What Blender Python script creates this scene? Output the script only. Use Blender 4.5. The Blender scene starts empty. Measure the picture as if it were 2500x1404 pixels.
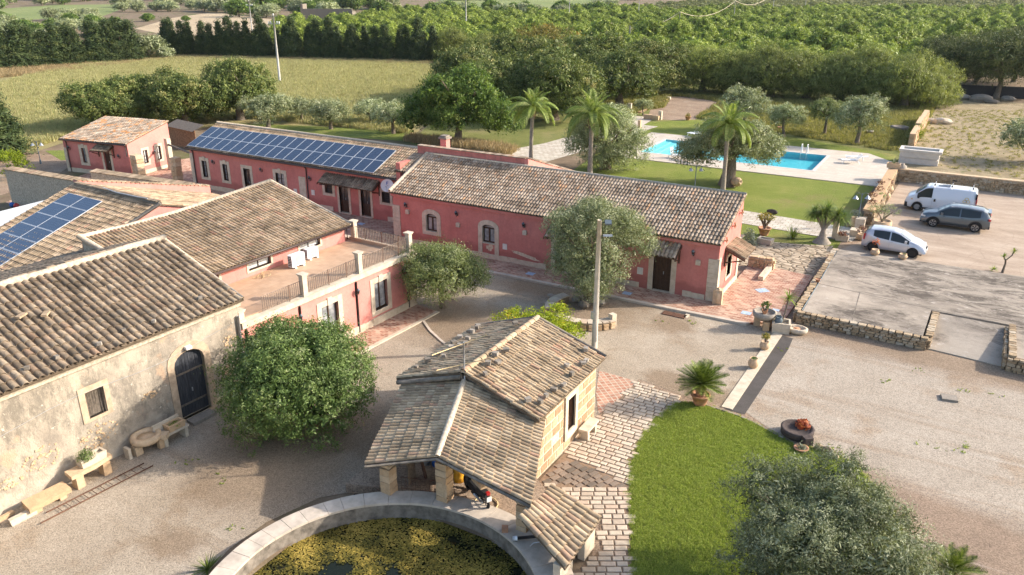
import bpy, bmesh, math, random
import numpy as np
from mathutils import Matrix, Vector
R = math.radians
rng = random.Random(11)
nrng = np.random.default_rng(5)
# ------------------------------------------------------------------ camera, sky, sun, exposure
scene = bpy.context.scene
COL = scene.collection
CAM_H = 17.0
FPX, PITCH, YAW = 1960.0, math.atan(767 / 1960), R(30)
cam = bpy.data.cameras.new('camera'); camo = bpy.data.objects.new('camera', cam); COL.objects.link(camo)
cam.sensor_width = 36; cam.lens = 36 * FPX / 2500; cam.clip_end = 6000; cam.clip_start = 0.5
camo.location = (0, 0, CAM_H); camo.rotation_euler = (R(90) - PITCH, 0, YAW)
scene.camera = camo
SUN_AZ, SUN_EL = R(36), R(27)                 # azimuth measured from +X towards +Y
world = bpy.data.worlds.new('World'); scene.world = world; world.use_nodes = True
wn = world.node_tree; wn.nodes.clear()
sky = wn.nodes.new('ShaderNodeTexSky'); sky.sky_type = 'NISHITA'; sky.sun_disc = False
sky.sun_elevation = SUN_EL; sky.sun_rotation = R(90) - SUN_AZ; sky.air_density = 1.0; sky.dust_density = 2.6; sky.ozone_density = 0.9
bg = wn.nodes.new('ShaderNodeBackground'); bg.inputs['Strength'].default_value = 0.15
wo = wn.nodes.new('ShaderNodeOutputWorld')
wn.links.new(sky.outputs[0], bg.inputs['Color']); wn.links.new(bg.outputs[0], wo.inputs['Surface'])
sl = bpy.data.lights.new('sun', 'SUN'); so = bpy.data.objects.new('sun', sl); COL.objects.link(so)
sl.energy = 3.5; sl.angle = R(0.8); sl.color = (1.0, 0.90, 0.79)
so.rotation_euler = Vector((math.cos(SUN_AZ) * math.cos(SUN_EL), math.sin(SUN_AZ) * math.cos(SUN_EL), math.sin(SUN_EL))).to_track_quat('Z', 'Y').to_euler()
so.location = (20, 20, 60)
vs = scene.view_settings
vs.view_transform = 'Standard'; vs.look = 'None'; vs.gamma = 1.0; vs.use_curve_mapping = False; vs.exposure = 1.14
scene.render.engine = 'CYCLES'
scene.cycles.max_bounces = 6; scene.cycles.diffuse_bounces = 3; scene.cycles.glossy_bounces = 3
scene.cycles.transmission_bounces = 4; scene.cycles.transparent_max_bounces = 6
scene.cycles.use_denoising = True
scene.cycles.caustics_reflective = False; scene.cycles.caustics_refractive = False
# ------------------------------------------------------------------ survey helpers: photograph pixel -> point of the place
_cp, _sp = math.cos(PITCH), math.sin(PITCH)
_cy, _sy = math.cos(YAW), math.sin(YAW)
def ray(px, py):
 x = px - 1250.0; y = py - 702.0
 X, Y, Z = x, FPX * _cp - y * _sp, -FPX * _sp - y * _cp
 return Vector((X * _cy - Y * _sy, X * _sy + Y * _cy, Z))
def G(px, py, z=0.0):
 d = ray(px, py); t = (z - CAM_H) / d.z
 return (d.x * t, d.y * t)
def hz(px, py, x, y):
 """height of a point above ground point (x, y) that shows at row py"""
 d = ray(px, py); h1 = math.hypot(d.x, d.y); t = math.hypot(x, y) / h1
 return CAM_H + d.z * t
def pix(x, y, z=0.0):
 X = x * _cy + y * _sy; Y = -x * _sy + y * _cy; Z = z - CAM_H
 zc = Y * _cp - Z * _sp; yc = -Y * _sp - Z * _cp
 return (1250 + FPX * X / zc, 702 + FPX * yc / zc) if zc > 0.1 else (-9e9, -9e9)
def depth(x, y, z=0.0):
 return (-x * _sy + y * _cy) * _cp - (z - CAM_H) * _sp
# ------------------------------------------------------------------ materials
MATS = {}
class N:
 def __init__(s, name, rough=0.9, spec=0.3, metal=0.0):
  s.m = bpy.data.materials.new(name); s.m.use_nodes = True
  s.t = s.m.node_tree; s.b = s.t.nodes['Principled BSDF']
  s.b.inputs['Roughness'].default_value = rough; s.b.inputs['Metallic'].default_value = metal
  s.b.inputs['Specular IOR Level'].default_value = spec
  MATS[name] = s.m
 def node(s, ty, ins=None, **kw):
  n = s.t.nodes.new(ty)
  for k, v in kw.items(): setattr(n, k, v)
  for k, v in (ins or {}).items(): s.put(n.inputs[k], v)
  return n
 def put(s, sock, v):
  if isinstance(v, bpy.types.NodeSocket): s.t.links.new(v, sock)
  elif isinstance(v, (tuple, list)) and len(v) == 3 and sock.type == 'RGBA': sock.default_value = (*v, 1)
  else: sock.default_value = v
 def pos(s, sc=(1, 1, 1), rot=0.0):
  g = s.node('ShaderNodeNewGeometry').outputs['Position']
  if sc == (1, 1, 1) and not rot: return g
  return s.node('ShaderNodeMapping', {'Vector': g, 'Scale': sc, 'Rotation': (0, 0, rot)}).outputs[0]
 def obj(s, sc=(1, 1, 1), rot=(0, 0, 0)):
  g = s.node('ShaderNodeTexCoord').outputs['Object']
  return s.node('ShaderNodeMapping', {'Vector': g, 'Scale': sc, 'Rotation': rot}).outputs[0]
 def noise(s, scale, detail=4, vec=None, rough=0.6, dist=0.0):
  return s.node('ShaderNodeTexNoise', {'Vector': vec if vec is not None else s.pos(), 'Scale': scale, 'Detail': detail, 'Roughness': rough, 'Distortion': dist}).outputs['Fac']
 def voro(s, scale, vec=None, feature='F1', out='Distance', rand=1.0):
  return s.node('ShaderNodeTexVoronoi', {'Vector': vec if vec is not None else s.pos(), 'Scale': scale, 'Randomness': rand}, feature=feature).outputs[out]
 def ramp(s, f, stops, interp='LINEAR'):
  n = s.node('ShaderNodeValToRGB', {'Fac': f}); r = n.color_ramp; r.interpolation = interp
  while len(r.elements) < len(stops): r.elements.new(0.5)
  for e, (p, c) in zip(r.elements, stops):
   e.position = p; e.color = (*(c if isinstance(c, tuple) else (c, c, c)), 1)
  return n.outputs['Color']
 def mix(s, f, a, b, mode='MIX'):
  n = s.node('ShaderNodeMix', data_type='RGBA', blend_type=mode)
  s.put(n.inputs[0], f); s.put(n.inputs[6], a); s.put(n.inputs[7], b)
  return n.outputs[2]
 def math(s, op, a, b=0.0, c=0.0, clamp=False):
  n = s.node('ShaderNodeMath', operation=op); n.use_clamp = clamp
  s.put(n.inputs[0], a); s.put(n.inputs[1], b)
  if len(n.inputs) > 2: s.put(n.inputs[2], c)
  return n.outputs[0]
 def attr(s, name='rnd'):
  return s.node('ShaderNodeAttribute', attribute_name=name).outputs['Fac']
 def orand(s):
  return s.node('ShaderNodeObjectInfo').outputs['Random']
 def near(s, pts, wob=1.6, sc=0.6):
  """1 close to any of the places (x, y, radius), with a ragged rim"""
  f = None; nz = s.math('MULTIPLY', s.math('SUBTRACT', s.noise(sc, 7, rough=0.7), 0.5), wob * 2)
  for (x, y, r) in pts:
   d = s.node('ShaderNodeVectorMath', {0: s.pos(), 1: (x, y, 0.0)}, operation='DISTANCE').outputs['Value']
   g = s.ramp(s.math('ADD', s.math('DIVIDE', d, r), s.math('DIVIDE', nz, r)), [(0.45, 1.0), (1.0, 0.0)])
   f = g if f is None else s.math('MAXIMUM', f, g)
  return f
 def beyond(s, p, q, wob=2.0, width=1.2):
  """1 on the right-hand side of the ground line p -> q, with a ragged blend"""
  dx, dy = q[0] - p[0], q[1] - p[1]; L = math.hypot(dx, dy); n = (dy / L, -dx / L, 0)
  v = s.node('ShaderNodeVectorMath', {0: s.pos(), 1: n}, operation='DOT_PRODUCT').outputs['Value']
  d = s.math('SUBTRACT', v, n[0] * p[0] + n[1] * p[1]); d = s.math('ADD', d, s.math('MULTIPLY', s.math('SUBTRACT', s.noise(0.8, 8, rough=0.7), 0.5), wob))
  return s.math('ADD', s.math('DIVIDE', d, width), 0.5, clamp=True)
 def bump(s, h, strength=0.5, dist=0.02):
  n = s.node('ShaderNodeBump', {'Height': h, 'Strength': strength, 'Distance': dist})
  s.t.links.new(n.outputs[0], s.b.inputs['Normal'])
 def col(s, c): s.put(s.b.inputs['Base Color'], c); return s.m
def simple(name, c, rough=0.8, spec=0.3, metal=0.0, var=0.25, scale=6.0, bump=0.0, bs=40):
 n = N(name, rough, spec, metal)
 f = n.noise(scale, 5)
 lo = tuple(x * (1 - var) for x in c); hi = tuple(min(1, x * (1 + var)) for x in c)
 n.col(n.ramp(f, [(0.3, lo), (0.7, hi)]))
 if bump: n.bump(n.noise(bs, 3), bump, 0.01)
 return n.m
def ground_mat(name, stops, scale=0.5, fine=60, fstr=0.35, patches=None, bump=0.6, bdist=0.02, streak=None, fine2=None, brown_spots=None, edges=None):
 n = N(name, 0.95, 0.15)
 c = n.ramp(n.noise(scale, 8, rough=0.65), stops)
 fn = n.noise(fine, 3, rough=0.7)
 fc = n.ramp(fn, [(0.28, 1 - fstr), (0.72, 1 + 0.0)])
 if patches:
  for (psc, lo, hi, pc) in patches:
   pf = n.ramp(n.noise(psc, 7, rough=0.68, vec=n.pos((1.0, 1.0, 1.0), psc)), [(lo, 0.0), (hi, 1.0)])
   c = n.mix(pf, c, pc)
 for (p, q, pc) in (edges or []): c = n.mix(n.beyond(G(*p), G(*q)), c, n.ramp(n.noise(0.5, 8, rough=0.7), [(0.3, tuple(x * .72 for x in pc)), (0.7, pc)]))
 if brown_spots: c = n.mix(n.math('MULTIPLY', n.near([(*G(a, b), r) for a, b, r in brown_spots[0]]), 0.75), c, brown_spots[1])  # mixes the given colour in around the listed spots, with a ragged rim
 if streak:
  for (ang, lo, hi, pc) in streak: c = n.mix(n.ramp(n.noise(1.0, 5, vec=n.pos((0.07, 1.1, 1), ang), rough=0.6), [(lo, 0.0), (hi, 0.6)]), c, pc)
 c = n.mix(1.0, c, fc, 'MULTIPLY')
 if fine2:
  v = n.voro(fine2, out='Color'); sv = n.node('ShaderNodeSeparateColor', {'Color': v}).outputs[0]
  c = n.mix(1.0, c, n.ramp(sv, [(0.0, 0.62), (0.5, 0.95), (1.0, 1.2)]), 'MULTIPLY')
 n.col(c)
 h = n.math('ADD', n.math('MULTIPLY', fn, 1.0), n.math('MULTIPLY', n.noise(fine * 0.2, 4), 1.5))
 n.bump(h, bump, bdist)
 return n.m
def tile_mat(name, stops, lichen=(0.11, 0.095, 0.07), lf=0.55, orange=None):
 n = N(name, 0.9, 0.2)
 r = n.math('FRACT', n.math('ADD', n.attr(), n.orand()))
 c = n.mix(0.12, n.ramp(r, stops), stops[len(stops) // 2][1])
 st = n.ramp(n.noise(1.1, 6, rough=0.7), [(0.36, 0.55), (0.62, 1.14)])
 c = n.mix(1.0, c, st, 'MULTIPLY')
 sp = n.ramp(n.noise(14, 5, rough=0.75), [(lf, 0.0), (lf + 0.14, 1.0)])
 c = n.mix(n.math('MULTIPLY', sp, 0.8), c, lichen)
 yl = n.ramp(n.noise(26, 3, vec=n.pos((1, 1, 1), 1.0)), [(0.62, 0.0), (0.72, 1.0)])
 c = n.mix(n.math('MULTIPLY', yl, 0.55), c, (0.42, 0.36, 0.22))
 if orange:
  of = n.ramp(n.noise(1.6, 6, rough=0.75, vec=n.pos((1, 1, 1), 2.1)), [(orange, 0.0), (orange + 0.09, 1.0)])
  c = n.mix(n.math('MULTIPLY', of, 0.8), c, (0.55, 0.22, 0.05))
 n.col(c); n.bump(n.noise(45, 4), 0.5, 0.01)
 return n.m
def build_materials():
 ground_mat('soil', [(0.3, (0.16, 0.115, 0.075)), (0.7, (0.30, 0.225, 0.15))], 0.35, 30, 0.4,
    patches=[(0.09, 0.5, 0.62, (0.13, 0.14, 0.05)), (0.5, 0.55, 0.7, (0.36, 0.28, 0.19))])
 ground_mat('yard_soil', [(0.3, (0.30, 0.21, 0.145)), (0.7, (0.43, 0.325, 0.235))], 0.5, 55, 0.35,
    patches=[(0.8, 0.60, 0.72, (0.20, 0.155, 0.10)), (0.25, 0.56, 0.72, (0.45, 0.37, 0.28)), (2.5, 0.68, 0.74, (0.14, 0.17, 0.06))], fine2=22)
 ground_mat('gravel', [(0.3, (0.42, 0.345, 0.255)), (0.7, (0.55, 0.465, 0.36))], 0.35, 75, 0.5,
    patches=[(0.35, 0.54, 0.70, (0.36, 0.265, 0.175)), (1.6, 0.68, 0.75, (0.19, 0.15, 0.09)), (2.6, 0.735, 0.76, (0.12, 0.16, 0.05))], fine2=34, brown_spots=(((700, 1130, 4.5), (850, 1060, 3.0), (1120, 800, 3.4), (1230, 790, 2.6), (560, 1180, 2.4), (1460, 760, 3.0), (1330, 690, 3.5), (1560, 740, 1.8), (440, 1330, 1.2), (1640, 790, 1.6), (1640, 930, 1.6), (1720, 975, 1.4)), (0.30, 0.215, 0.14)), streak=[(R(50), 0.56, 0.7, (0.38, 0.29, 0.20))])
 ground_mat('gravel_grey', [(0.3, (0.42, 0.355, 0.28)), (0.7, (0.53, 0.46, 0.375))], 0.3, 75, 0.45,
    patches=[(0.22, 0.54, 0.66, (0.40, 0.30, 0.21)), (1.8, 0.70, 0.76, (0.22, 0.17, 0.11)), (2.2, 0.75, 0.775, (0.12, 0.18, 0.05))], fine2=30, edges=(((1900, 1075), (2700, 1350), (0.40, 0.295, 0.215)), ((2700, 1000), (1905, 818), (0.40, 0.30, 0.21))), streak=[(R(-6), 0.55, 0.68, (0.37, 0.28, 0.20)), (R(-14), 0.6, 0.7, (0.56, 0.50, 0.42))])
 n = N('parking', 0.92, 0.2)
 v = n.pos((0.35, 1.0, 1.0), 0.25)
 c = n.ramp(n.noise(0.9, 8, vec=v, rough=0.7), [(0.3, (0.30, 0.225, 0.165)), (0.55, (0.42, 0.33, 0.25)), (0.75, (0.50, 0.41, 0.32))])
 c = n.mix(1.0, c, n.ramp(n.noise(5, 6, rough=0.8), [(0.3, 0.78), (0.7, 1.05)]), 'MULTIPLY')
 c = n.mix(n.ramp(n.voro(0.35, feature='DISTANCE_TO_EDGE', vec=n.node('ShaderNodeVectorMath', {0: n.pos(), 1: n.node('ShaderNodeTexNoise', {'Scale': 1.2, 'Detail': 4}).outputs['Color']}, operation='ADD').outputs[0]), [(0.0, 0.35), (0.012, 0.0)]), c, (0.2, 0.15, 0.11))
 n.col(c); n.bump(n.noise(30, 4), 0.4, 0.02)
 n = N('old_concrete', 0.92, 0.2)
 v = n.pos((0.7, 1.0, 1.0), 0.4)
 f = n.noise(0.26, 10, vec=v, rough=0.68, dist=0.4)
 c = n.ramp(f, [(0.30, (0.24, 0.205, 0.17)), (0.42, (0.36, 0.31, 0.25)), (0.55, (0.43, 0.37, 0.30)), (0.72, (0.50, 0.435, 0.355))])
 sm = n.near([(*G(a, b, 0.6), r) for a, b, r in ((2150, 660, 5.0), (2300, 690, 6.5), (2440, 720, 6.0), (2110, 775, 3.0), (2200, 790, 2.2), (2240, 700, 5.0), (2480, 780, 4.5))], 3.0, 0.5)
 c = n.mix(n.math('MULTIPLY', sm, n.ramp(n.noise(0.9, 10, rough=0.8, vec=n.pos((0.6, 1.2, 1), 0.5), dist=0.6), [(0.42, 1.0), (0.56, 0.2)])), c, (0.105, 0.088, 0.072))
 c = n.mix(n.ramp(n.noise(3.2, 6, vec=v), [(0.6, 0.0), (0.72, 0.7)]), c, (0.55, 0.50, 0.44))
 c = n.mix(1.0, c, n.ramp(n.noise(25, 4, rough=0.8), [(0.3, 0.75), (0.7, 1.05)]), 'MULTIPLY')
 n.col(c); n.bump(n.noise(30, 5), 0.4, 0.02)
 simple('pale_concrete', (0.46, 0.40, 0.32), 0.9, 0.2, var=0.18, scale=2.2, bump=0.3)
 ground_mat('asphalt', [(0.3, (0.075, 0.068, 0.062)), (0.7, (0.12, 0.108, 0.10))], 0.8, 60, 0.3)
 # grass kinds
 def grass(name, a, b, c2, sc=0.5, patch=None):
  n = N(name, 0.9, 0.15)
  c = n.ramp(n.noise(sc, 8, rough=0.7), [(0.3, a), (0.52, b), (0.72, c2)])
  if patch: c = n.mix(n.ramp(n.noise(patch[0], 7, rough=0.7), [(patch[1], 0.0), (patch[1] + 0.12, 1.0)]), c, patch[2])
  fn = n.noise(70, 3, vec=n.pos((1, 1, 1)), rough=0.8)
  c = n.mix(1.0, c, n.ramp(fn, [(0.3, 0.5), (0.7, 1.25)]), 'MULTIPLY')
  n.col(c); n.bump(n.math('ADD', fn, n.noise(9, 5)), 0.9, 0.05)
  return n.m
 grass('lawn', (0.15, 0.19, 0.04), (0.19, 0.23, 0.05), (0.27, 0.27, 0.085), 1.3, (0.7, 0.56, (0.28, 0.26, 0.10)))
 grass('lawn_pool', (0.15, 0.20, 0.03), (0.20, 0.235, 0.045), (0.27, 0.27, 0.075), 0.35, (0.15, 0.55, (0.24, 0.215, 0.075)))
 grass('wild_grass', (0.12, 0.14, 0.04), (0.19, 0.20, 0.06), (0.30, 0.25, 0.12), 0.25, (0.5, 0.56, (0.11, 0.16, 0.04)))
 grass('field_ground', (0.24, 0.215, 0.09), (0.33, 0.28, 0.13), (0.40, 0.33, 0.17), 0.12, (0.06, 0.50, (0.20, 0.23, 0.08)))
 grass('dry_ground', (0.24, 0.19, 0.11), (0.36, 0.29, 0.18), (0.42, 0.35, 0.23), 0.5, (0.9, 0.55, (0.17, 0.17, 0.07)))
 grass('stubble', (0.40, 0.31, 0.20), (0.48, 0.38, 0.25), (0.52, 0.43, 0.29), 0.05, (0.1, 0.62, (0.33, 0.25, 0.14)))
 grass('far_green', (0.16, 0.20, 0.07), (0.21, 0.25, 0.09), (0.27, 0.28, 0.12), 0.02)
 # plaster
 def plaster(name, base, dark, stain=0.55):
  n = N(name, 0.9, 0.2)
  c = n.ramp(n.noise(0.8, 7, rough=0.65), [(0.3, dark), (0.65, base)])
  c = n.mix(1.0, c, n.ramp(n.noise(7, 6, rough=0.7), [(0.3, 0.88), (0.7, 1.06)]), 'MULTIPLY')
  # damp, darker band near the ground with a ragged edge
  z = n.node('ShaderNodeSeparateXYZ', {'Vector': n.pos()}).outputs[2]
  zz = n.math('ADD', z, n.math('MULTIPLY', n.noise(1.1, 5), 1.1))
  d = n.ramp(n.math('DIVIDE', zz, 3.0), [(0.42, 1.0), (0.52, 0.0)])
  c = n.mix(n.math('MULTIPLY', d, stain), c, tuple(x * 0.62 for x in dark))
  c = n.mix(n.ramp(n.noise(2.2, 6, vec=n.pos((1.2, 1.2, 0.22)), rough=0.7), [(0.52, 0.0), (0.72, 0.4)]), c, tuple(x * 0.6 + 0.03 for x in dark))
  c = n.mix(n.ramp(n.noise(3.0, 7, vec=n.pos((1, 1, 1), 0.7), rough=0.75), [(0.62, 0.0), (0.7, 0.35)]), c, tuple(min(.7, x * 1.25 + .05) for x in base))
  n.col(c); n.bump(n.noise(18, 6), 0.35, 0.02)
  return n.m
 plaster('plaster_pink', (0.57, 0.22, 0.185), (0.47, 0.165, 0.14), 0.6)
 plaster('plaster_light_pink', (0.62, 0.27, 0.23), (0.54, 0.21, 0.18), 0.25)
 n = N('plaster_parapet', 0.9, 0.2)
 c = n.ramp(n.noise(1.5, 7), [(0.3, (0.40, 0.14, 0.115)), (0.7, (0.60, 0.23, 0.185))])
 c = n.mix(n.ramp(n.noise(5, 6, vec=n.pos((1, 1, 0.25))), [(0.55, 0.0), (0.72, 0.75)]), c, (0.17, 0.13, 0.10))
 n.col(c); n.bump(n.noise(18, 6), 0.3, 0.02)
 # old lime plaster of the barn
 n = N('old_plaster', 0.95, 0.15)
 c = n.ramp(n.noise(0.55, 8, rough=0.7, dist=0.5), [(0.30, (0.22, 0.19, 0.155)), (0.46, (0.34, 0.295, 0.235)), (0.6, (0.43, 0.375, 0.295)), (0.75, (0.38, 0.31, 0.225))])
 gr = n.ramp(n.noise(1.0, 8, rough=0.75, vec=n.pos((1.4, 1.4, 0.7), 1.0)), [(0.47, 0.0), (0.62, 0.85)])
 c = n.mix(gr, c, (0.175, 0.155, 0.125))
 wsp = n.ramp(n.noise(6, 5, rough=0.8, vec=n.pos((1, 1, 1), 0.5)), [(0.62, 0.0), (0.67, 1.0)])
 c = n.mix(wsp, c, (0.60, 0.55, 0.46))
 br = n.ramp(n.noise(0.75, 7, rough=0.65, vec=n.pos((1, 1, 1), 3.0)), [(0.58, 0.0), (0.64, 0.8)])
 c = n.mix(br, c, (0.45, 0.315, 0.215))
 z = n.node('ShaderNodeSeparateXYZ', {'Vector': n.pos()}).outputs[2]
 zz = n.math('ADD', z, n.math('MULTIPLY', n.noise(0.7, 6), 2.6))
 c = n.mix(n.ramp(n.math('DIVIDE', zz, 4.0), [(0.42, 0.85), (0.53, 0.0)]), c, n.ramp(n.noise(4, 6), [(0.3, (0.42, 0.36, 0.28)), (0.7, (0.56, 0.49, 0.39))]))
 n.col(c); n.bump(n.math('ADD', n.noise(5, 8, rough=0.75), n.math('MULTIPLY', gr, -0.4)), 0.7, 0.05)
 n = N('limestone', 0.88, 0.2)
 c = n.ramp(n.noise(3.0, 7, rough=0.7), [(0.3, (0.42, 0.35, 0.26)), (0.6, (0.58, 0.50, 0.39)), (0.75, (0.63, 0.56, 0.45))])
 c = n.mix(n.ramp(n.noise(9, 6, vec=n.pos((1, 1, 0.4))), [(0.62, 0.0), (0.75, 0.6)]), c, (0.25, 0.21, 0.16))
 n.col(c); n.bump(n.noise(30, 5), 0.35, 0.01)
 n = N('sandstone', 0.92, 0.15)
 r = n.math('FRACT', n.math('ADD', n.attr(), n.orand()))
 c = n.ramp(r, [(0.0, (0.50, 0.34, 0.20)), (0.5, (0.58, 0.41, 0.25)), (1.0, (0.60, 0.46, 0.31))])
 c = n.mix(1.0, c, n.ramp(n.noise(6, 6, rough=0.7), [(0.3, 0.75), (0.7, 1.1)]), 'MULTIPLY')
 n.col(c); n.bump(n.noise(22, 6, rough=0.75), 0.6, 0.02)
 n = N('rubble_stone', 0.95, 0.15)
 r = n.math('FRACT', n.math('ADD', n.attr(), n.orand()))
 c = n.ramp(r, [(0.0, (0.26, 0.19, 0.12)), (0.4, (0.38, 0.285, 0.18)), (0.7, (0.45, 0.34, 0.22)), (1.0, (0.50, 0.43, 0.33))])
 c = n.mix(1.0, c, n.ramp(n.noise(12, 6, rough=0.7), [(0.3, 0.6), (0.7, 1.1)]), 'MULTIPLY')
 n.col(c); n.bump(n.noise(25, 5), 0.6, 0.02)
 n = N('grey_stone', 0.95, 0.15)
 r = n.math('FRACT', n.math('ADD', n.attr(), n.orand()))
 c = n.ramp(r, [(0.0, (0.19, 0.165, 0.135)), (1.0, (0.36, 0.32, 0.27))])
 c = n.mix(1.0, c, n.ramp(n.noise(12, 6, rough=0.7), [(0.3, 0.7), (0.7, 1.1)]), 'MULTIPLY')
 n.col(c); n.bump(n.noise(25, 5), 0.6, 0.02)
 n = N('paver_stone', 0.9, 0.2)
 r = n.math('FRACT', n.math('ADD', n.attr(), n.orand()))
 c = n.ramp(r, [(0.0, (0.42, 0.34, 0.26)), (0.4, (0.52, 0.44, 0.34)), (0.75, (0.58, 0.485, 0.375)), (1.0, (0.48, 0.355, 0.26))])
 c = n.mix(1.0, c, n.ramp(n.noise(7, 6, rough=0.7), [(0.3, 0.78), (0.7, 1.06)]), 'MULTIPLY')
 n.col(c); n.bump(n.noise(30, 5), 0.4, 0.01)
 n = N('paver_dark', 0.9, 0.2)
 r = n.math('FRACT', n.math('ADD', n.attr(), n.orand()))
 c = n.ramp(r, [(0.0, (0.12, 0.10, 0.08)), (1.0, (0.25, 0.195, 0.15))])
 n.col(c); n.bump(n.noise(30, 5), 0.5, 0.01)
 simple('path_bed', (0.22, 0.155, 0.105), 0.95, 0.1, var=0.3, scale=5)
 # red paving: small fired tiles
 n = N('red_paving', 0.9, 0.2)
 b = n.node('ShaderNodeTexBrick', {'Vector': n.pos((1, 1, 1), R(0)), 'Scale': 1.0, 'Color1': (0.33, 0.145, 0.095), 'Color2': (0.60, 0.41, 0.30), 'Mortar': (0.50, 0.39, 0.29), 'Mortar Size': 0.014, 'Bias': -0.1, 'Brick Width': 0.27, 'Row Height': 0.16})
 c = n.mix(1.0, b.outputs['Color'], n.ramp(n.noise(1.0, 7, rough=0.7), [(0.3, 0.68), (0.7, 1.12)]), 'MULTIPLY')
 n.col(c); n.bump(n.math('ADD', b.outputs['Fac'], n.noise(20, 4)), 0.3, 0.01)
 n = N('diamond_paving', 0.9, 0.2)
 b = n.node('ShaderNodeTexBrick', {'Vector': n.pos((1, 1, 1), R(45)), 'Scale': 1.0, 'Color1': (0.36, 0.17, 0.11), 'Color2': (0.50, 0.29, 0.20), 'Mortar': (0.50, 0.43, 0.33), 'Mortar Size': 0.022, 'Brick Width': 0.24, 'Row Height': 0.24}, offset=0.0)
 n.col(n.mix(1.0, b.outputs['Color'], n.ramp(n.noise(3, 6), [(0.3, 0.75), (0.7, 1.1)]), 'MULTIPLY'))
 n = N('terrace_tiles', 0.75, 0.3)
 b = n.node('ShaderNodeTexBrick', {'Vector': n.pos((1, 1, 1), R(3)), 'Scale': 1.0, 'Color1': (0.46, 0.30, 0.19), 'Color2': (0.52, 0.35, 0.23), 'Mortar': (0.42, 0.29, 0.20), 'Mortar Size': 0.006, 'Brick Width': 0.3, 'Row Height': 0.3}, offset=0.0)
 n.col(n.mix(1.0, b.outputs['Color'], n.ramp(n.noise(0.9, 7, rough=0.7), [(0.3, 0.8), (0.7, 1.06)]), 'MULTIPLY'))
 n = N('deck_stone', 0.8, 0.3)
 b = n.node('ShaderNodeTexBrick', {'Vector': n.pos(), 'Scale': 1.0, 'Color1': (0.49, 0.425, 0.345), 'Color2': (0.55, 0.485, 0.405), 'Mortar': (0.40, 0.345, 0.28), 'Mortar Size': 0.008, 'Brick Width': 0.6, 'Row Height': 0.4})
 n.col(n.mix(1.0, b.outputs['Color'], n.ramp(n.noise(0.8, 7), [(0.3, 0.88), (0.7, 1.04)]), 'MULTIPLY'))
 n = N('path_slabs', 0.9, 0.2)
 b = n.node('ShaderNodeTexBrick', {'Vector': n.pos(), 'Scale': 1.0, 'Color1': (0.44, 0.38, 0.31), 'Color2': (0.57, 0.52, 0.44), 'Mortar': (0.24, 0.22, 0.14), 'Mortar Size': 0.02, 'Brick Width': 0.55, 'Row Height': 0.42})
 n.col(n.mix(1.0, b.outputs['Color'], n.ramp(n.noise(2, 7, rough=0.7), [(0.3, 0.75), (0.7, 1.1)]), 'MULTIPLY')); n.bump(b.outputs['Fac'], -0.3, 0.02)
 n = N('crazy_paving', 0.95, 0.15)
 vv = n.pos((0.8, 1.5, 1), 0.3)
 e = n.voro(2.3, feature='DISTANCE_TO_EDGE', vec=vv); cc = n.node('ShaderNodeSeparateColor', {'Color': n.voro(2.3, out='Color', vec=vv)}).outputs[0]
 c = n.ramp(cc, [(0.0, (0.33, 0.26, 0.18)), (1.0, (0.50, 0.41, 0.30))])
 c = n.mix(n.ramp(e, [(0.02, 1.0), (0.10, 0.0)]), c, (0.13, 0.10, 0.065))
 c = n.mix(n.ramp(n.noise(1.2, 6), [(0.58, 0.0), (0.68, 0.5)]), c, (0.16, 0.14, 0.07))
 n.col(c); n.bump(n.ramp(e, [(0.0, 0.0), (0.12, 1.0)]), 0.8, 0.05)
 n = N('fireclay_wall', 0.9, 0.1); n.col((0.4, 0.3, 0.2))
 # roof tiles
 tile_mat('tile_brown', [(0.0, (0.161, 0.120, 0.081)), (0.3, (0.233, 0.175, 0.122)), (0.6, (0.303, 0.234, 0.162)), (0.85, (0.341, 0.272, 0.194)), (1.0, (0.275, 0.179, 0.117))], lf=0.52)
 tile_mat('tile_mix', [(0.0, (0.228, 0.161, 0.108)), (0.3, (0.323, 0.239, 0.167)), (0.6, (0.398, 0.309, 0.225)), (0.85, (0.427, 0.345, 0.266)), (0.94, (0.389, 0.248, 0.162)), (1.0, (0.436, 0.248, 0.126))], lf=0.55)
 tile_mat('tile_tan', [(0.0, (0.237, 0.170, 0.108)), (0.35, (0.351, 0.258, 0.162)), (0.7, (0.436, 0.326, 0.216)), (0.9, (0.474, 0.359, 0.243)), (1.0, (0.418, 0.230, 0.153))], lf=0.56)
 tile_mat('tile_well', [(0.0, (0.29, 0.21, 0.135)), (0.35, (0.40, 0.30, 0.19)), (0.7, (0.49, 0.38, 0.25)), (0.88, (0.44, 0.345, 0.235)), (1.0, (0.42, 0.245, 0.16))], lf=0.57)
 tile_mat('tile_lichen', [(0.0, (0.28, 0.215, 0.16)), (0.5, (0.37, 0.30, 0.23)), (1.0, (0.44, 0.365, 0.29))], lf=0.56, orange=0.525)
 simple('roof_bed', (0.13, 0.10, 0.07), 0.95, 0.1, var=0.35, scale=8)
 simple('barn_stone', (0.46, 0.35, 0.245), 0.95, 0.1, var=0.25, scale=4, bump=0.6, bs=20)
 simple('mortar', (0.44, 0.375, 0.29), 0.95, 0.1, var=0.35, scale=9, bump=0.8, bs=25)
 simple('wall_joint', (0.56, 0.46, 0.345), 0.95, 0.1, var=0.3, scale=9, bump=0.6, bs=25)
 simple('rubble_joint', (0.20, 0.15, 0.10), 0.95, 0.1, var=0.35, scale=9, bump=0.6, bs=25)
 simple('rim_concrete', (0.50, 0.43, 0.35), 0.9, 0.2, var=0.22, scale=2.0, bump=0.4)
 simple('rim_wall', (0.19, 0.165, 0.135), 0.9, 0.2, var=0.5, scale=3.0, bump=0.8, bs=18)
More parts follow.
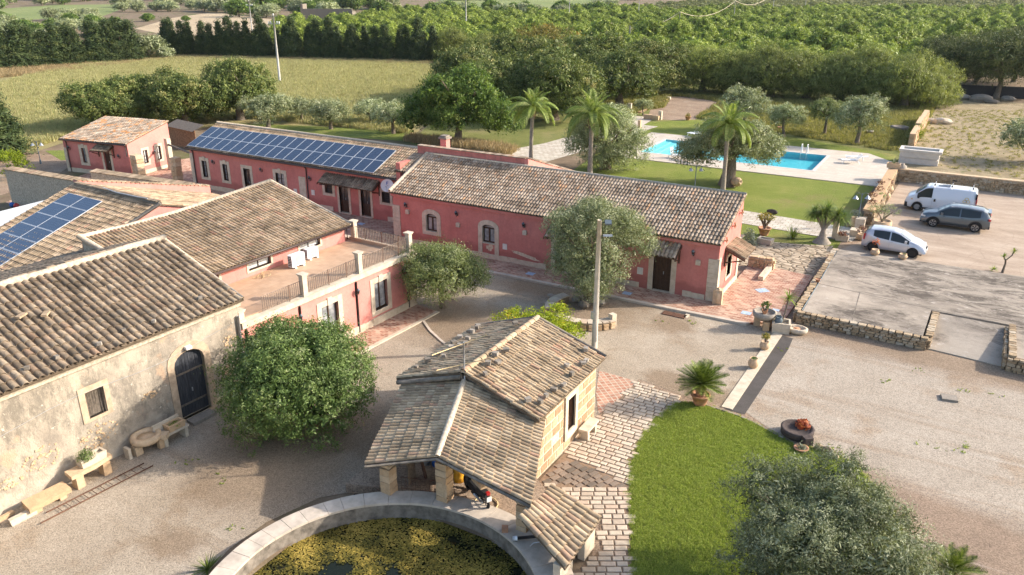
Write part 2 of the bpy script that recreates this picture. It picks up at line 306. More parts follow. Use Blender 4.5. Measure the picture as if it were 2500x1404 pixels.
 simple('brown_wood', (0.055, 0.03, 0.018), 0.6, 0.3, var=0.3, scale=9)
 simple('canopy_wood', (0.10, 0.055, 0.035), 0.7, 0.2, var=0.3, scale=9)
 n = N('blue_black_wood', 0.7, 0.2)
 c = n.ramp(n.noise(4, 7, vec=n.pos((6, 6, 0.5)), rough=0.75), [(0.38, (0.03, 0.032, 0.038)), (0.6, (0.06, 0.065, 0.075)), (0.72, (0.16, 0.16, 0.17))])
 n.col(c); n.bump(n.noise(8, 4, vec=n.pos((8, 8, 0.6))), 0.4, 0.01)
 simple('grey_wood', (0.15, 0.125, 0.10), 0.8, 0.2, var=0.4, scale=9)
 simple('fence_wood', (0.30, 0.17, 0.09), 0.8, 0.2, var=0.4, scale=6)
 n = N('glass_dark', 0.08, 0.8); n.col((0.025, 0.03, 0.035))
 n = N('glass_curtain', 0.12, 0.7); n.col(n.ramp(n.noise(3, 4), [(0.35, (0.16, 0.17, 0.18)), (0.65, (0.34, 0.35, 0.36))]))
 n = N('glass_frost', 0.25, 0.6); n.col(n.ramp(n.noise(3, 4), [(0.35, (0.42, 0.44, 0.44)), (0.65, (0.62, 0.64, 0.63))]))
 simple('dark_metal', (0.02, 0.02, 0.022), 0.5, 0.5, var=0.2)
 simple('gutter_brown', (0.055, 0.035, 0.03), 0.5, 0.4, var=0.2)
 simple('rust_metal', (0.11, 0.055, 0.035), 0.8, 0.3, var=0.4, scale=12)
 simple('rail_metal', (0.20, 0.155, 0.12), 0.7, 0.3, var=0.4, scale=10)
 simple('galvanised', (0.42, 0.44, 0.46), 0.45, 0.5, metal=0.5, var=0.15)
 simple('lamp_metal', (0.10, 0.13, 0.15), 0.5, 0.4, var=0.2)
 simple('white_paint', (0.74, 0.74, 0.72), 0.4, 0.4, var=0.05)
 simple('white_plastic', (0.78, 0.79, 0.80), 0.35, 0.5, var=0.03)
 simple('grey_plastic', (0.35, 0.36, 0.36), 0.5, 0.4, var=0.08)
 simple('box_white', (0.66, 0.64, 0.58), 0.6, 0.3, var=0.08)
 simple('terracotta', (0.44, 0.235, 0.14), 0.85, 0.2, var=0.2, scale=6)
 simple('terracotta_pale', (0.50, 0.36, 0.23), 0.85, 0.2, var=0.22, scale=6)
 simple('lava_stone', (0.07, 0.055, 0.05), 0.9, 0.2, var=0.35, scale=10, bump=0.8, bs=30)
 simple('pole_concrete', (0.46, 0.41, 0.33), 0.85, 0.2, var=0.15, scale=3)
 simple('pole_grey', (0.40, 0.39, 0.36), 0.8, 0.2, var=0.1, scale=3)
 simple('marble_white', (0.56, 0.51, 0.45), 0.6, 0.4, var=0.1, scale=3)
 simple('plate_white', (0.55, 0.56, 0.55), 0.7, 0.3, var=0.12, scale=1.0)
 simple('hose', (0.62, 0.48, 0.26), 0.6, 0.3, var=0.1)
 simple('blue_plastic', (0.02, 0.10, 0.36), 0.5, 0.4, var=0.15)
 simple('yellow_plastic', (0.60, 0.30, 0.02), 0.5, 0.4, var=0.15)
 n = N('block_stone', 0.92, 0.15)
 r = n.math('FRACT', n.math('ADD', n.attr(), n.orand()))
 c = n.ramp(r, [(0.0, (0.36, 0.225, 0.135)), (0.5, (0.45, 0.295, 0.18)), (1.0, (0.52, 0.375, 0.25))])
 c = n.mix(1.0, c, n.ramp(n.noise(6, 6, rough=0.75), [(0.3, 0.65), (0.7, 1.15)]), 'MULTIPLY')
 n.col(c); n.bump(n.noise(16, 6, rough=0.75), 0.8, 0.03)
 simple('tile_blue_white', (0.36, 0.46, 0.58), 0.5, 0.4, var=0.45, scale=14)
 simple('red_plastic', (0.45, 0.02, 0.02), 0.3, 0.5, var=0.1)
 simple('rubber', (0.018, 0.018, 0.019), 0.8, 0.3, var=0.2)
 simple('alloy', (0.42, 0.42, 0.43), 0.3, 0.5, metal=0.7, var=0.1)
 simple('steel_rim', (0.30, 0.31, 0.32), 0.45, 0.5, metal=0.4, var=0.1)
 simple('black_trim', (0.022, 0.022, 0.024), 0.55, 0.4, var=0.1)
 n = N('car_white', 0.25, 0.5); n.b.inputs['Coat Weight'].default_value = 0.6; n.col((0.66, 0.68, 0.71))
 n = N('car_grey', 0.3, 0.5, 0.5); n.b.inputs['Coat Weight'].default_value = 0.8; n.col((0.105, 0.125, 0.14))
 n = N('car_silver', 0.3, 0.5, 0.35); n.b.inputs['Coat Weight'].default_value = 0.8; n.col((0.52, 0.54, 0.58))
 n = N('car_glass', 0.1, 0.4); n.col((0.015, 0.022, 0.026))
 n = N('car_glass_light', 0.1, 0.9); n.col((0.22, 0.27, 0.28))
 n = N('head_lamp', 0.1, 0.8); n.col((0.55, 0.58, 0.6))
 simple('logo_yellow', (0.66, 0.48, 0.12), 0.5, var=0.05); simple('logo_grey', (0.16, 0.17, 0.2), 0.5, var=0.05); simple('logo_pale', (0.45, 0.47, 0.5), 0.5, var=0.05)
 # solar panel: cells with pale grid
 n = N('solar_cells', 0.18, 0.6); n.b.inputs['Coat Weight'].default_value = 0.25
 uv = n.node('ShaderNodeTexCoord').outputs['UV']
 b = n.node('ShaderNodeTexBrick', {'Vector': uv, 'Scale': 1.0, 'Color1': (0.026, 0.043, 0.078), 'Color2': (0.032, 0.050, 0.088), 'Mortar': (0.07, 0.10, 0.145), 'Mortar Size': 0.004, 'Brick Width': 0.1, 'Row Height': 0.1667}, offset=0.0)
 n.col(b.outputs['Color'])
 simple('panel_frame', (0.62, 0.64, 0.66), 0.4, 0.5, metal=0.3, var=0.05)
 # water
 n = N('pool_water', 0.03, 0.6); n.col((0.02, 0.2, 0.25)); n.bump(n.noise(2.5, 4), 0.12, 0.03)
 tr = n.node('ShaderNodeBsdfTransparent', {'Color': (0.60, 0.93, 0.96)}); gl = n.node('ShaderNodeBsdfGlossy', {'Roughness': 0.05}); fr = n.node('ShaderNodeFresnel', {'IOR': 1.33})
 bm = [x for x in n.t.nodes if x.type == 'BUMP'][0]; n.t.links.new(bm.outputs[0], gl.inputs['Normal']); n.t.links.new(bm.outputs[0], fr.inputs['Normal'])
 ms = n.node('ShaderNodeMixShader', {0: n.math('MULTIPLY', fr.outputs[0], 0.3)}); n.t.links.new(tr.outputs[0], ms.inputs[1]); n.t.links.new(gl.outputs[0], ms.inputs[2]); n.t.links.new(ms.outputs[0], [x for x in n.t.nodes if x.type == 'OUTPUT_MATERIAL'][0].inputs['Surface'])
 n = N('pool_tile', 0.6, 0.3)
 n.col(n.ramp(n.noise(1.5, 3), [(0.3, (0.20, 0.56, 0.61)), (0.7, (0.26, 0.63, 0.68))]))
 n = N('pool_shallow', 0.6, 0.3); n.col((0.55, 0.80, 0.82))
 n = N('dark_water', 0.08, 0.25); n.col((0.010, 0.013, 0.006)); n.bump(n.noise(4, 3), 0.1, 0.02)
 n = N('pond_weed', 0.8, 0.2)
 r = n.attr(); n.col(n.mix(1.0, n.ramp(r, [(0.0, (0.045, 0.045, 0.01)), (0.35, (0.12, 0.10, 0.018)), (0.75, (0.23, 0.175, 0.032)), (1.0, (0.34, 0.25, 0.055))]), n.ramp(n.noise(0.8, 4), [(0.35, 0.7), (0.6, 1.05)]), 'MULTIPLY'))
 # foliage
 def leaf(name, stops, rough=0.55, trans=0.35, hue=0.0):
  n = N(name, max(rough, 0.5), 0.2)
  r = n.attr(); c = n.ramp(r, stops)
  ob = n.ramp(n.orand(), [(0.0, 0.82), (1.0, 1.15)])
  c = n.mix(1.0, c, ob, 'MULTIPLY')
  n.col(c)
  tr = n.node('ShaderNodeBsdfTranslucent', {'Color': n.mix(1.0, c, (1.3, 1.3, 0.7), 'MULTIPLY')})
  ms = n.node('ShaderNodeMixShader', {0: trans}); n.t.links.new(n.b.outputs[0], ms.inputs[1]); n.t.links.new(tr.outputs[0], ms.inputs[2])
  out = [x for x in n.t.nodes if x.type == 'OUTPUT_MATERIAL'][0]; n.t.links.new(ms.outputs[0], out.inputs['Surface'])
  return n.m
 leaf('leaf_olive', [(0.0, (0.136, 0.167, 0.076)), (0.45, (0.254, 0.292, 0.144)), (0.8, (0.426, 0.460, 0.280)), (1.0, (0.600, 0.619, 0.424))], 0.5, 0.2)
 leaf('leaf_olive_near', [(0.0, (0.06, 0.08, 0.035)), (0.4, (0.16, 0.19, 0.095)), (0.8, (0.31, 0.345, 0.21)), (1.0, (0.45, 0.48, 0.33))], 0.5, 0.2)
 leaf('leaf_bush', [(0.0, (0.062, 0.102, 0.028)), (0.45, (0.114, 0.174, 0.049)), (0.8, (0.181, 0.241, 0.078)), (1.0, (0.278, 0.312, 0.156))], 0.4, 0.25)
 leaf('leaf_olive_green', [(0.0, (0.095, 0.121, 0.041)), (0.5, (0.189, 0.230, 0.081)), (0.85, (0.297, 0.331, 0.162)), (1.0, (0.378, 0.392, 0.243))], 0.5, 0.25)
 leaf('leaf_carob', [(0.0, (0.056, 0.083, 0.024)), (0.45, (0.119, 0.158, 0.041)), (0.8, (0.211, 0.234, 0.068)), (0.95, (0.295, 0.289, 0.110)), (1.0, (0.33, 0.30, 0.12))], 0.35, 0.2)
 leaf('leaf_green', [(0.0, (0.052, 0.098, 0.023)), (0.5, (0.111, 0.182, 0.039)), (0.9, (0.195, 0.273, 0.058)), (1.0, (0.26, 0.31, 0.09))], 0.45, 0.3)
 leaf('leaf_pepper', [(0.0, (0.106, 0.133, 0.035)), (0.5, (0.212, 0.251, 0.069)), (1.0, (0.373, 0.391, 0.131))], 0.5, 0.3)
 leaf('leaf_orchard', [(0.0, (0.129, 0.174, 0.034)), (0.5, (0.243, 0.312, 0.055)), (0.9, (0.390, 0.452, 0.089)), (1.0, (0.378, 0.407, 0.120))], 0.5, 0.20)
 leaf('leaf_orchard_far', [(0.0, (0.117, 0.130, 0.058)), (0.5, (0.195, 0.215, 0.098)), (1.0, (0.286, 0.286, 0.130))], 0.6, 0.25)
 leaf('leaf_conifer', [(0.0, (0.030, 0.053, 0.020)), (0.6, (0.068, 0.098, 0.033)), (1.0, (0.135, 0.158, 0.053))], 0.6, 0.12)
 leaf('leaf_pine', [(0.0, (0.043, 0.065, 0.020)), (0.6, (0.108, 0.130, 0.043)), (1.0, (0.216, 0.216, 0.079))], 0.6, 0.15)
 leaf('leaf_lemon', [(0.0, (0.136, 0.190, 0.012)), (0.45, (0.255, 0.323, 0.020)), (0.85, (0.408, 0.456, 0.040)), (0.95, (0.527, 0.475, 0.030)), (1.0, (0.527, 0.342, 0.030))], 0.4, 0.35)
 leaf('leaf_yellowing', [(0.0, (0.10, 0.10, 0.03)), (0.5, (0.19, 0.18, 0.045)), (0.85, (0.30, 0.23, 0.06)), (1.0, (0.50, 0.30, 0.07))], 0.5, 0.3)
 leaf('leaf_palm', [(0.0, (0.098, 0.150, 0.026)), (0.5, (0.184, 0.253, 0.046)), (0.9, (0.291, 0.346, 0.106)), (1.0, (0.389, 0.380, 0.172))], 0.4, 0.3)
 leaf('leaf_cycad', [(0.0, (0.048, 0.084, 0.014)), (0.5, (0.108, 0.156, 0.024)), (1.0, (0.228, 0.276, 0.054))], 0.35, 0.15)
 leaf('leaf_bright', [(0.0, (0.10, 0.17, 0.02)), (1.0, (0.28, 0.36, 0.05))], 0.4, 0.35)
 leaf('leaf_succulent', [(0.0, (0.12, 0.13, 0.03)), (0.6, (0.28, 0.25, 0.06)), (1.0, (0.50, 0.36, 0.07))], 0.4, 0.2)
 leaf('leaf_red', [(0.0, (0.22, 0.04, 0.02)), (0.5, (0.42, 0.09, 0.04)), (1.0, (0.55, 0.24, 0.10))], 0.4, 0.2)
 leaf('leaf_brownred', [(0.0, (0.10, 0.04, 0.03)), (0.6, (0.22, 0.10, 0.07)), (1.0, (0.32, 0.22, 0.12))], 0.5, 0.2)
 leaf('leaf_grey', [(0.0, (0.12, 0.15, 0.10)), (1.0, (0.30, 0.34, 0.27))], 0.5, 0.2)
 leaf('grass_blade', [(0.0, (0.253, 0.237, 0.100)), (0.5, (0.391, 0.367, 0.184)), (0.85, (0.506, 0.450, 0.267)), (1.0, (0.253, 0.319, 0.117))], 0.7, 0.35)
 leaf('wild_blade', [(0.0, (0.143, 0.150, 0.048)), (0.5, (0.242, 0.240, 0.084)), (1.0, (0.363, 0.310, 0.144))], 0.6, 0.35)
 leaf('lawn_blade', [(0.0, (0.168, 0.248, 0.045)), (0.5, (0.274, 0.353, 0.066)), (1.0, (0.483, 0.513, 0.151))], 0.6, 0.35)
 leaf('dry_blade', [(0.0, (0.26, 0.19, 0.10)), (1.0, (0.44, 0.35, 0.20))], 0.8, 0.2)
 n = N('bark', 0.95, 0.1)
 n.col(n.ramp(n.noise(8, 6, vec=n.pos((2, 2, 0.5))), [(0.3, (0.09, 0.07, 0.05)), (0.7, (0.24, 0.20, 0.155))])); n.bump(n.noise(14, 5, vec=n.pos((2, 2, 0.5))), 0.8, 0.03)
 simple('palm_trunk', (0.30, 0.26, 0.21), 0.9, 0.1, var=0.25, scale=8, bump=0.5)
 simple('palm_boot', (0.30, 0.20, 0.13), 0.9, 0.1, var=0.4, scale=10, bump=0.6)
def haze_mat():
 m = bpy.data.materials.new('haze_air'); m.use_nodes = True; t = m.node_tree; t.nodes.clear(); v = t.nodes.new('ShaderNodeVolumePrincipled'); o = t.nodes.new('ShaderNodeOutputMaterial')
 v.inputs['Color'].default_value = (0.85, 0.9, 1.0, 1); v.inputs['Density'].default_value = 0.00006; v.inputs['Anisotropy'].default_value = 0.3; t.links.new(v.outputs[0], o.inputs['Volume']); MATS['haze_air'] = m
build_materials(); haze_mat()
def mt(x): return MATS[x] if isinstance(x, str) else x
# ------------------------------------------------------------------ mesh and object helpers
def rot2(x, y, a):
 c, s = math.cos(a), math.sin(a); return (x * c - y * s, x * s + y * c)
class MB:
 """collects faces; build() links them as ONE mesh object. Coordinates are those of the thing's frame."""
 def __init__(s): s.v = []; s.f = []; s.m = []; s.r = []; s.mi = 0; s.cur = 0.0; s.smooth = []; s.sm = False
 def face(s, pts, r=None):
  b = len(s.v); s.v.extend([tuple(p) for p in pts]); s.f.append(tuple(range(b, b + len(pts))))
  s.m.append(s.mi); s.r.append(s.cur if r is None else r); s.smooth.append(s.sm)
 def faces(s, verts, faces):
  b = len(s.v); s.v.extend([tuple(p) for p in verts])
  for f in faces:
   s.f.append(tuple(b + i for i in f)); s.m.append(s.mi); s.r.append(s.cur); s.smooth.append(s.sm)
 def box(s, x0, x1, y0, y1, z0, z1):
  s.faces([(x0, y0, z0), (x1, y0, z0), (x1, y1, z0), (x0, y1, z0), (x0, y0, z1), (x1, y0, z1), (x1, y1, z1), (x0, y1, z1)],
    [(0, 3, 2, 1), (4, 5, 6, 7), (0, 1, 5, 4), (1, 2, 6, 5), (2, 3, 7, 6), (3, 0, 4, 7)])
  return s
 def obox(s, c, size, rz=0.0, tilt=0.0):
  """box centred on c, turned by rz about z (and tilt about its x axis first)"""
  hx, hy, h2 = size[0] / 2, size[1] / 2, size[2] / 2; M = Matrix.Rotation(rz, 3, 'Z') @ Matrix.Rotation(tilt, 3, 'X')
  vs_ = [Vector(c) + M @ Vector((a * hx, b * hy, d * h2)) for d in (-1, 1) for (a, b) in ((-1, -1), (1, -1), (1, 1), (-1, 1))]
  s.faces(vs_, [(0, 3, 2, 1), (4, 5, 6, 7), (0, 1, 5, 4), (1, 2, 6, 5), (2, 3, 7, 6), (3, 0, 4, 7)]); return s
 def prism(s, poly, z0, z1):
  n = len(poly); zz0 = z0 if isinstance(z0, (list, tuple)) else [z0] * n; zz1 = z1 if isinstance(z1, (list, tuple)) else [z1] * n
  vs_ = [(x, y, zz0[i]) for i, (x, y) in enumerate(poly)] + [(x, y, zz1[i]) for i, (x, y) in enumerate(poly)]
  s.faces(vs_, [tuple(range(n - 1, -1, -1)), tuple(range(n, 2 * n))] + [(i, (i + 1) % n, n + (i + 1) % n, n + i) for i in range(n)]); return s
 def tube(s, pts, r, seg=8, cap=True):
  pts = [Vector(p) for p in pts]; rr = r if isinstance(r, (list, tuple)) else [r] * len(pts)
  rings = []; up = Vector((0, 0, 1))
  for i, p in enumerate(pts):
   d = (pts[min(i + 1, len(pts) - 1)] - pts[max(i - 1, 0)]).normalized()
   a = d.cross(up if abs(d.z) < 0.95 else Vector((1, 0, 0))).normalized(); b = d.cross(a)
   rings.append([p + (a * math.cos(2 * math.pi * k / seg) + b * math.sin(2 * math.pi * k / seg)) * rr[i] for k in range(seg)])
  vs_ = [v for ring in rings for v in ring]; fs = []
  for i in range(len(pts) - 1):
   for k in range(seg):
    fs.append((i * seg + k, i * seg + (k + 1) % seg, (i + 1) * seg + (k + 1) % seg, (i + 1) * seg + k))
  sm = s.sm; s.sm = True
  if cap: fs += [tuple(range(seg)), tuple(range(len(vs_) - 1, len(vs_) - 1 - seg, -1))]
  s.faces(vs_, fs); s.sm = sm; return s
 def lathe(s, c, prof, seg=20, a0=0.0, a1=2 * math.pi, sx=1.0, sy=1.0):
  """profile [(r, z)] turned about the vertical through c"""
  n = seg + (0 if abs(a1 - a0 - 2 * math.pi) < 1e-6 else 1); vs_ = []
  for (r, z) in prof:
   for k in range(n):
    a = a0 + (a1 - a0) * k / seg; vs_.append((c[0] + r * math.cos(a) * sx, c[1] + r * math.sin(a) * sy, c[2] + z))
  fs = []
  for i in range(len(prof) - 1):
   for k in range(seg):
    k2 = (k + 1) % n; fs.append((i * n + k, i * n + k2, (i + 1) * n + k2, (i + 1) * n + k))
  sm = s.sm; s.sm = True; s.faces(vs_, fs); s.sm = sm; return s
 def mesh(s, name, mats):
  me = bpy.data.meshes.new(name); me.from_pydata(s.v, [], s.f); ms = mats if isinstance(mats, (list, tuple)) else [mats]
  for m in ms: me.materials.append(mt(m))
  me.polygons.foreach_set('material_index', s.m); me.polygons.foreach_set('use_smooth', s.smooth)
  a = me.attributes.new('rnd', 'FLOAT', 'FACE'); a.data.foreach_set('value', s.r); me.update(); return me
 def build(s, name, mats, parent=None, kind=None, org=None, label=None):
  o = (parent_origin(parent) if org is None else org)
  if o is not None: s.v = [(x - o[0], y - o[1], z - o[2]) for x, y, z in s.v]
  ob = bpy.data.objects.new(name, s.mesh(name, mats)); COL.objects.link(ob)
  if parent is not None: ob.parent = parent
  if kind: ob['kind'] = kind
  if label: ob['label'] = label
  return ob
ORG = {}
def parent_origin(p):
 while p is not None:
  if p.name in ORG: return ORG[p.name]
  p = p.parent
 return None
def thing(name, label, cat, org=(0, 0, 0), frame=0.0, group=None):
 """an Empty at the thing's base; org is in the frame turned by `frame` about the world's vertical"""
 o = bpy.data.objects.new(name, None); COL.objects.link(o); o.empty_display_size = 0.3
 x, y = rot2(org[0], org[1], frame); o.location = (x, y, org[2]); o.rotation_euler = (0, 0, frame)
 o['label'] = label; o['category'] = cat
 if group: o['group'] = group
 ORG[o.name] = tuple(org); return o
def lthing(name, label, cat, loc, rz=0.0, group=None, scale=1.0):
 """an Empty with its parts given in local coordinates"""
 o = bpy.data.objects.new(name, None); COL.objects.link(o); o.location = loc; o.rotation_euler = (0, 0, rz); o.scale = (scale,) * 3
 o['label'] = label; o['category'] = cat
 if group: o['group'] = group
 ORG[o.name] = (0, 0, 0); return o
def tag(o, label, cat, group=None):
 o['label'] = label; o['category'] = cat
 if group: o['group'] = group
 return o
def link_part(name, me, parent, M=None, kind=None):
 o = bpy.data.objects.new(name, me); COL.objects.link(o); o.parent = parent
 if M is not None: o.matrix_basis = M
 if kind: o['kind'] = kind
 return o
def copy_tree(o, parent=None):
 c = o.copy(); COL.objects.link(c)
 if parent is not None: c.parent = parent
 for ch in list(o.children): copy_tree(ch, c)
 return c
def structure(name, mb, mats, label=None):
 o = mb.build(name, mats, None, kind='structure')
 if label: o['label'] = label
 return o
FB = R(-3)          # frame of the barn / terrace group, turned 3 degrees
FS = R(10)          # frame of the little far house
def sheet(name, poly, z, mat, label=None):
 m = MB(); ps = [list(poly)]
 for hole in ((-29.3, -12.5, 77.0, 84.5), (-16.6, -7.7, 9.05, 17.95)):
  nx = []
  for q in ps: nx += cut_hole(q, *hole)
  ps = nx
 for q in ps: m.face([(x, y, z) for x, y in q])
 return structure(name, m, mat, label)
def clip(poly, ax, v, keep):
 out = []; n = len(poly)
 for i in range(n):
  a, b = poly[i], poly[(i + 1) % n]; da, db = (a[ax] - v) * keep, (b[ax] - v) * keep
  if da >= 0: out.append(a)
  if da * db < 0: u = da / (da - db); out.append((a[0] + (b[0] - a[0]) * u, a[1] + (b[1] - a[1]) * u))
 return out
def cut_hole(poly, x0, x1, y0, y1):
 """the polygon without a rectangle, as up to four pieces"""
 if max(p[0] for p in poly) < x0 or min(p[0] for p in poly) > x1 or max(p[1] for p in poly) < y0 or min(p[1] for p in poly) > y1: return [poly]
 mid = clip(clip(poly, 0, x0, 1), 0, x1, -1)
 out = [clip(poly, 0, x0, -1), clip(poly, 0, x1, 1), clip(mid, 1, y0, -1), clip(mid, 1, y1, 1)] if mid else [poly]
 return [q for q in out if len(q) > 2]
def psheet(name, pts, z, mat, label=None, holes=None):
 return sheet(name, [G(px, py, z) for px, py in pts], z, mat, label)
# ------------------------------------------------------------------ roof of curved tiles
def tile_mesh(w=0.19, L=0.44, matname='tile_mix', seg=6):
 m = MB(); m.sm = True; r0, r1, th = w * 0.40, w * 0.50, 0.016
 def ring(r, y, k): a = math.pi * k / seg; return (r * math.cos(a), y, r * math.sin(a) * 0.85)
 vs_ = [ring(r1, 0, k) for k in range(seg + 1)] + [ring(r0, L, k) for k in range(seg + 1)] + [ring(r1 - th, 0, k) for k in range(seg + 1)]
 fs = [(k, k + 1, seg + 2 + k, seg + 1 + k) for k in range(seg)]
 m.faces(vs_, fs); m.sm = False
 m.faces(vs_, [(k, 2 * seg + 2 + k, 2 * seg + 3 + k, k + 1) for k in range(seg)])
 return m.mesh('tile', matname)
TILES = {}
def roof(parent, a0, a1, b0, b1, mat, spacing=0.21, expo=0.33, single=300, deck_mat='roof_bed', thick=0.07, name='roof', jit=0.012, w=None, ridge=False, skip=None, sag=0.0):
 """ridge edge a0->a1, eave edge b0->b1 (frame coordinates). The deck is the part, its tiles are sub-parts."""
 a0, a1, b0, b1 = map(Vector, (a0, a1, b0, b1)); w = w or spacing * 0.92
 nrm = (b0 - a0).cross(a1 - a0).normalized()
 if nrm.z < 0: nrm = -nrm
 d = MB(); t = nrm * thick
 ns = 1 if abs((a1 - a0).cross(b1 - b0).length) < 0.05 * (a1 - a0).length * (b1 - b0).length and abs((a1 - a0).normalized().z - (b1 - b0).normalized().z) < 0.02 else 10
 Q = lambda u, v, k: a0.lerp(a1, u).lerp(b0.lerp(b1, u), v) - t * k
 for i in range(ns):
  for j in range(ns):
   u0, u1, v0, v1 = i / ns, (i + 1) / ns, j / ns, (j + 1) / ns
   for k in (0, 1): d.face([Q(u0, v0, k), Q(u1, v0, k), Q(u1, v1, k), Q(u0, v1, k)])
 for (u0, v0), (u1, v1) in (((0, 0), (1, 0)), ((1, 0), (1, 1)), ((1, 1), (0, 1)), ((0, 1), (0, 0))): d.face([Q(u0, v0, 0), Q(u1, v1, 0), Q(u1, v1, 1), Q(u0, v0, 1)])
 deck = d.build(name, deck_mat, parent)
 org = Vector(parent_origin(parent) or (0, 0, 0))
 key = (mat, round(w, 3), round(expo, 3))
 if key not in TILES: TILES[key] = tile_mesh(w, expo * 1.28, mat)
 tm = TILES[key]; tv = [Vector(v.co) for v in tm.vertices]; tf = [tuple(p.vertices) for p in tm.polygons]; tsm = [p.use_smooth for p in tm.polygons]
 n = max(2, int(round(max((a1 - a0).length, (b1 - b0).length) / spacing)))
 items = []; ch = MB()
 ang = parent_frame(parent)
 for i in range(n):
  u = (i + 0.5) / n; top = a0.lerp(a1, u); bot = b0.lerp(b1, u); run = top - bot; Ls = run.length; up = run / Ls
  al = (b1 - b0).lerp(a1 - a0, 0.5).normalized(); al = (al - up * al.dot(up)).normalized(); nn = al.cross(up)
  if nn.z < 0: al = -al; nn = al.cross(up)
  k = max(1, int(math.floor(Ls / expo + 0.35)))
  wav = rng.uniform(-jit, jit)
  for j in range(k):
   if skip and skip(i / n, j / k): continue
   p = bot + up * (j * Ls / k + rng.uniform(-jit, jit) + 0.03 * math.sin(i * 0.23 + j * 0.6)) - nn * sag * (0.5 + 0.5 * math.sin(u * 9.0 + a0.x) * math.sin(j / k * 3.1 + a0.y)) + nn * (0.012 + rng.uniform(0, jit)) + al * (wav + rng.uniform(-jit, jit) * 0.6)
   yaw = rng.uniform(-1, 1) * jit * 2.4; pit = -0.055 + rng.uniform(-0.5, 0.5) * jit
   a_ = (al + up * yaw).normalized(); u_ = (up - al * yaw + nn * pit).normalized(); n_ = a_.cross(u_)
   wx, wy = rot2(p.x, p.y, ang); dd = depth(wx, wy, p.z); qx, qy = pix(wx, wy, p.z)
   vis = -10 < qx < 2510 and -10 < qy < 1414
   items.append(((dd if vis else dd + 500), p, a_, u_, n_))
  # channel tiles between the columns, stepped course by course
  if i < n - 1:
   u2 = (i + 1.0) / n; t2 = a0.lerp(a1, u2); b2 = b0.lerp(b1, u2)
   for j in range(k):
    c0 = b2.lerp(t2, j / k) + nn * 0.018; c1 = b2.lerp(t2, (j + 1) / k) + nn * 0.003; hw = al * spacing * 0.36; dp = nn * 0.03
    ch.face([c0 - hw + dp, c0, c1, c1 - hw + dp], rng.random()); ch.face([c0, c0 + hw + dp, c1 + hw + dp, c1], rng.random())
 items.sort(key=lambda t_: t_[0])
 rest = MB()
 for idx, (dd, p, a_, u_, n_) in enumerate(items):
  B3 = Matrix((a_, u_, n_)).transposed()
  if idx < single and dd < 400:
   M4 = Matrix.Translation(p - org) @ B3.to_4x4()
   link_part('tile', tm, deck, M4)
  else:
   rest.cur = rng.random(); b = len(rest.v); rest.v.extend([tuple(p + B3 @ v) for v in tv])
   for f, sm in zip(tf, tsm):
    rest.f.append(tuple(b + q for q in f)); rest.m.append(0); rest.r.append(rest.cur); rest.smooth.append(sm)
 if rest.f: rest.build('roof_tiles', mat, deck, kind='stuff')
 if ch.f: ch.build('channel_tiles', mat, deck, kind='stuff')
 if ridge:
  rm = []
  L = (a1 - a0).length; k = int(L / 0.36); up = (a1 - a0).normalized(); al = up.cross(Vector((0, 0, 1))).normalized(); nn = al.cross(up)
  if nn.z < 0: al = -al; nn = al.cross(up)
  mm = MB(); mm.tube([a0 + nn * 0.0, a1 + nn * 0.0], 0.10, 8); mm.build('ridge_mortar', 'mortar', deck)
  rk = (mat, 'ridge')
  if rk not in TILES: TILES[rk] = tile_mesh(0.27, 0.46, mat)
  for j in range(k):
   p = a0 + up * (j * L / k) + nn * (0.03 + rng.uniform(0, 0.012)); a_ = (al + up * rng.uniform(-0.05, 0.05)).normalized(); n_ = a_.cross(up)
   link_part('ridge_tile', TILES[rk], deck, Matrix.Translation(p - org) @ Matrix((a_, n_.cross(a_), n_)).transposed().to_4x4())
 return deck
def parent_frame(p):
 a = 0.0
 while p is not None: a += p.rotation_euler[2]; p = p.parent
 return a
# ------------------------------------------------------------------ walls with real openings
class Face:
 """a wall plane: axis 'x' runs along x at y=c, axis 'y' runs along y at x=c; out = sign of the outward normal"""
 def __init__(s, axis, c, out): s.axis, s.c, s.out = axis, c, out
 def p(s, a, z, d=0.0):
  """d > 0 goes inwards"""
  k = s.c - s.out * d
  return (a, k, z) if s.axis == 'x' else (k, a, z)
 def poly(s, mb, pts, d=0.0): mb.face([s.p(a, z, d) for a, z in pts])
 def bar(s, mb, a0, a1, z0, z1, d0, d1):
  A = s.p(a0, z0, d0); B = s.p(a1, z1, d1)
  mb.box(min(A[0], B[0]), max(A[0], B[0]), min(A[1], B[1]), max(A[1], B[1]), min(A[2], B[2]), max(A[2], B[2]))
def wall_open(mb, F, a0, a1, z0, ztop, ops, depth_=0.3):
 """front skin with rectangular openings [(a, b, z0, z1)]; ztop is a height or a function of a"""
 zt = ztop if callable(ztop) else (lambda a: ztop)
 cuts = sorted({a0, a1, *[o[0] for o in ops], *[o[1] for o in ops]})
 for a, b in zip(cuts[:-1], cuts[1:]):
  mid = (a + b) / 2; cov = sorted([(o[2], o[3]) for o in ops if o[0] <= mid <= o[1]]); z = z0
  for (q0, q1) in cov:
   if q0 > z + 1e-4: F.poly(mb, [(a, z), (b, z), (b, q0), (a, q0)])
   z = q1
  F.poly(mb, [(a, z), (b, z), (b, zt(b)), (a, zt(a))])
 for (a, b, q0, q1) in ops:
  for (e, f) in (((a, q0), (a, q1)), ((a, q1), (b, q1)), ((b, q1), (b, q0)), ((b, q0), (a, q0))):
   mb.face([F.p(e[0], e[1], 0), F.p(f[0], f[1], 0), F.p(f[0], f[1], depth_), F.p(e[0], e[1], depth_)])
  F.poly(mb, [(a, q0), (b, q0), (b, q1), (a, q1)], depth_)
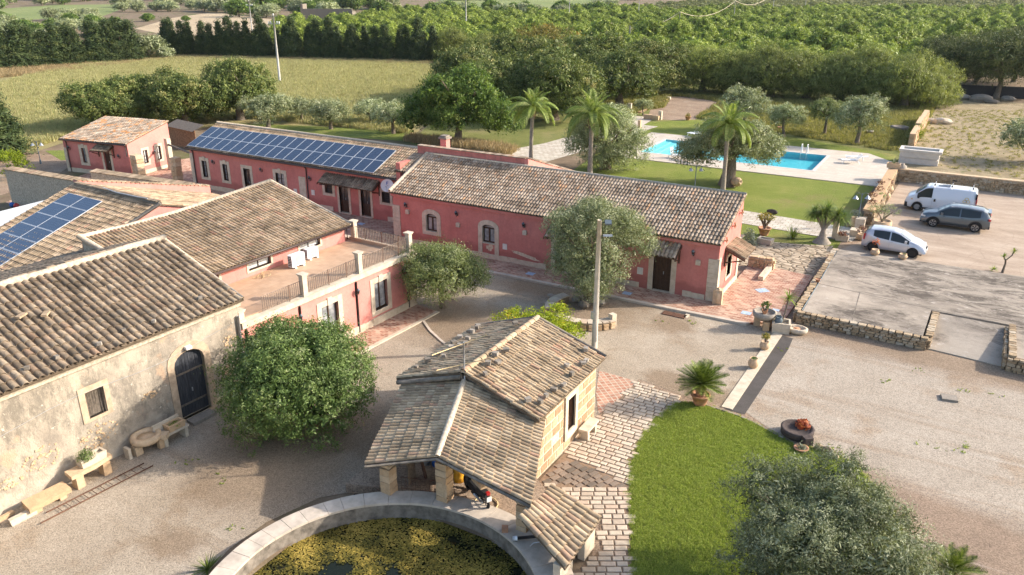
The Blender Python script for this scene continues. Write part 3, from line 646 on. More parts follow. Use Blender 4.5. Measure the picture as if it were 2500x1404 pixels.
def arch_pts(a, b, z0, zs, rise, n=8):
 """closed outline, up the left side, over the arch, down the right side"""
 pts = [(a, z0)]
 if rise <= 0: return pts + [(a, zs), (b, zs), (b, z0)]
 for k in range(n + 1):
  t = k / n; ang = math.pi * (1 - t); pts.append(((a + b) / 2 + (b - a) / 2 * math.cos(ang), zs + rise * math.sin(ang)))
 return pts + [(b, z0)]
def surround(F, inner, outer, d_out, d_in, mb, closed=False):
 """stone frame between two matching outlines, from d_out (proud) to d_in (in the reveal)"""
 n = len(inner); rngk = range(n if closed else n - 1)
 for k in rngk:
  k2 = (k + 1) % n; I0, I1, O0, O1 = inner[k], inner[k2], outer[k], outer[k2]
  mb.face([F.p(*O0, d_out), F.p(*O1, d_out), F.p(*I1, d_out), F.p(*I0, d_out)])
  mb.face([F.p(*I0, d_out), F.p(*I1, d_out), F.p(*I1, d_in), F.p(*I0, d_in)])
  mb.face([F.p(*O1, d_out), F.p(*O0, d_out), F.p(*O0, 0.02), F.p(*O1, 0.02)])
 if not closed:
  for I, O in ((inner[0], outer[0]), (inner[-1], outer[-1])):
   mb.face([F.p(*I, d_out), F.p(*O, d_out), F.p(*O, d_in), F.p(*I, d_in)])
def window(parent, F, a, b, z0, z1, fr=0.18, rise=0.0, mull=True, glass='glass_dark', frame_mat='limestone', sash='brown_wood', sill=True, rows=1, key=False, grille=False, head=0.0, proud=0.03, sash_w=0.06):
 """inner opening a..b, z0..z1 (z1 = springing if rise). Part window_surround with sash, pane, sill as sub-parts."""
 m = MB(); inner = arch_pts(a, b, z0, z1, rise); outer = arch_pts(a - fr, b + fr, z0 - (fr * 0.85 if sill else 0), z1 + (fr if rise <= 0 else fr * 0.25) + head, rise + (fr * 0.75 if rise > 0 else 0))
 surround(F, inner, outer, -proud, 0.2, m, closed=sill)
 if key: F.bar(m, (a + b) / 2 - 0.14, (a + b) / 2 + 0.14, z1 - 0.0, z1 + fr + 0.09, -proud - 0.03, 0.1)
 w = m.build('window', frame_mat, parent)
 s = MB(); d0, d1 = 0.13, 0.18; t = sash_w
 top = z1 + rise
 F.bar(s, a, a + t, z0, z1, d0, d1); F.bar(s, b - t, b, z0, z1, d0, d1); F.bar(s, a + t, b - t, z0, z0 + t, d0, d1)
 if rise > 0:
  ar = arch_pts(a, b, z0, z1, rise)[1:-1]
  for k in range(len(ar) - 1):
   m2 = [ar[k], ar[k + 1], (ar[k + 1][0], ar[k + 1][1] - t), (ar[k][0], ar[k][1] - t)]
   s.face([F.p(*q, d0) for q in m2])
  F.bar(s, a + t, b - t, z1 - t, z1, d0, d1)
 else: F.bar(s, a + t, b - t, z1 - t, z1, d0, d1)
 if mull: c = (a + b) / 2; F.bar(s, c - t * 0.6, c + t * 0.6, z0 + t, z1 - t * 0.5, d0 - 0.01, d1)
 for k in range(1, rows): zz = z0 + (z1 - z0) * k / rows; F.bar(s, a + t, b - t, zz - 0.02, zz + 0.02, d0 + 0.01, d1)
 s.build('sash', sash, w)
 cols = [(a + t, (a + b) / 2 - t * 0.6), ((a + b) / 2 + t * 0.6, b - t)] if mull else [(a + t, b - t)]
 for (p, q) in cols:
  g = MB(); F.poly(g, [(p, z0 + t), (q, z0 + t), (q, z1 - t), (p, z1 - t)], 0.158); g.build('pane', glass, w)
 if rise > 0: g = MB(); g.face([F.p(x, y - 0.02, 0.165) for x, y in arch_pts(a, b, z1, z1, rise)[1:-1]]); g.build('fanlight', glass, w)
 if grille:
  gm = MB(); nb = grille
  for k in range(nb): x = a + (b - a) * (k + 0.5) / nb; F.bar(gm, x - 0.009, x + 0.009, z0, z1, 0.03, 0.05)
  for k in range(5 if grille > 5 else 3): zz = z0 + (z1 - z0) * (k + 0.5) / (5 if grille > 5 else 3); F.bar(gm, a, b, zz - 0.009, zz + 0.009, 0.035, 0.05)
  gm.build('grille', 'dark_metal', w)
 return w
def door(parent, F, a, b, z0, z1, fr=0.18, wood='brown_wood', glassy=False, planks=6, frame_mat='limestone', proud=0.03, rise=0.0, half=None, label=None):
 m = MB(); inner = arch_pts(a, b, z0, z1, rise); outer = arch_pts(a - fr, b + fr, z0, z1 + fr * (1 if rise <= 0 else 0.3), rise + (fr * 0.9 if rise > 0 else 0))
 surround(F, inner, outer, -proud, 0.22, m); F.bar(m, a - fr * 0.6, b + fr * 0.6, z0 - 0.14, z0 + 0.02, -0.06, 0.22)
 w = m.build('doorway', frame_mat, parent)
 if label: w['label'] = label
 n = planks
 for k in range(n):
  x0 = a + (b - a) * k / n; x1 = a + (b - a) * (k + 1) / n; p = MB(); zt = z1
  if rise > 0:
   xm = ((x0 + x1) / 2 - (a + b) / 2) / ((b - a) / 2); zt = z1 + rise * math.sqrt(max(0, 1 - xm * xm)) - 0.01
  F.bar(p, x0 + 0.004, x1 - 0.004, z0 + 0.02, zt, 0.15 + rng.uniform(0, 0.008), 0.2); p.build('plank', wood, w)
 if glassy:
  g = MB(); c = (a + b) / 2
  for (p, q) in ((a + 0.09, c - 0.05), (c + 0.05, b - 0.09)): F.poly(g, [(p, z0 + 0.95), (q, z0 + 0.95), (q, z1 - 0.12), (p, z1 - 0.12)], 0.14)
  g.build('pane', 'glass_dark', w)
 h = MB(); F.bar(h, (a + b) / 2 + 0.03, (a + b) / 2 + 0.06, z0 + 1.0, z0 + 1.16, 0.11, 0.15); h.build('handle', 'galvanised', w)
 return w
def quoin(parent, F, a0, a1, z0, z1, n, proud=0.035, mat='limestone', d=0.1):
 for k in range(n):
  m = MB(); h = (z1 - z0) / n; F.bar(m, a0 + rng.uniform(0, 0.015), a1 - rng.uniform(0, 0.015), z0 + k * h + 0.006, z0 + (k + 1) * h - 0.006, -proud - rng.uniform(0, 0.008), d); m.build('stone', mat, parent)
def stones_band(parent, F, a0, a1, z0, z1, mat='limestone', w=0.7, proud=0.045, d=0.05, skip=()):
 x = a0
 while x < a1 - 0.05:
  L = min(w * rng.uniform(0.7, 1.3), a1 - x)
  if not any(s0 < x + L and x < s1 for s0, s1 in skip):
   m = MB(); F.bar(m, x + 0.006, x + L - 0.006, z0, z1 + rng.uniform(-0.03, 0.03), -proud - rng.uniform(0, 0.012), d); m.build('plinth_stone', mat, parent)
  x += L
def canopy(parent, F, a0, a1, zt, zb, out, cols, mat='tile_brown', brackets=True, cut=1, single=60):
 """little tiled lean-to over a door, carried on wooden brackets"""
 P = lambda a, z, d: F.p(a, z, d)
 top0, top1, b0, b1 = P(a0, zt, -0.02), P(a1, zt, -0.02), P(a0, zb, -out), P(a1, zb, -out)
 r = roof(parent, top0, top1, b0, b1, mat, spacing=(a1 - a0) / cols, expo=0.28, single=single, deck_mat='canopy_wood', thick=0.05, name='door_canopy')
 m = MB()
 for a in (a0 - 0.03, a1 + 0.03):
  q = [P(a - 0.025, zt - 0.03, 0), P(a - 0.025, zb - 0.03, -out), P(a - 0.025, zb - 0.14, -out), P(a - 0.025, zt - 0.16, 0)]
  q2 = [P(a + 0.025, zt - 0.03, 0), P(a + 0.025, zb - 0.03, -out), P(a + 0.025, zb - 0.14, -out), P(a + 0.025, zt - 0.16, 0)]
  m.faces(q + q2, [(0, 1, 2, 3), (7, 6, 5, 4), (0, 4, 5, 1), (1, 5, 6, 2), (2, 6, 7, 3), (3, 7, 4, 0)])
 m.build('rafter', 'canopy_wood', r)
 for a in (a0 + 0.05, a1 - 0.05):
  b = MB(); b.tube([P(a, zb - 0.14, -out * 0.85), P(a, zt - 0.9, -0.03)], 0.04, 5); F.bar(b, a - 0.04, a + 0.04, zt - 1.1, zt - 0.1, -0.07, 0); b.build('bracket', 'canopy_wood', r)
 return r
def wall_lamp(F, a, z, label, frame=0.0):
 """small black lantern on a bracket"""
 p = F.p(a, z, -0.02); t = thing('wall_lantern', label, 'lantern', p, frame, 'black wall lanterns')
 m = MB(); F.bar(m, a - 0.04, a + 0.04, z - 0.12, z + 0.1, -0.03, 0.0); m.tube([F.p(a, z - 0.05, -0.02), F.p(a, z - 0.14, -0.12), F.p(a, z + 0.0, -0.2)], 0.015, 5); m.build('bracket', 'dark_metal', t)
 c = F.p(a, z, -0.2); h = MB(); h.lathe((c[0], c[1], z), [(0.0, -0.02), (0.05, -0.02), (0.085, 0.16), (0.11, 0.17), (0.03, 0.26), (0.0, 0.30)], 6); h.build('lamp_head', 'lamp_metal', t)
 g = MB(); g.lathe((c[0], c[1], z), [(0.052, 0.0), (0.088, 0.15)], 6); g.build('pane', 'glass_dark', t)
 return t
def wall_light_block(F, a, z, label, frame=0.0):
 m = MB(); F.bar(m, a - 0.13, a + 0.13, z - 0.13, z + 0.13, -0.12, 0.0); F.bar(m, a - 0.09, a + 0.09, z + 0.131, z + 0.16, -0.09, 0.0)
 t = thing('stone_uplighter', label, 'wall light', F.p(a, z, 0), frame, 'stone wall lights'); m.build('block', 'limestone', t); return t
def pipe(parent, F, a, z0, z1, mat='gutter_brown', r=0.045, name='downpipe'):
 m = MB(); m.tube([F.p(a, z1, -0.28), F.p(a, z1 - 0.2, -0.08), F.p(a, z1 - 0.3, -0.06), F.p(a, z0, -0.06)], r, 7); return m.build(name, mat, parent)
def pot(mb, c, r, h, kind=0, seg=18):
 if kind == 0: pr = [(r * 0.6, 0), (r * 0.75, h * 0.3), (r, h * 0.9), (r * 1.1, h * 0.9), (r * 1.1, h), (r * 0.92, h), (r * 0.85, h * 0.86), (0, h * 0.86)]
 elif kind == 1: pr = [(r * 0.6, 0), (r * 0.95, h * 0.3), (r * 1.05, h * 0.55), (r * 0.8, h * 0.85), (r * 0.72, h * 0.92), (r * 0.85, h), (r * 0.7, h), (r * 0.62, h * 0.9), (0, h * 0.88)]
 else: pr = [(r * 0.25, 0), (r * 0.7, h * 0.3), (r, h * 0.6), (r * 0.85, h * 0.85), (r * 0.45, h * 0.93), (r * 0.5, h), (r * 0.38, h), (0.0, h * 0.85)]
 mb.lathe(c, pr, seg)
def blob(mb, c, size, seed, nu=9, nv=6, rough=0.22, rz=0.0):
 """uneven boulder"""
 rr = random.Random(seed); ph = [rr.uniform(0, 6.28) for _ in range(6)]; vs_ = []; fs = []
 for j in range(nv + 1):
  th = math.pi * j / nv
  for i in range(nu):
   a = 2 * math.pi * i / nu; k = 1 + rough * (math.sin(2 * a + ph[0] + th) * 0.5 + math.sin(3 * a + ph[1]) * math.sin(2 * th + ph[2]) * 0.6 + rr.uniform(-0.35, 0.35))
   x, y = rot2(math.sin(th) * math.cos(a) * size[0] * k, math.sin(th) * math.sin(a) * size[1] * k, rz)
   vs_.append((c[0] + x, c[1] + y, c[2] + math.cos(th) * size[2] * (1 + rough * rr.uniform(-0.4, 0.4))))
 for j in range(nv):
  for i in range(nu): fs.append((j * nu + i, j * nu + (i + 1) % nu, (j + 1) * nu + (i + 1) % nu, (j + 1) * nu + i))
 mb.faces(vs_, fs)
STONE_MESH = {}
def stone_mesh(mat, k):
 if (mat, k) not in STONE_MESH:
  m = MB(); rr = random.Random(k * 7 + 1); vs_ = []
  for z in (-1, 1):
   for (x, y) in ((-1, -1), (0, -1.12), (1, -1), (1, 1), (0, 1.1), (-1, 1)):
    vs_.append((0.5 * x * (1 - 0.22 * rr.random()), 0.5 * y * (1 - 0.3 * rr.random()), 0.5 * z * (1 - 0.25 * rr.random())))
  m.faces(vs_, [(5, 4, 3, 2, 1, 0), (6, 7, 8, 9, 10, 11)] + [(i, (i + 1) % 6, 6 + (i + 1) % 6, 6 + i) for i in range(6)])
  STONE_MESH[(mat, k)] = m.mesh('stone', mat)
 return STONE_MESH[(mat, k)]
def rubble_face(items, p0, p1, z0, z1, sw, sh, thick=0.16, out=(0, -1)):
 """stones of a dry wall face between two ground points; items collects (pos, size, rz)"""
 p0, p1 = Vector(p0), Vector(p1); L = (p1 - p0).length; d = (p1 - p0) / L; rz = math.atan2(d.y, d.x); z = z0
 while z < z1 - 0.03:
  h = min(sh * rng.uniform(0.75, 1.3), z1 - z); x = rng.uniform(0, sw * 0.5) * 0
  while x < L - 0.02:
   w_ = min(sw * rng.uniform(0.55, 1.5), L - x); c = p0 + d * (x + w_ / 2)
   items.append(((c.x + out[0] * (0.02 + rng.uniform(-0.03, 0.03)), c.y + out[1] * (0.02 + rng.uniform(-0.03, 0.03)), z + h / 2), (w_ * 0.97, thick, h * 0.98), rz + rng.uniform(-0.05, 0.05), rng.uniform(-0.08, 0.08)))
   x += w_
  z += h
def place_stones(parent, items, mat, single=300, name='stone', frame=0.0):
 org = Vector(parent_origin(parent) or (0, 0, 0))
 def key(it):
  x, y = rot2(it[0][0], it[0][1], frame); px, py = pix(x, y, it[0][2]); return depth(x, y, it[0][2]) + (0 if -5 < px < 2505 and -5 < py < 1409 else 500)
 items = sorted(items, key=key); rest = MB()
 for i, (c, sz, rz, rx) in enumerate(items):
  me = stone_mesh(mat, i % 5); M4 = Matrix.Translation(Vector(c) - org) @ Matrix.Rotation(rz, 4, 'Z') @ Matrix.Rotation(rx, 4, 'Y') @ Matrix.Diagonal((*sz, 1))
  if i < single: link_part(name, me, parent, M4)
  else:
   rest.cur = rng.random(); M5 = Matrix.Translation(org) @ M4
   rest.faces([M5 @ v.co for v in me.vertices], [tuple(p.vertices) for p in me.polygons])
 if rest.f: rest.build('small_stones', mat, parent, kind='stuff')
# ------------------------------------------------------------------ foliage
def leaf_mesh(name, mat, centers, normals, size, aspect=0.4, spread=0.8, seed=0, rnd=None, droop=0.0, trunk=None, extra=None):
 """thousands of leaf-shaped quads in one mesh"""
 g = np.random.default_rng(seed); n = len(centers); C = np.asarray(centers, dtype=np.float32)
 nr = np.asarray(normals) + g.normal(0, spread, (n, 3)); nr /= np.linalg.norm(nr, axis=1, keepdims=True) + 1e-9
 t = g.normal(0, 1, (n, 3)); t[:, 2] -= droop; t -= nr * (t * nr).sum(1, keepdims=True); t /= np.linalg.norm(t, axis=1, keepdims=True) + 1e-9
 b = np.cross(nr, t); s = (size * g.uniform(0.6, 1.35, (n, 1)))
 V = np.stack([C - t * s * 0.5, C + b * s * aspect * 0.5, C + t * s * 0.5, C - b * s * aspect * 0.5], 1).reshape(-1, 3).astype(np.float32)
 me = bpy.data.meshes.new(name); me.vertices.add(4 * n); me.vertices.foreach_set('co', V.ravel())
 me.loops.add(4 * n); me.loops.foreach_set('vertex_index', np.arange(4 * n, dtype=np.int32))
 me.polygons.add(n); me.polygons.foreach_set('loop_start', np.arange(0, 4 * n, 4, dtype=np.int32)); me.polygons.foreach_set('loop_total', np.full(n, 4, dtype=np.int32))
 me.materials.append(mt(mat)); me.update(calc_edges=True)
 a = me.attributes.new('rnd', 'FLOAT', 'FACE'); a.data.foreach_set('value', (g.random(n) if rnd is None else np.clip(rnd, 0, 1)).astype(np.float32))
 return me
def crown_points(blobs, nclump, per, cr, seed, shell=(0.72, 1.04), under=0.35, up=0.3, flat=0.8, full=False):
 """leaf clumps over lobes (x, y, z, rx, ry, rz); returns centres, outward directions, tone"""
 g = np.random.default_rng(seed); B = np.array(blobs, dtype=float); vol = (B[:, 3] * B[:, 4] + B[:, 4] * B[:, 5]) ; pr = vol / vol.sum()
 k = g.choice(len(B), nclump, p=pr); d = g.normal(0, 1, (nclump, 3)); d[:, 2] += up; d /= np.linalg.norm(d, axis=1, keepdims=True)
 keep = (d[:, 2] > -0.75) | (g.random(nclump) < under); d = d[keep]; k = k[keep]; m = len(k)
 rad = g.uniform(shell[0], shell[1], (m, 1)) ** 1.0; rad = np.where(g.random((m, 1)) < 0.06, rad * 1.13, rad); cc = B[k, :3] + d * B[k, 3:6] * rad
 # clumps buried in another lobe are dropped
 ins = np.zeros(m, bool)
 for j, bb in enumerate(B):
  q = ((cc - bb[:3]) / bb[3:6]); ins |= ((q ** 2).sum(1) < 0.42) & (k != j)
 if not full: cc, d = cc[~ins], d[~ins]
 m = len(cc); tone = g.normal(0.45, 0.24, m)
 csz = cr * g.uniform(0.6, 1.4, (m, 1, 1))
 off = g.normal(0, 1, (m, per, 3)) * np.array([1, 1, flat]) * csz * 0.55
 pts = (cc[:, None, :] + off).reshape(-1, 3)
 dirs = (d[:, None, :] * 0.9 + off / (csz + 1e-6) * 0.8).reshape(-1, 3); dirs /= np.linalg.norm(dirs, axis=1, keepdims=True) + 1e-9
 tn = (tone[:, None] + g.normal(0, 0.13, (m, per)) + off[:, :, 2] / cr * 0.10).reshape(-1)
 return pts, dirs, tn
def lobes(R_, H, seed, n=7, spread=0.55, size=0.55, base=0.0, flat=0.85):
 """lobed crown outline: radius R_, from z=base to z=base+H"""
 rr = random.Random(seed); c = base + H * 0.5; out = [(0, 0, c, R_ * 0.72, R_ * 0.72, H * 0.46)]
 for i in range(n):
  a = 2 * math.pi * (i + rr.uniform(-0.3, 0.3)) / n; q = R_ * spread * rr.uniform(0.8, 1.15); zz = c + H * rr.uniform(-0.22, 0.22); s_ = R_ * size * rr.uniform(0.75, 1.15)
  out.append((q * math.cos(a), q * math.sin(a), zz, s_, s_, min(s_ * flat, H * 0.42)))
 for i in range(max(2, n // 3)):
  a = rr.uniform(0, 6.28); q = R_ * 0.3 * rr.random(); s_ = R_ * size * rr.uniform(0.6, 0.9); out.append((q * math.cos(a), q * math.sin(a), base + H - s_ * 0.8, s_, s_, s_ * 0.8))
 return out
def trunk_mesh(h, r, seed, limbs=5, reach=1.0, lh=1.0, fork=0.6, mat='bark', twist=0.15, seg=9, roots=True):
 rr = random.Random(seed); m = MB(); pts = [(0, 0, -0.1)]; x = y = 0
 for k in range(1, 5):
  x += rr.uniform(-twist, twist) * h * 0.3; y += rr.uniform(-twist, twist) * h * 0.3; pts.append((x, y, h * k / 4))
 m.tube(pts, [r * (1.55 if roots else 1.1), r * 1.1, r * 0.95, r * 0.9, r * 0.85], seg)
 tp = pts[-1]; fk = pts[2]
 for i in range(limbs):
  a = 2 * math.pi * (i + rr.uniform(-0.3, 0.3)) / limbs; q = reach * rr.uniform(0.65, 1.0); z0 = h * rr.uniform(fork, 1.0); s = Vector(pts[3]).lerp(Vector(tp), rr.random())
  e = Vector((tp[0] + q * math.cos(a), tp[1] + q * math.sin(a), h + lh * rr.uniform(0.6, 1.1))); md = s.lerp(e, 0.5) + Vector((rr.uniform(-1, 1), rr.uniform(-1, 1), rr.uniform(-0.3, 0.6))) * q * 0.13
  m.tube([s, md, e], [r * 0.5, r * 0.33, r * 0.12], 6)
  for j in range(2):
   e2 = e + Vector((math.cos(a + rr.uniform(-1, 1)), math.sin(a + rr.uniform(-1, 1)), rr.uniform(0.1, 0.9))) * q * 0.4; m.tube([md.lerp(e, 0.6), e2], [r * 0.2, r * 0.05], 5)
 return m.mesh('trunk', mat)
PROTO = {}
def tree_proto(key, mat, R_, H, base, nclump, per, cr, leaf, seed, trunk_r=0.2, nl=7, aspect=0.4, droop=0.0, spread=0.8, lobe=0.55, size=0.55, under=0.35, limbs=5, shell=(0.72, 1.04), blobs=None, core=True, flat=0.85, twist=0.15):
 B = blobs or lobes(R_, H, seed, nl, lobe, size, base, flat); pts, dirs, tn = crown_points(B, nclump, per, cr, seed, shell, under)
 if core:
  p2, d2, t2 = crown_points(B, nclump // 2, max(4, per // 3), cr * 1.5, seed + 99, (0.3, 0.72), 1.0, full=True)
  sz = np.r_[np.full(len(pts), leaf), np.full(len(p2), leaf * 2.4)][:, None]; pts = np.r_[pts, p2]; dirs = np.r_[dirs, d2]; tn = np.r_[tn, t2 - 0.1]
 else: sz = leaf
 PROTO[key] = (leaf_mesh('crown_' + key, mat, pts, dirs, sz, aspect, spread, seed, tn, droop), trunk_mesh(base + H * 0.35, trunk_r, seed, limbs, R_ * 0.62, H * 0.35, twist=twist))
 return PROTO[key]
NTREE = [0]
def put_tree(key, name, label, loc, s=1.0, rz=None, group=None, sz=None, cat='tree', z=0.0):
 NTREE[0] += 1; rr = random.Random(NTREE[0] * 13 + 5)
 t = lthing(name, label, cat, (loc[0], loc[1], z), rr.uniform(0, 6.28) if rz is None else rz, group); t.scale = (s, s, sz or s)
 cm, tm = PROTO[key]; link_part('crown', cm, t)
 if tm: link_part('trunk', tm, t)
 return t
# ------------------------------------------------------------------ survey of wall planes
def onF(F, px, py, frame=0.0):
 d = ray(px, py); dx, dy = rot2(d.x, d.y, -frame)
 if F.axis == 'x': t = F.c / dy; return (dx * t, CAM_H + d.z * t)
 t = F.c / dx; return (dy * t, CAM_H + d.z * t)
def rectF(F, tl, br, frame=0.0):
 a, z1 = onF(F, *tl, frame); b, z0 = onF(F, *br, frame); return (min(a, b), max(a, b), z0, z1)
def GF(px, py, z, frame):
 return rot2(*G(px, py, z), -frame)
# ------------------------------------------------------------------ the ground and its surfaces
def build_ground():
 m = MB(); m.face([(-3500, -900, -0.02), (3500, -900, -0.02), (3500, 3500, -0.02), (-3500, 3500, -0.02)])
 # the pool and the tank go down into the ground: the sheet has to be open over them
 m = MB(); S = 3500
 def ring(x0, x1, y0, y1): return
 holes = [(-29.3, -12.4, 77.0, 84.6), (-16.6, -7.7, 9.05, 17.95)]
 xs = [-S, -29.3, -16.6, -12.4, -7.7, S]; ys = [-S, 9.05, 17.95, 77.0, 84.6, S]
 for i in range(5):
  for j in range(5):
   cx, cy = (xs[i] + xs[i + 1]) / 2, (ys[j] + ys[j + 1]) / 2
   if any(h[0] < cx < h[1] and h[2] < cy < h[3] for h in holes): continue
   m.face([(xs[i], ys[j], -0.02), (xs[i + 1], ys[j], -0.02), (xs[i + 1], ys[j + 1], -0.02), (xs[i], ys[j + 1], -0.02)])
 structure('ground', m, 'soil')
 psheet('wild_ground', [(1090, 262), (1650, 170), (2330, 215), (2260, 300), (2200, 400), (1700, 330), (1500, 300), (1240, 420), (1000, 350)], -0.012, 'wild_grass')
 psheet('grass_field', [(-300, 230), (180, 160), (420, 128), (640, 130), (1045, 145), (1150, 200), (1000, 340), (620, 300), (560, 305), (150, 350), (60, 380), (-300, 460)], -0.014, 'field_ground')
 psheet('stubble_field', [(330, 70), (420, 44), (520, 30), (700, 52), (780, 70), (560, 86), (400, 84)], -0.014, 'stubble')
 psheet('stubble_strip', [(60, 62), (200, 46), (240, 60), (90, 76)], -0.014, 'stubble')
 psheet('far_meadow', [(-100, 28), (140, 12), (330, 10), (250, 40), (0, 52), (-100, 56)], -0.014, 'far_green')
 psheet('distant_meadow', [(1060, -8), (1520, -8), (1420, 22), (1240, 30), (1100, 22)], -0.014, 'far_green')
 psheet('dirt_track', [(2380, 5), (2520, 8), (2560, 34), (2450, 26)], -0.013, 'stubble')
 psheet('olive_grove_lawn', [(560, 300), (1010, 318), (1000, 345), (620, 322)], -0.006, 'lawn')
 psheet('dry_yard', [(-300, 380), (60, 372), (200, 384), (150, 420), (60, 460), (-300, 560)], -0.010, 'yard_soil')
 psheet('bank_grass', [(110, 368), (170, 366), (175, 388), (150, 392)], -0.005, 'lawn')
 # dry lot right of the tall wall
 sheet('dry_lot', [(-5.3, 77.3), (80, 77.3), (80, 135), (-5.3, 135)], -0.004, 'dry_ground')
 # yard soil of the right-hand side, gravel, parking
 sheet('yard', [(-36, 7), (-36, 41), (-10, 41), (-6.5, 56), (-6.5, 60), (6, 60), (60, 60), (60, -40), (10, -40), (0, 5), (-6.5, 10), (-16.7, 8.9), (-22, -20), (-36, -20)][0:0] or
   [(-7.6, 8.0), (-7.6, 18.0), (-18, 41), (-7, 57), (60, 57), (60, -60), (-7.6, -60)], -0.008, 'yard_soil')
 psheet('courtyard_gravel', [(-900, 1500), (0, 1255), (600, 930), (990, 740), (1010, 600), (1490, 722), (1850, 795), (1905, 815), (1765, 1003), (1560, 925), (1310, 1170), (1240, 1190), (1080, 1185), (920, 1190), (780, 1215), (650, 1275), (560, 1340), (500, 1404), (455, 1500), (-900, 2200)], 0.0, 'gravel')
 # kept grass
 psheet('gravel_lot', [(1926, 822), (1818, 1004), (1900, 1062), (1960, 1094), (2060, 1120), (2160, 1230), (2250, 1404), (2280, 1560), (2900, 1700), (2900, 960), (2500, 890), (2250, 852), (1965, 796)], 0.0, 'gravel_grey')
 sheet('parking_ground', [(-5.0, 76.7), (-5.4, 57.0), (-7.0, 53.0), (60, 53.4), (60, 76.7)], 0.0, 'parking')
 psheet('asphalt_strip', [(1907, 819), (1936, 826), (1925, 852), (1818, 1012), (1772, 999)], 0.006, 'asphalt')
 a, b, c, d = G(1888, 812), G(1910, 818), G(1788, 1001), G(1761, 994)
 m = MB(); m.prism([a, b, c, d], -0.05, 0.035)
 k = structure('white_kerb', m, 'limestone')
 # lawns
 lawn = [(1650, 985), (1690, 984), (1745, 998), (1808, 1018), (1880, 1052), (1932, 1084), (1990, 1096), (2090, 1130), (2180, 1260), (2250, 1404), (2280, 1560), (1545, 1560), (1540, 1300), (1536, 1200), (1540, 1130), (1566, 1072), (1600, 1022)]
 psheet('round_lawn', lawn, 0.012, 'lawn')
 psheet('pool_lawn', [(1400, 415), (1560, 300), (1700, 292), (1900, 330), (2190, 378), (2175, 400), (2125, 470), (2055, 560), (1820, 518), (1560, 470)], 0.0, 'lawn_pool')
 sheet('path_lawn', [(-13.5, 52.9), (-6.6, 54.6), (-6.6, 56.4), (-13.5, 57.1)], 0.001, 'lawn_pool')
 sheet('stone_slab_path', [(-16, 57.3), (-6.0, 56.5), (-5.6, 59.8), (-16, 60.7)], 0.02, 'path_slabs')
 sheet('crazy_paved_terrace', [(-13.0, 48.3), (-7.05, 47.9), (-6.9, 55.0), (-9.0, 54.2), (-13.0, 53.2)], 0.01, 'crazy_paving')
 sheet('garden_path', [(-46, 58), (-37.5, 56), (-34.5, 75), (-33, 92), (-38, 92), (-40, 76)], 0.004, 'path_slabs')
 sheet('dry_garden', [(-46, 52), (-13.5, 52), (-14, 58), (-28, 60), (-34, 66), (-46, 60)], -0.002, 'wild_grass')
 psheet('bare_patch', [(1590, 262), (1640, 236), (1760, 236), (1740, 268), (1690, 296), (1580, 290)], -0.003, 'yard_soil')
 psheet('seat_paving', [(1530, 280), (1600, 288), (1560, 312), (1500, 305)], 0.006, 'deck_stone')
 # paving in front of the houses
 m = MB(); m.prism([(-35.0, 39.2), (-8.4, 39.2), (-6.9, 40.3), (-6.9, 48.0), (-10.75, 48.6), (-10.75, 41.1), (-35.0, 41.1)], -0.05, 0.11)
 structure('red_patio', m, 'red_paving')
 m = MB(); m.prism([(-35.0, 38.95), (-8.5, 38.95), (-8.4, 39.2), (-35.0, 39.2)], -0.05, 0.12); structure('patio_kerb', m, 'rim_concrete')
 sheet('red_courtyard', [(-66, 33.5), (-46, 33.5), (-40, 31), (-30, 36), (-33, 44.7), (-57, 44.7), (-60, 54), (-66, 54), (-70, 44)], 0.004, 'red_paving')
 m = MB(); P = [(-26.64, 19.8), (-25.2, 19.8), (-25.1, 31.2), (-26.64, 31.4)]
 m.prism([rot2(x, y, FB) for x, y in P], -0.05, 0.04); structure('house_pavement', m, 'red_paving')
 m = MB(); P = [(-25.2, 19.8), (-25.0, 19.8), (-24.9, 31.2), (-25.1, 31.2)]; m.prism([rot2(x, y, FB) for x, y in P], -0.05, 0.06); structure('pavement_kerb', m, 'limestone')
 m = MB(); pts = [G(*p) for p in ((1065, 762), (1032, 782), (1050, 808), (1076, 832), (1098, 850))]
 for p, q in zip(pts[:-1], pts[1:]): m.obox(((p[0] + q[0]) / 2, (p[1] + q[1]) / 2, 0.01), (math.dist(p, q) + 0.03, 0.13, 0.08), math.atan2(q[1] - p[1], q[0] - p[0]))
 structure('gravel_edging', m, 'rim_concrete')
 sheet('diamond_terrace', [(-13.3, 26.65), (-10.3, 26.65), (-9.75, 29.6), (-13.3, 31.6)][0:0] or [G(*p) for p in ((1462, 905), (1556, 932), (1500, 985), (1461, 1012), (1455, 960))], 0.012, 'diamond_paving')
 # blue and white tile insets
 for px, py, s_, rz, lab in ((1861, 709, 0.55, 45, 'blue and white tile diamond in the middle of the red patio'), (1822, 764, 0.42, 0, 'blue and white tile inset beside the stone table'),
      (1295, 668, 0.42, 0, 'blue tile inset in the shaded red pavement below the wall with two arched windows'), (1531, 716, 0.42, 0, 'blue tile inset in the pavement left of the brown door'),
      (881, 543, 0.42, 0, 'blue tile inset near the double door canopy'), (1894, 757, 0.3, 0, 'small pale blue tile inset near the platform')):
  x, y = G(px, py, 0.115); t = MB(); t.obox((0, 0, 0), (s_ * 1.2, s_, 0.012), R(rz)); o = t.build('tile_inset', 'tile_blue_white', None, org=(0, 0, 0)); o.location = (x, y, 0.116 if py > 600 else 0.012); tag(o, lab, 'floor tile')
def inside(p, poly):
 x, y = p; c = False; n = len(poly); j = n - 1
 for i in range(n):
  if (poly[i][1] > y) != (poly[j][1] > y) and x < (poly[j][0] - poly[i][0]) * (y - poly[i][1]) / (poly[j][1] - poly[i][1]) + poly[i][0]: c = not c
  j = i
 return c
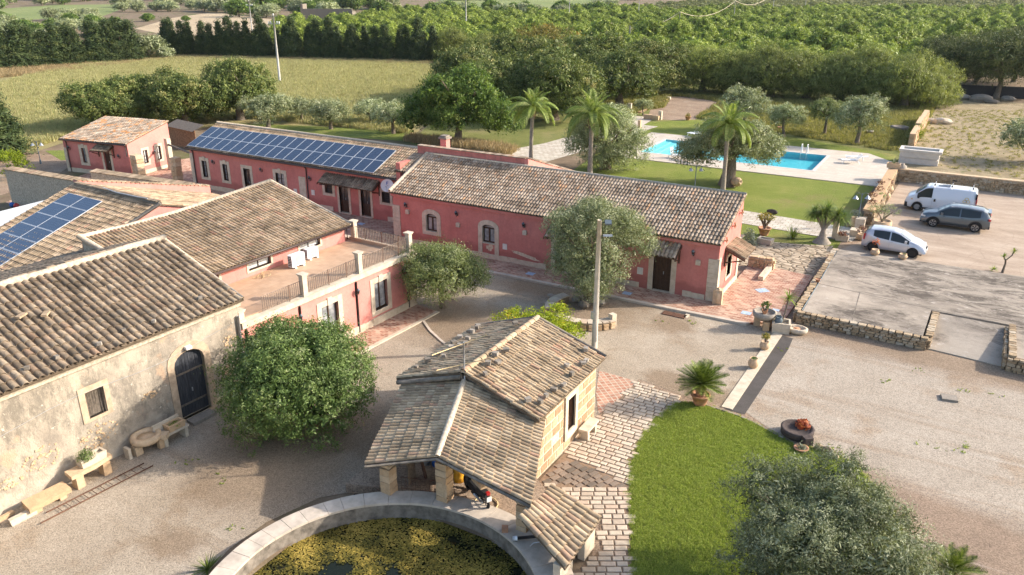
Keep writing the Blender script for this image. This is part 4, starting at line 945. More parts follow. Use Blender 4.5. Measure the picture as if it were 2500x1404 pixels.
def build_pavers():
 """cobbled path beside the well house: every sett its own piece"""
 whole = [G(*p) for p in ((1556, 930), (1650, 965), (1668, 985), (1620, 1010), (1570, 1070), (1542, 1130), (1538, 1200), (1541, 1300), (1546, 1560), (1420, 1560), (1400, 1404), (1468, 1340), (1462, 1262), (1352, 1194), (1310, 1180), (1461, 1014))]
 bed = MB(); bed.face([(x, y, 0.006) for x, y in whole]); path = structure('cobbled_path', bed, 'path_bed')
 ORG[path.name] = (0, 0, 0)
 dark = [G(*p) for p in ((1312, 1182), (1372, 1120), (1440, 1140), (1536, 1186), (1537, 1194), (1330, 1182))]
 meshes = {}
 def sett(mat, k):
  if (mat, k) not in meshes:
   m = MB(); rr = random.Random(k + 3); j = lambda v: v * (1 - rr.uniform(0, 0.10)); b = 0.06
   top = [(-0.5, -0.5), (0.5, -0.5), (0.5, 0.5), (-0.5, 0.5)]; T_ = [(j(x), j(y)) for x, y in top]; I_ = [(x * (1 - b * 2), y * (1 - b * 2)) for x, y in T_]
   vs_ = [(x, y, -1) for x, y in T_] + [(x, y, 0.7) for x, y in T_] + [(x, y, 1.0) for x, y in I_]
   m.faces(vs_, [(0, 1, 5, 4), (1, 2, 6, 5), (2, 3, 7, 6), (3, 0, 4, 7), (4, 5, 9, 8), (5, 6, 10, 9), (6, 7, 11, 10), (7, 4, 8, 11), (8, 9, 10, 11)])
   meshes[(mat, k)] = m.mesh('paver', mat)
  return meshes[(mat, k)]
 items = []
 def fill(poly, ang, w, h, mat, exclude=None, gap=0.036):
  xs = [rot2(x, y, -ang) for x, y in poly]; x0, x1 = min(p[0] for p in xs), max(p[0] for p in xs); y0, y1 = min(p[1] for p in xs), max(p[1] for p in xs); y = y0
  while y < y1:
   hh = h * rng.uniform(0.85, 1.15); x = x0 - rng.random() * w
   while x < x1:
    ww = w * rng.uniform(0.7, 1.35); cx, cy = rot2(x + ww / 2, y + hh / 2, ang)
    if inside((cx, cy), poly) and not (exclude and inside((cx, cy), exclude)): items.append((cx, cy, ww - gap, hh - gap, ang + rng.uniform(-0.03, 0.03), mat))
    x += ww
   y += hh
 split = G(1400, 1190)
 up = [G(*p) for p in ((1556, 930), (1650, 965), (1668, 985), (1620, 1010), (1570, 1070), (1542, 1130), (1537, 1186), (1440, 1140), (1372, 1118), (1461, 1014))]
 lo = [G(*p) for p in ((1310, 1183), (1537, 1195), (1541, 1300), (1546, 1560), (1420, 1560), (1400, 1404), (1468, 1340), (1464, 1266), (1350, 1196))]
 fill(up, R(0), 0.40, 0.25, 'paver_stone'); fill(lo, R(30), 0.40, 0.26, 'paver_stone'); fill(dark, R(68), 0.34, 0.24, 'paver_dark')
 items.sort(key=lambda i: depth(i[0], i[1])); rest = MB()
 for k, (cx, cy, w, h, a, mat) in enumerate(items):
  zt = 0.03 + rng.uniform(0, 0.012); me = sett(mat, k % 6)
  M4 = Matrix.Translation((cx, cy, zt - 0.03)) @ Matrix.Rotation(a, 4, 'Z') @ Matrix.Diagonal((w, h, 0.03, 1))
  px, py = pix(cx, cy)
  if len(path.children) < 300 and py < 1415: link_part('paver', me, path, M4)
  else:
   rest.cur = rng.random(); rest.mi = 0 if mat == 'paver_stone' else 1; rest.faces([M4 @ v.co for v in me.vertices], [tuple(p.vertices) for p in me.polygons])
 if rest.f: rest.build('small_pavers', ['paver_stone', 'paver_dark'], path, kind='stuff')
# ------------------------------------------------------------------ right-hand long house
def build_right_house():
 t = thing('long_red_house', 'long low red house with arched windows and a mottled tiled roof beside the red patio', 'house', (-22, 43, 0))
 F = Face('x', 41.1, -1)
 w1 = rectF(F, (1039, 520), (1068, 567)); w2 = rectF(F, (1177, 546), (1208, 595)); d1 = (-14.46, -13.42, 0.12, 2.25)
 w1 = (-30.25, -29.38, 1.2, 2.18); w2 = (-25.9, -24.98, 1.12, 2.1); d2 = (-20.7, -19.7, 0.12, 2.2)
 m = MB(); wall_open(m, F, -32.9, -10.8, 0, 3.42, [(w1[0] - .04, w1[1] + .04, w1[2] - .04, w1[3] + .27), (w2[0] - .04, w2[1] + .04, w2[2] - .04, w2[3] + .27), d1, d2])
 G2 = Face('y', -10.8, 1); gz = lambda a: 3.42 + (a - 41.1) * 0.415
 gw = (42.9, 43.7, 0.95, 2.15)
 wall_open(m, G2, 41.1, 45.3, 0, gz, [gw])
 m.face([(-32.9, 41.1, 0), (-32.9, 45.3, 0), (-32.9, 45.3, 5.1), (-32.9, 41.1, 3.42)]); m.face([(-32.9, 45.3, 0), (-10.8, 45.3, 0), (-10.8, 45.3, 5.15), (-32.9, 45.3, 5.1)])
 m.build('wall', 'plaster_pink', t)
 # patches where the red plaster has come off
 for k, (cx, cz, w, h) in enumerate(((-22.75, 0.72, 1.15, 0.16), (-25.35, 0.82, 0.28, 0.26))):
  p = MB(); rr = random.Random(k + 4); n = 18; pts = []
  for i in range(n):
   a = 2 * math.pi * i / n; q = rr.uniform(0.6, 1.1); pts.append((cx + w * math.cos(a) * q, cz + h * math.sin(a) * q - 0.12 * math.cos(a) * (1 if k == 0 else 0)))
  p.face([F.p(a, z, -0.005) for a, z in pts]); p.build('bare_patch', 'wall_joint', t)
 roof(t, (-33.0, 45.25, 5.22), (-10.7, 45.25, 5.22), (-33.0, 40.85, 3.48), (-10.7, 40.85, 3.48), 'tile_mix', 0.205, 0.33, 300)
 v = MB(); v.tube([(-33.0, 45.3, 5.28), (-33.0, 40.9, 3.56)], 0.13, 8); v.build('verge', 'mortar', t)
 v = MB(); v.tube([(-33.0, 45.32, 5.27), (-10.7, 45.32, 5.27)], 0.09, 8); v.build('ridge_mortar', 'mortar', t)
 e = MB(); e.box(-32.95, -10.75, 40.94, 41.09, 3.24, 3.42); e.build('cornice', 'plaster_pink', t)
 window(t, F, *w1, fr=0.3, rise=0.22, glass='glass_curtain', sash_w=0.09)
 window(t, F, *w2, fr=0.3, rise=0.22, glass='glass_curtain', sash_w=0.09, sill=False)
 for a in (w2[0] - 0.3, w2[1]): q = MB(); F.bar(q, a, a + 0.3, 0.0, w2[2], -0.03, 0.05); q.build('jamb_stone', 'limestone', t)
 s = MB(); F.bar(s, w2[0] - 0.02, w2[1] + 0.02, w2[2] - 0.06, w2[2], -0.06, 0.12); s.build('sill', 'limestone', t)
 door(t, F, *d1, fr=0.3, label='dark brown plank door of the right end of the house'); door(t, F, *d2, fr=0.28)
 window(t, G2, *gw, fr=0.18, glass='glass_curtain', mull=False)
 quoin(t, F, -11.35, -10.8, 0.1, 2.55, 9, proud=0.05); quoin(t, G2, 41.05, 41.45, 0.1, 2.6, 9, proud=0.05); quoin(t, G2, 44.9, 45.32, 0.0, 2.7, 8, proud=0.05)
 quoin(t, F, -32.95, -32.35, 0.1, 2.6, 9, proud=0.05)
 stones_band(t, F, -32.3, -11.4, 0.1, 0.42, skip=[(d1[0] - .35, d1[1] + .35), (d2[0] - .3, d2[1] + .3)]); stones_band(t, G2, 41.5, 44.9, 0.1, 0.42)
 canopy(t, F, -14.75, -12.95, 3.08, 2.5, 0.95, 8, 'tile_mix', single=60); canopy(t, F, -21.0, -19.3, 3.08, 2.5, 0.95, 8, 'tile_mix', single=0)
 canopy(t, G2, 42.2, 44.4, 2.95, 2.45, 1.15, 10, 'tile_tan', single=60)
 b = MB(); blob(b, (-10.62, 40.9, 0.5), (0.26, 0.24, 0.55), 3); b.prism([(-10.85, 40.75), (-10.35, 40.75), (-10.4, 41.15), (-10.75, 41.2)], 0.1, 0.95); tag(b.build('corner_stone', 'sandstone', None), 'rough stone guard block at the foot of the red house corner', 'stone block')
 g = MB(); g.box(-14.9, -11.0, 45.45, 47.2, 2.2, 2.28); tag(g.build('grey_awning', 'grey_wood', None), 'grey flat awning behind the red house gable', 'awning')
 # white meter boxes
 for (px, py, w, h, lab) in ((1504 - 271, 602, 0.3, 0.36, 'white meter box right of the tall arched window'), (1563, 661, 0.34, 0.4, 'white meter box left of the brown door')):
  a, z = onF(F, px, py); q = MB(); F.bar(q, a - w / 2, a + w / 2, z - h / 2, z + h / 2, -0.05, -0.001); tag(q.build('meter_box', 'box_white', None), lab, 'meter box')
 for i, (px, py) in enumerate(((993, 502), (1117, 523), (1281, 551), (1694, 619))):
  a, z = onF(F, px, py); wall_lamp(F, a, z, 'black lantern on the long red house, ' + ('beside its left end', 'between the two arched windows', 'right of the tall arched window', 'right of the brown door')[i])
 for i, (px, py) in enumerate(((996, 517), (1119, 549), (1282, 568), (1705, 641))):
  a, z = onF(F, px, py); wall_light_block(F, a, z, 'pale stone block light below the lantern ' + ('beside the left end of the red house', 'between the arched windows', 'right of the tall arched window', 'right of the brown door')[i])
 for i, (px, py) in enumerate(((1806, 520), (1788, 552), (1768, 588))):
  a, z = onF(G2, px, py); q = MB(); q.tube([G2.p(a, z, 0), G2.p(a, z + 0.05, -0.22)], 0.04, 5); q.tube([G2.p(a, z + 0.05, -0.18), G2.p(a, z + 0.22, -0.12)], 0.05, 5); q.tube([G2.p(a - 0.1, z + 0.1, -0.14), G2.p(a + 0.1, z - 0.12, -0.14)], 0.03, 5)
  tag(q.build('clay_bracket', 'terracotta', None), ('highest', 'middle', 'lowest')[i] + ' of the three small clay brackets on the red gable', 'bracket', 'clay brackets on the gable')
 # little walled corner behind the gable
 t2 = thing('garden_wall_stub', 'low rough stone wall stub behind the red house gable canopy', 'wall', (-10.4, 46, 0))
 b = MB(); b.box(-10.78, -9.3, 47.9, 48.3, 0, .7); b.box(-9.6, -9.3, 45.7, 47.9, 0, 0.35); b.build('core', 'wall_joint', t2); it = []
 rubble_face(it, (-10.7, 47.88), (-9.3, 47.88), 0, .7, 0.3, 0.16, 0.1); rubble_face(it, (-9.28, 48.3), (-9.28, 47.9), 0, .7, 0.35, 0.2, 0.1, (1, 0)); rubble_face(it, (-10.7, 48.1), (-9.3, 48.1), .7, .78, 0.35, 0.1, 0.4); place_stones(t2, it, 'sandstone')
 # parapet block with chimney at the ridge
 t3 = thing('parapet_block', 'higher red parapet wall with tile coping and chimney behind the long roof', 'house', (-29, 46, 0))
 b = MB(); b.box(-33.9, -25.3, 45.42, 45.75, 0, 5.72); b.build('wall', 'plaster_parapet', t3); b = MB(); b.box(-34.1, -33.75, 43.1, 45.42, 0, 4.9); b.build('side_wall', 'plaster_parapet', t3)
 w = MB(); w.prism([(-25.3, 45.42), (-25.0, 45.42), (-25.0, 52.8), (-25.3, 52.8)], 0, [5.72, 5.72, 3.3, 3.3]); w.build('wing_wall', 'plaster_light_pink', t3)
 for (p, q, n) in (((-33.9, 45.58, 5.74), (-25.2, 45.58, 5.74), 26), ((-25.15, 45.6, 5.74), (-25.15, 52.8, 3.36), 22)):
  p, q = Vector(p), Vector(q)
  for k in range(n):
   c = p.lerp(q, (k + 0.5) / n); m_ = MB(); L = (q - p).length / n; ang = math.atan2(q.y - p.y, q.x - p.x); m_.obox(c, (L * 0.94, 0.42, 0.05), ang + rng.uniform(-0.03, 0.03)); m_.build('coping_tile', 'tile_mix', t3)
 roof(t3, (-34.2, 45.3, 5.15), (-32.95, 45.3, 5.15), (-34.2, 43.0, 4.35), (-32.95, 43.0, 4.35), 'tile_mix', 0.21, 0.33, 0)
 c = MB(); c.box(-33.2, -32.7, 47.2, 47.7, 3, 5.95); c.build('chimney', 'plaster_light_pink', t3); c = MB(); c.box(-33.3, -32.6, 47.1, 47.8, 5.95, 6.08); c.box(-33.2, -32.7, 47.2, 47.7, 6.08, 6.2); c.build('chimney_cap', 'grey_stone', t3)
# ------------------------------------------------------------------ left-hand long house with solar panels
def solar(t, p0, ax, up, nx, ny, w, h, gap=0.02, lift=0.1, uvflip=False):
 """grid of panels: p0 lower corner, ax along the eave, up up the slope"""
 ax, up = Vector(ax).normalized(), Vector(up).normalized(); n = ax.cross(up)
 if n.z < 0: n = -n
 p0 = Vector(p0) + n * lift; org = Vector(parent_origin(t))
 me = bpy.data.meshes.new('solar_panel'); vs_ = [(0, 0, 0), (w - gap, 0, 0), (w - gap, h - gap, 0), (0, h - gap, 0)]
 b = 0.025; W, H_ = w - gap, h - gap
 V = [(0, 0, 0), (W, 0, 0), (W, H_, 0), (0, H_, 0), (b, b, 0), (W - b, b, 0), (W - b, H_ - b, 0), (b, H_ - b, 0), (0, 0, -.04), (W, 0, -.04), (W, H_, -.04), (0, H_, -.04), (b, b, -.004), (W - b, b, -.004), (W - b, H_ - b, -.004), (b, H_ - b, -.004)]
 Fs = [(0, 1, 5, 4), (1, 2, 6, 5), (2, 3, 7, 6), (3, 0, 4, 7), (8, 9, 1, 0), (9, 10, 2, 1), (10, 11, 3, 2), (11, 8, 0, 3), (12, 13, 14, 15)]
 me.from_pydata(V, [], Fs); me.materials.append(mt('panel_frame')); me.materials.append(mt('solar_cells')); me.polygons[8].material_index = 1
 uv = me.uv_layers.new(); co = [(0, 0), (1, 0), (1, 1), (0, 1)] if not uvflip else [(0, 0), (0, 1), (1, 1), (1, 0)]
 for i, li in enumerate(me.polygons[8].loop_indices): uv.data[li].uv = co[i]
 B3 = Matrix((ax, up, n)).transposed().to_4x4()
 for j in range(ny):
  for i in range(nx):
   link_part('solar_panel', me, t, Matrix.Translation(p0 + ax * (i * w) + up * (j * h) - org) @ B3)
 r = MB()
 for j in range(ny):
  for q in (0.2, 0.8): a = p0 + up * ((j + q) * h) - n * 0.08; r.tube([a, a + ax * (nx * w)], 0.02, 4)
 r.build('mounting_rail', 'galvanised', t)
def build_left_house():
 t = thing('solar_roof_house', 'long red house whose roof carries two rows of solar panels', 'house', (-45, 46, 0))
 F = Face('x', 44.65, -1)
 px = {'w1': ((492, 391), (509, 433)), 'w2': ((541, 401), (558, 442)), 'd1': ((596, 408), (617, 453)), 'w3': ((671, 421), (703, 462))}
 a1 = (-55.84, -55.25, 1.0, 2.4); a2 = (-53.35, -52.8, 1.0, 2.38); a3 = (-50.95, -50.2, 0.05, 2.3); a4 = (-47.35, -46.45, 0.95, 2.35)
 g1 = (-42.25, -41.5, 1.4, 2.25); g2 = (-36.75, -36.0, 1.4, 2.2); d1 = (-40.85, -39.95, 0.05, 2.2); d2 = (-38.75, -37.85, 0.05, 2.2)
 m = MB(); wall_open(m, F, -57.2, -33.2, 0, 3.36, [a1, a2, a3, a4, g1, g2, d1, d2])
 m.face([(-57.2, 44.65, 0), (-57.2, 48.0, 0), (-57.2, 48.0, 4.8), (-57.2, 44.65, 3.36)]); m.face([(-57.2, 48.0, 0), (-57.2, 52, 0), (-57.2, 52, 3.3), (-57.2, 48.0, 4.8)])
 m.face([(-33.2, 44.65, 0), (-33.2, 48.0, 0), (-33.2, 48.0, 4.8), (-33.2, 44.65, 3.36)]); m.face([(-57.2, 52, 0), (-33.2, 52, 0), (-33.2, 52, 3.3), (-57.2, 52, 3.3)])
 m.build('wall', 'plaster_pink', t)
 roof(t, (-57.3, 48.0, 4.9), (-33.1, 48.0, 4.85), (-57.3, 44.35, 3.4), (-33.1, 44.35, 3.4), 'tile_tan', 0.215, 0.34, 260)
 b = MB(); b.face([(-57.3, 48.0, 4.9), (-33.1, 48.0, 4.85), (-33.1, 52.0, 3.3), (-57.3, 52.0, 3.3)]); b.build('back_roof', 'roof_bed', t)
 rm = MB(); rm.tube([(-57.3, 48.0, 4.94), (-33.1, 48.0, 4.89)], 0.11, 7); rm.build('ridge_mortar', 'mortar', t)
 for w in (a1, a2): window(t, F, *w, fr=0.26, key=True, glass='glass_curtain', rows=3)
 door(t, F, *a3, fr=0.26, glassy=True); window(t, F, *a4, fr=0.28, key=True, glass='glass_curtain', rows=3)
 window(t, F, *g1, fr=0.25, grille=6, mull=False); window(t, F, *g2, fr=0.22, grille=6, mull=False)
 door(t, F, *d1, fr=0.2, glassy=True); door(t, F, *d2, fr=0.2, glassy=True)
 q = MB(); F.bar(q, -44.9, -44.2, 0, 2.35, -0.03, 0.05); q.build('blocked_niche', 'limestone', t)
 stones_band(t, F, -57.0, -33.2, 0, 0.36, w=1.0, skip=[(a3[0] - .3, a3[1] + .3), (d1[0] - .3, d2[1] + .3)])
 quoin(t, F, -57.22, -56.85, 0, 2.9, 9, proud=0.05)
 canopy(t, F, -42.1, -36.9, 2.95, 2.4, 0.95, 24, 'tile_brown', single=80)
 for a in (-57.0 + 0.25, -44.0, -33.6): pipe(t, F, a, 0.05, 3.3)
 g = MB(); g.tube([(-57.3, 44.28, 3.33), (-33.3, 44.28, 3.33)], 0.075, 7); g.build('gutter', 'gutter_brown', t)
 s = thing('solar_array', 'two rows of blue solar panels on the long red house roof', 'solar panels', (-47, 46, 4))
 up = Vector((0, 3.65, 1.48)).normalized(); p0 = Vector((-57.1, 44.35, 3.4)) + up * 0.12
 solar(s, p0, (1, 0, 0), up, 20, 2, 0.995, 1.52, lift=0.15)
 for i, p in enumerate(((523, 397), (640, 416), (759, 437))):
  a, z = onF(F, *p); wall_lamp(F, a, z, 'black lantern on the solar roof house, ' + ('between its two narrow windows', 'between its glazed door and wide window', 'left of the door canopy')[i])
 for p, lab in (((722, 467), 'white meter box left of the blocked niche'), ((765, 470), 'white meter box below the barred window left of the canopy')):
  a, z = onF(F, *p); q = MB(); F.bar(q, a - 0.16, a + 0.16, z - 0.2, z + 0.2, -0.05, -0.001); tag(q.build('meter_box', 'box_white', None), lab, 'meter box')
 # satellite dish
 dx, dz = -34.0, 3.15
 d = lthing('satellite_dish', 'round white satellite dish on the wall where the two red houses meet', 'satellite dish', (-35.6, 43.9, 2.95))
 m = MB(); vs_ = []; fs = []; rr_ = 0.46
 tdir = Vector((0.45, -0.8, 0.35)).normalized(); ua = tdir.cross(Vector((0, 0, 1))).normalized(); ub = tdir.cross(ua)
 prof = [(0.0, -0.08), (0.25, -0.055), (0.4, -0.01), (rr_, 0.03)]
 for r_, h_ in prof:
  for k in range(20): a = 2 * math.pi * k / 20; vs_.append(tuple(tdir * h_ + ua * r_ * math.cos(a) + ub * r_ * math.sin(a)))
 for i in range(3):
  for k in range(20): fs.append((i * 20 + k, i * 20 + (k + 1) % 20, (i + 1) * 20 + (k + 1) % 20, (i + 1) * 20 + k))
 m.sm = True; m.faces(vs_, fs); m.build('dish', 'white_paint', d)
 m = MB(); m.tube([ub * 0.42, tdir * 0.45 + ub * 0.15], 0.012, 5); m.build('feed_arm', 'galvanised', d); m = MB(); m.tube([tdir * 0.42 + ub * 0.15, tdir * 0.55 + ub * 0.15], 0.035, 7); m.build('receiver', 'grey_plastic', d)
 m = MB(); m.tube([(0, 0, 0), (0, 0.35, -0.1), (0, 0.35, -0.6), (0.3, 0.6, -0.6)], 0.025, 6); m.build('mast', 'galvanised', d)
 m = MB(); m.lathe((0, 0, 0), [], 3) if False else None
 lg = MB(); c0 = tdir * 0.012
 for (u0, u1, v0, v1) in ((-0.06, -0.02, 0.05, 0.27), (-0.02, 0.08, 0.22, 0.27), (-0.02, 0.05, 0.13, 0.17)):
  lg.face([c0 + tdir * 0.02 - ua * u0 - ub * v0, c0 + tdir * 0.02 - ua * u1 - ub * v0, c0 + tdir * 0.02 - ua * u1 - ub * v1, c0 + tdir * 0.02 - ua * u0 - ub * v1])
 lg.build('blue_mark', 'blue_plastic', d)
# ------------------------------------------------------------------ little red house at the back left
def build_small_house():
 pL = rot2(*G(167.6, 417.6), -FS); pR = rot2(*G(407, 419), -FS); y0 = pL[1]; x0 = pL[0]; x1 = pR[0] - 1.2; y1 = y0 + 5.2
 F = Face('x', y0, -1); E_ = Face('y', x1, 1)
 t = thing('small_red_house', 'small red house with an orange-lichened single slope roof at the far left', 'house', ((x0 + x1) / 2, (y0 + y1) / 2, 0), FS)
 q = lambda tl, br, fc=F: rectF(fc, tl, br, FS)
 w1 = q((196, 359), (208, 405)); w1 = (w1[0] + 0.05, w1[0] + 0.55, 0.95, 2.3); dd = q((254, 385), (268, 424)); dd = (dd[0], dd[0] + 0.75, 0.1, 2.15)
 e1 = rectF(E_, (349, 370), (364, 408), FS); e1 = ((e1[0] + e1[1]) / 2 - 0.27, (e1[0] + e1[1]) / 2 + 0.27, 0.9, 2.1); e2 = rectF(E_, (383, 362), (396, 402), FS); e2 = ((e2[0] + e2[1]) / 2 - 0.27, (e2[0] + e2[1]) / 2 + 0.27, 0.9, 2.15)
 gz = lambda a: 3.0 + (a - y0) * 0.205
 m = MB(); wall_open(m, F, x0, x1, 0, 3.0, [w1, dd]); m.build('wall', 'plaster_pink', t)
 m = MB(); wall_open(m, E_, y0, y1, 0, gz, [e1, e2]); m.face([(x0, y0, 0), (x0, y1, 0), (x0, y1, gz(y1)), (x0, y0, 3.0)]); m.face([(x0, y1, 0), (x1, y1, 0), (x1, y1, gz(y1)), (x0, y1, gz(y1))]); m.build('gable_wall', 'plaster_light_pink', t)
 roof(t, (x0 - 0.1, y1 + 0.1, gz(y1 + .1) + 0.08), (x1 + 0.1, y1 + 0.1, gz(y1 + .1) + 0.08), (x0 - 0.1, y0 - 0.25, 3.02), (x1 + 0.1, y0 - 0.25, 3.02), 'tile_lichen', 0.2, 0.33, 150)
 window(t, F, *w1, fr=0.28, key=True, glass='glass_curtain', rows=2, mull=False); door(t, F, *dd, fr=0.22)
 window(t, E_, *e1, fr=0.22, glass='glass_frost', mull=True, rows=2); window(t, E_, *e2, fr=0.22, glass='glass_frost', mull=True, rows=2)
 canopy(t, F, dd[0] - 0.55, dd[1] + 0.55, 2.75, 2.35, 0.9, 10, 'tile_brown', single=0)
 stones_band(t, F, x0, x1, 0, 0.36, w=1.0, skip=[(dd[0] - .2, dd[1] + .2)]); stones_band(t, E_, y0, y1, 0, 0.3, w=0.8)
 quoin(t, F, x0 - 0.02, x0 + 0.3, 0, 2.2, 7, proud=0.04); quoin(t, E_, y1 - 0.4, y1 + 0.02, 0, 2.6, 7, proud=0.05)
 pipe(t, F, x0 + 0.45, 0, 3.0); pipe(t, F, x1 - 0.15, 1.9, 3.0); g = MB(); g.tube([(x0 - .1, y0 - .32, 2.96), (x1 + .1, y0 - .32, 2.96)], 0.06, 6); g.build('gutter', 'gutter_brown', t)
 for i, p in enumerate(((183, 383), (329, 400))):
  a, z = onF(F, *((171, 362), (293, 383))[i], FS); wall_lamp(F, a, z, 'black lantern on the small red house, ' + ('left of its window', 'right of its door')[i], FS)
 a, z = onF(E_, 374, 373, FS); wall_lamp(E_, a, z, 'black lantern between the two windows of the small house gable', FS)
 # white jamb, beam and wooden fence between the two houses
 x, y = G(419, 414); m = MB(); m.box(x - 0.2, x + 0.2, y - 0.2, y + 0.2, 0, 2.9); tag(m.build('gate_pillar', 'limestone', None), 'white plastered gate pillar beside the small red house', 'pillar')
 m = MB(); m.tube([(x, y, 2.35), (-57.2, 44.9, 2.75)], 0.09, 6); tag(m.build('timber_beam', 'grey_wood', None), 'timber beam joining the small red house and the solar roof house', 'beam')
 f = thing('wooden_shed', 'brown board shed wall with a slanted grey roof behind the small red house', 'shed', (*G(425, 345), 0))
 a = Vector((*G(416, 352), 0)); b = Vector((*G(482, 366), 0)); n = 34
 for k in range(n):
  c = a.lerp(b, (k + .5) / n); m = MB(); m.obox((c.x, c.y, 1.0), ((b - a).length / n * 0.94, 0.04, 2.0), math.atan2((b - a).y, (b - a).x)); m.build('plank', 'fence_wood', f)
 d = (b - a).normalized(); nn = Vector((-d.y, d.x, 0)); m = MB(); m.face([a + Vector((0, 0, 2.0)) - nn * .3, b + Vector((0, 0, 1.9)) - nn * .3, b + nn * 1.2 + Vector((0, 0, 2.4)), a + nn * 1.2 + Vector((0, 0, 2.5))]); m.build('shed_roof', 'grey_wood', f)
 # old gate pillars of rough stone
 for i, (px, py, ptop, hx) in enumerate(((342, 436, 378, 0.42), (436, 446, 388, 0.36))):
  x, y = G(px, py); h = hz(px, ptop, x, y); t2 = lthing('stone_gate_pillar', ('rough stone gate pillar in front of the small red house corner', 'rough stone gate pillar between the small house and the solar roof house')[i], 'pillar', (x, y, 0))
  z = 0; k = 0
  while z < h - 0.1:
   hh = rng.uniform(0.3, 0.42)
   for sx in (-1, 1): m = MB(); blob_box(m, (sx * hx * 0.5 + rng.uniform(-.02, .02), rng.uniform(-.02, .02), z + hh / 2), (hx * 0.98, hx * 1.8, hh * 0.97)); m.build('stone', 'sandstone', t2)
   z += hh; k += 1
def blob_box(m, c, s):
 j = lambda: rng.uniform(0.88, 1.0)
 vs_ = []
 for z in (-.5, .5):
  for x, y in ((-.5, -.5), (.5, -.5), (.5, .5), (-.5, .5)): vs_.append((c[0] + x * s[0] * j(), c[1] + y * s[1] * j(), c[2] + z * s[2] * j()))
 m.faces(vs_, [(0, 3, 2, 1), (4, 5, 6, 7), (0, 1, 5, 4), (1, 2, 6, 5), (2, 3, 7, 6), (3, 0, 4, 7)])
# ------------------------------------------------------------------ terrace building and the roofs behind it
def air_unit(loc, rz, label, w=0.85, h=0.62, d=0.32, group='air conditioning units', frame=0.0):
 t = lthing('air_conditioner', label, 'air conditioner', loc, rz, group)
 m = MB(); m.box(-w / 2, w / 2, -d / 2, d / 2, 0.08, 0.08 + h); m.build('casing', 'white_plastic', t)
 m = MB(); cx = w * 0.12
 m.box(cx - h * 0.42, cx + h * 0.42, -d / 2 - 0.015, -d / 2 - 0.001, 0.08 + h * 0.08, 0.08 + h * 0.92); m.build('fan_grille', 'grey_plastic', t)
 for k in range(6): q = MB(); z = 0.14 + k * h / 7; q.box(-w / 2 - 0.012, -w / 2 - 0.001, -d * 0.4, d * 0.4, z, z + h / 13); q.build('vent_slot', 'black_trim', t)
 for x in (-w * 0.32, w * 0.32): q = MB(); q.box(x - 0.06, x + 0.06, -d * 0.8, d * 0.8, 0, 0.08); q.build('foot', 'box_white', t)
 return t
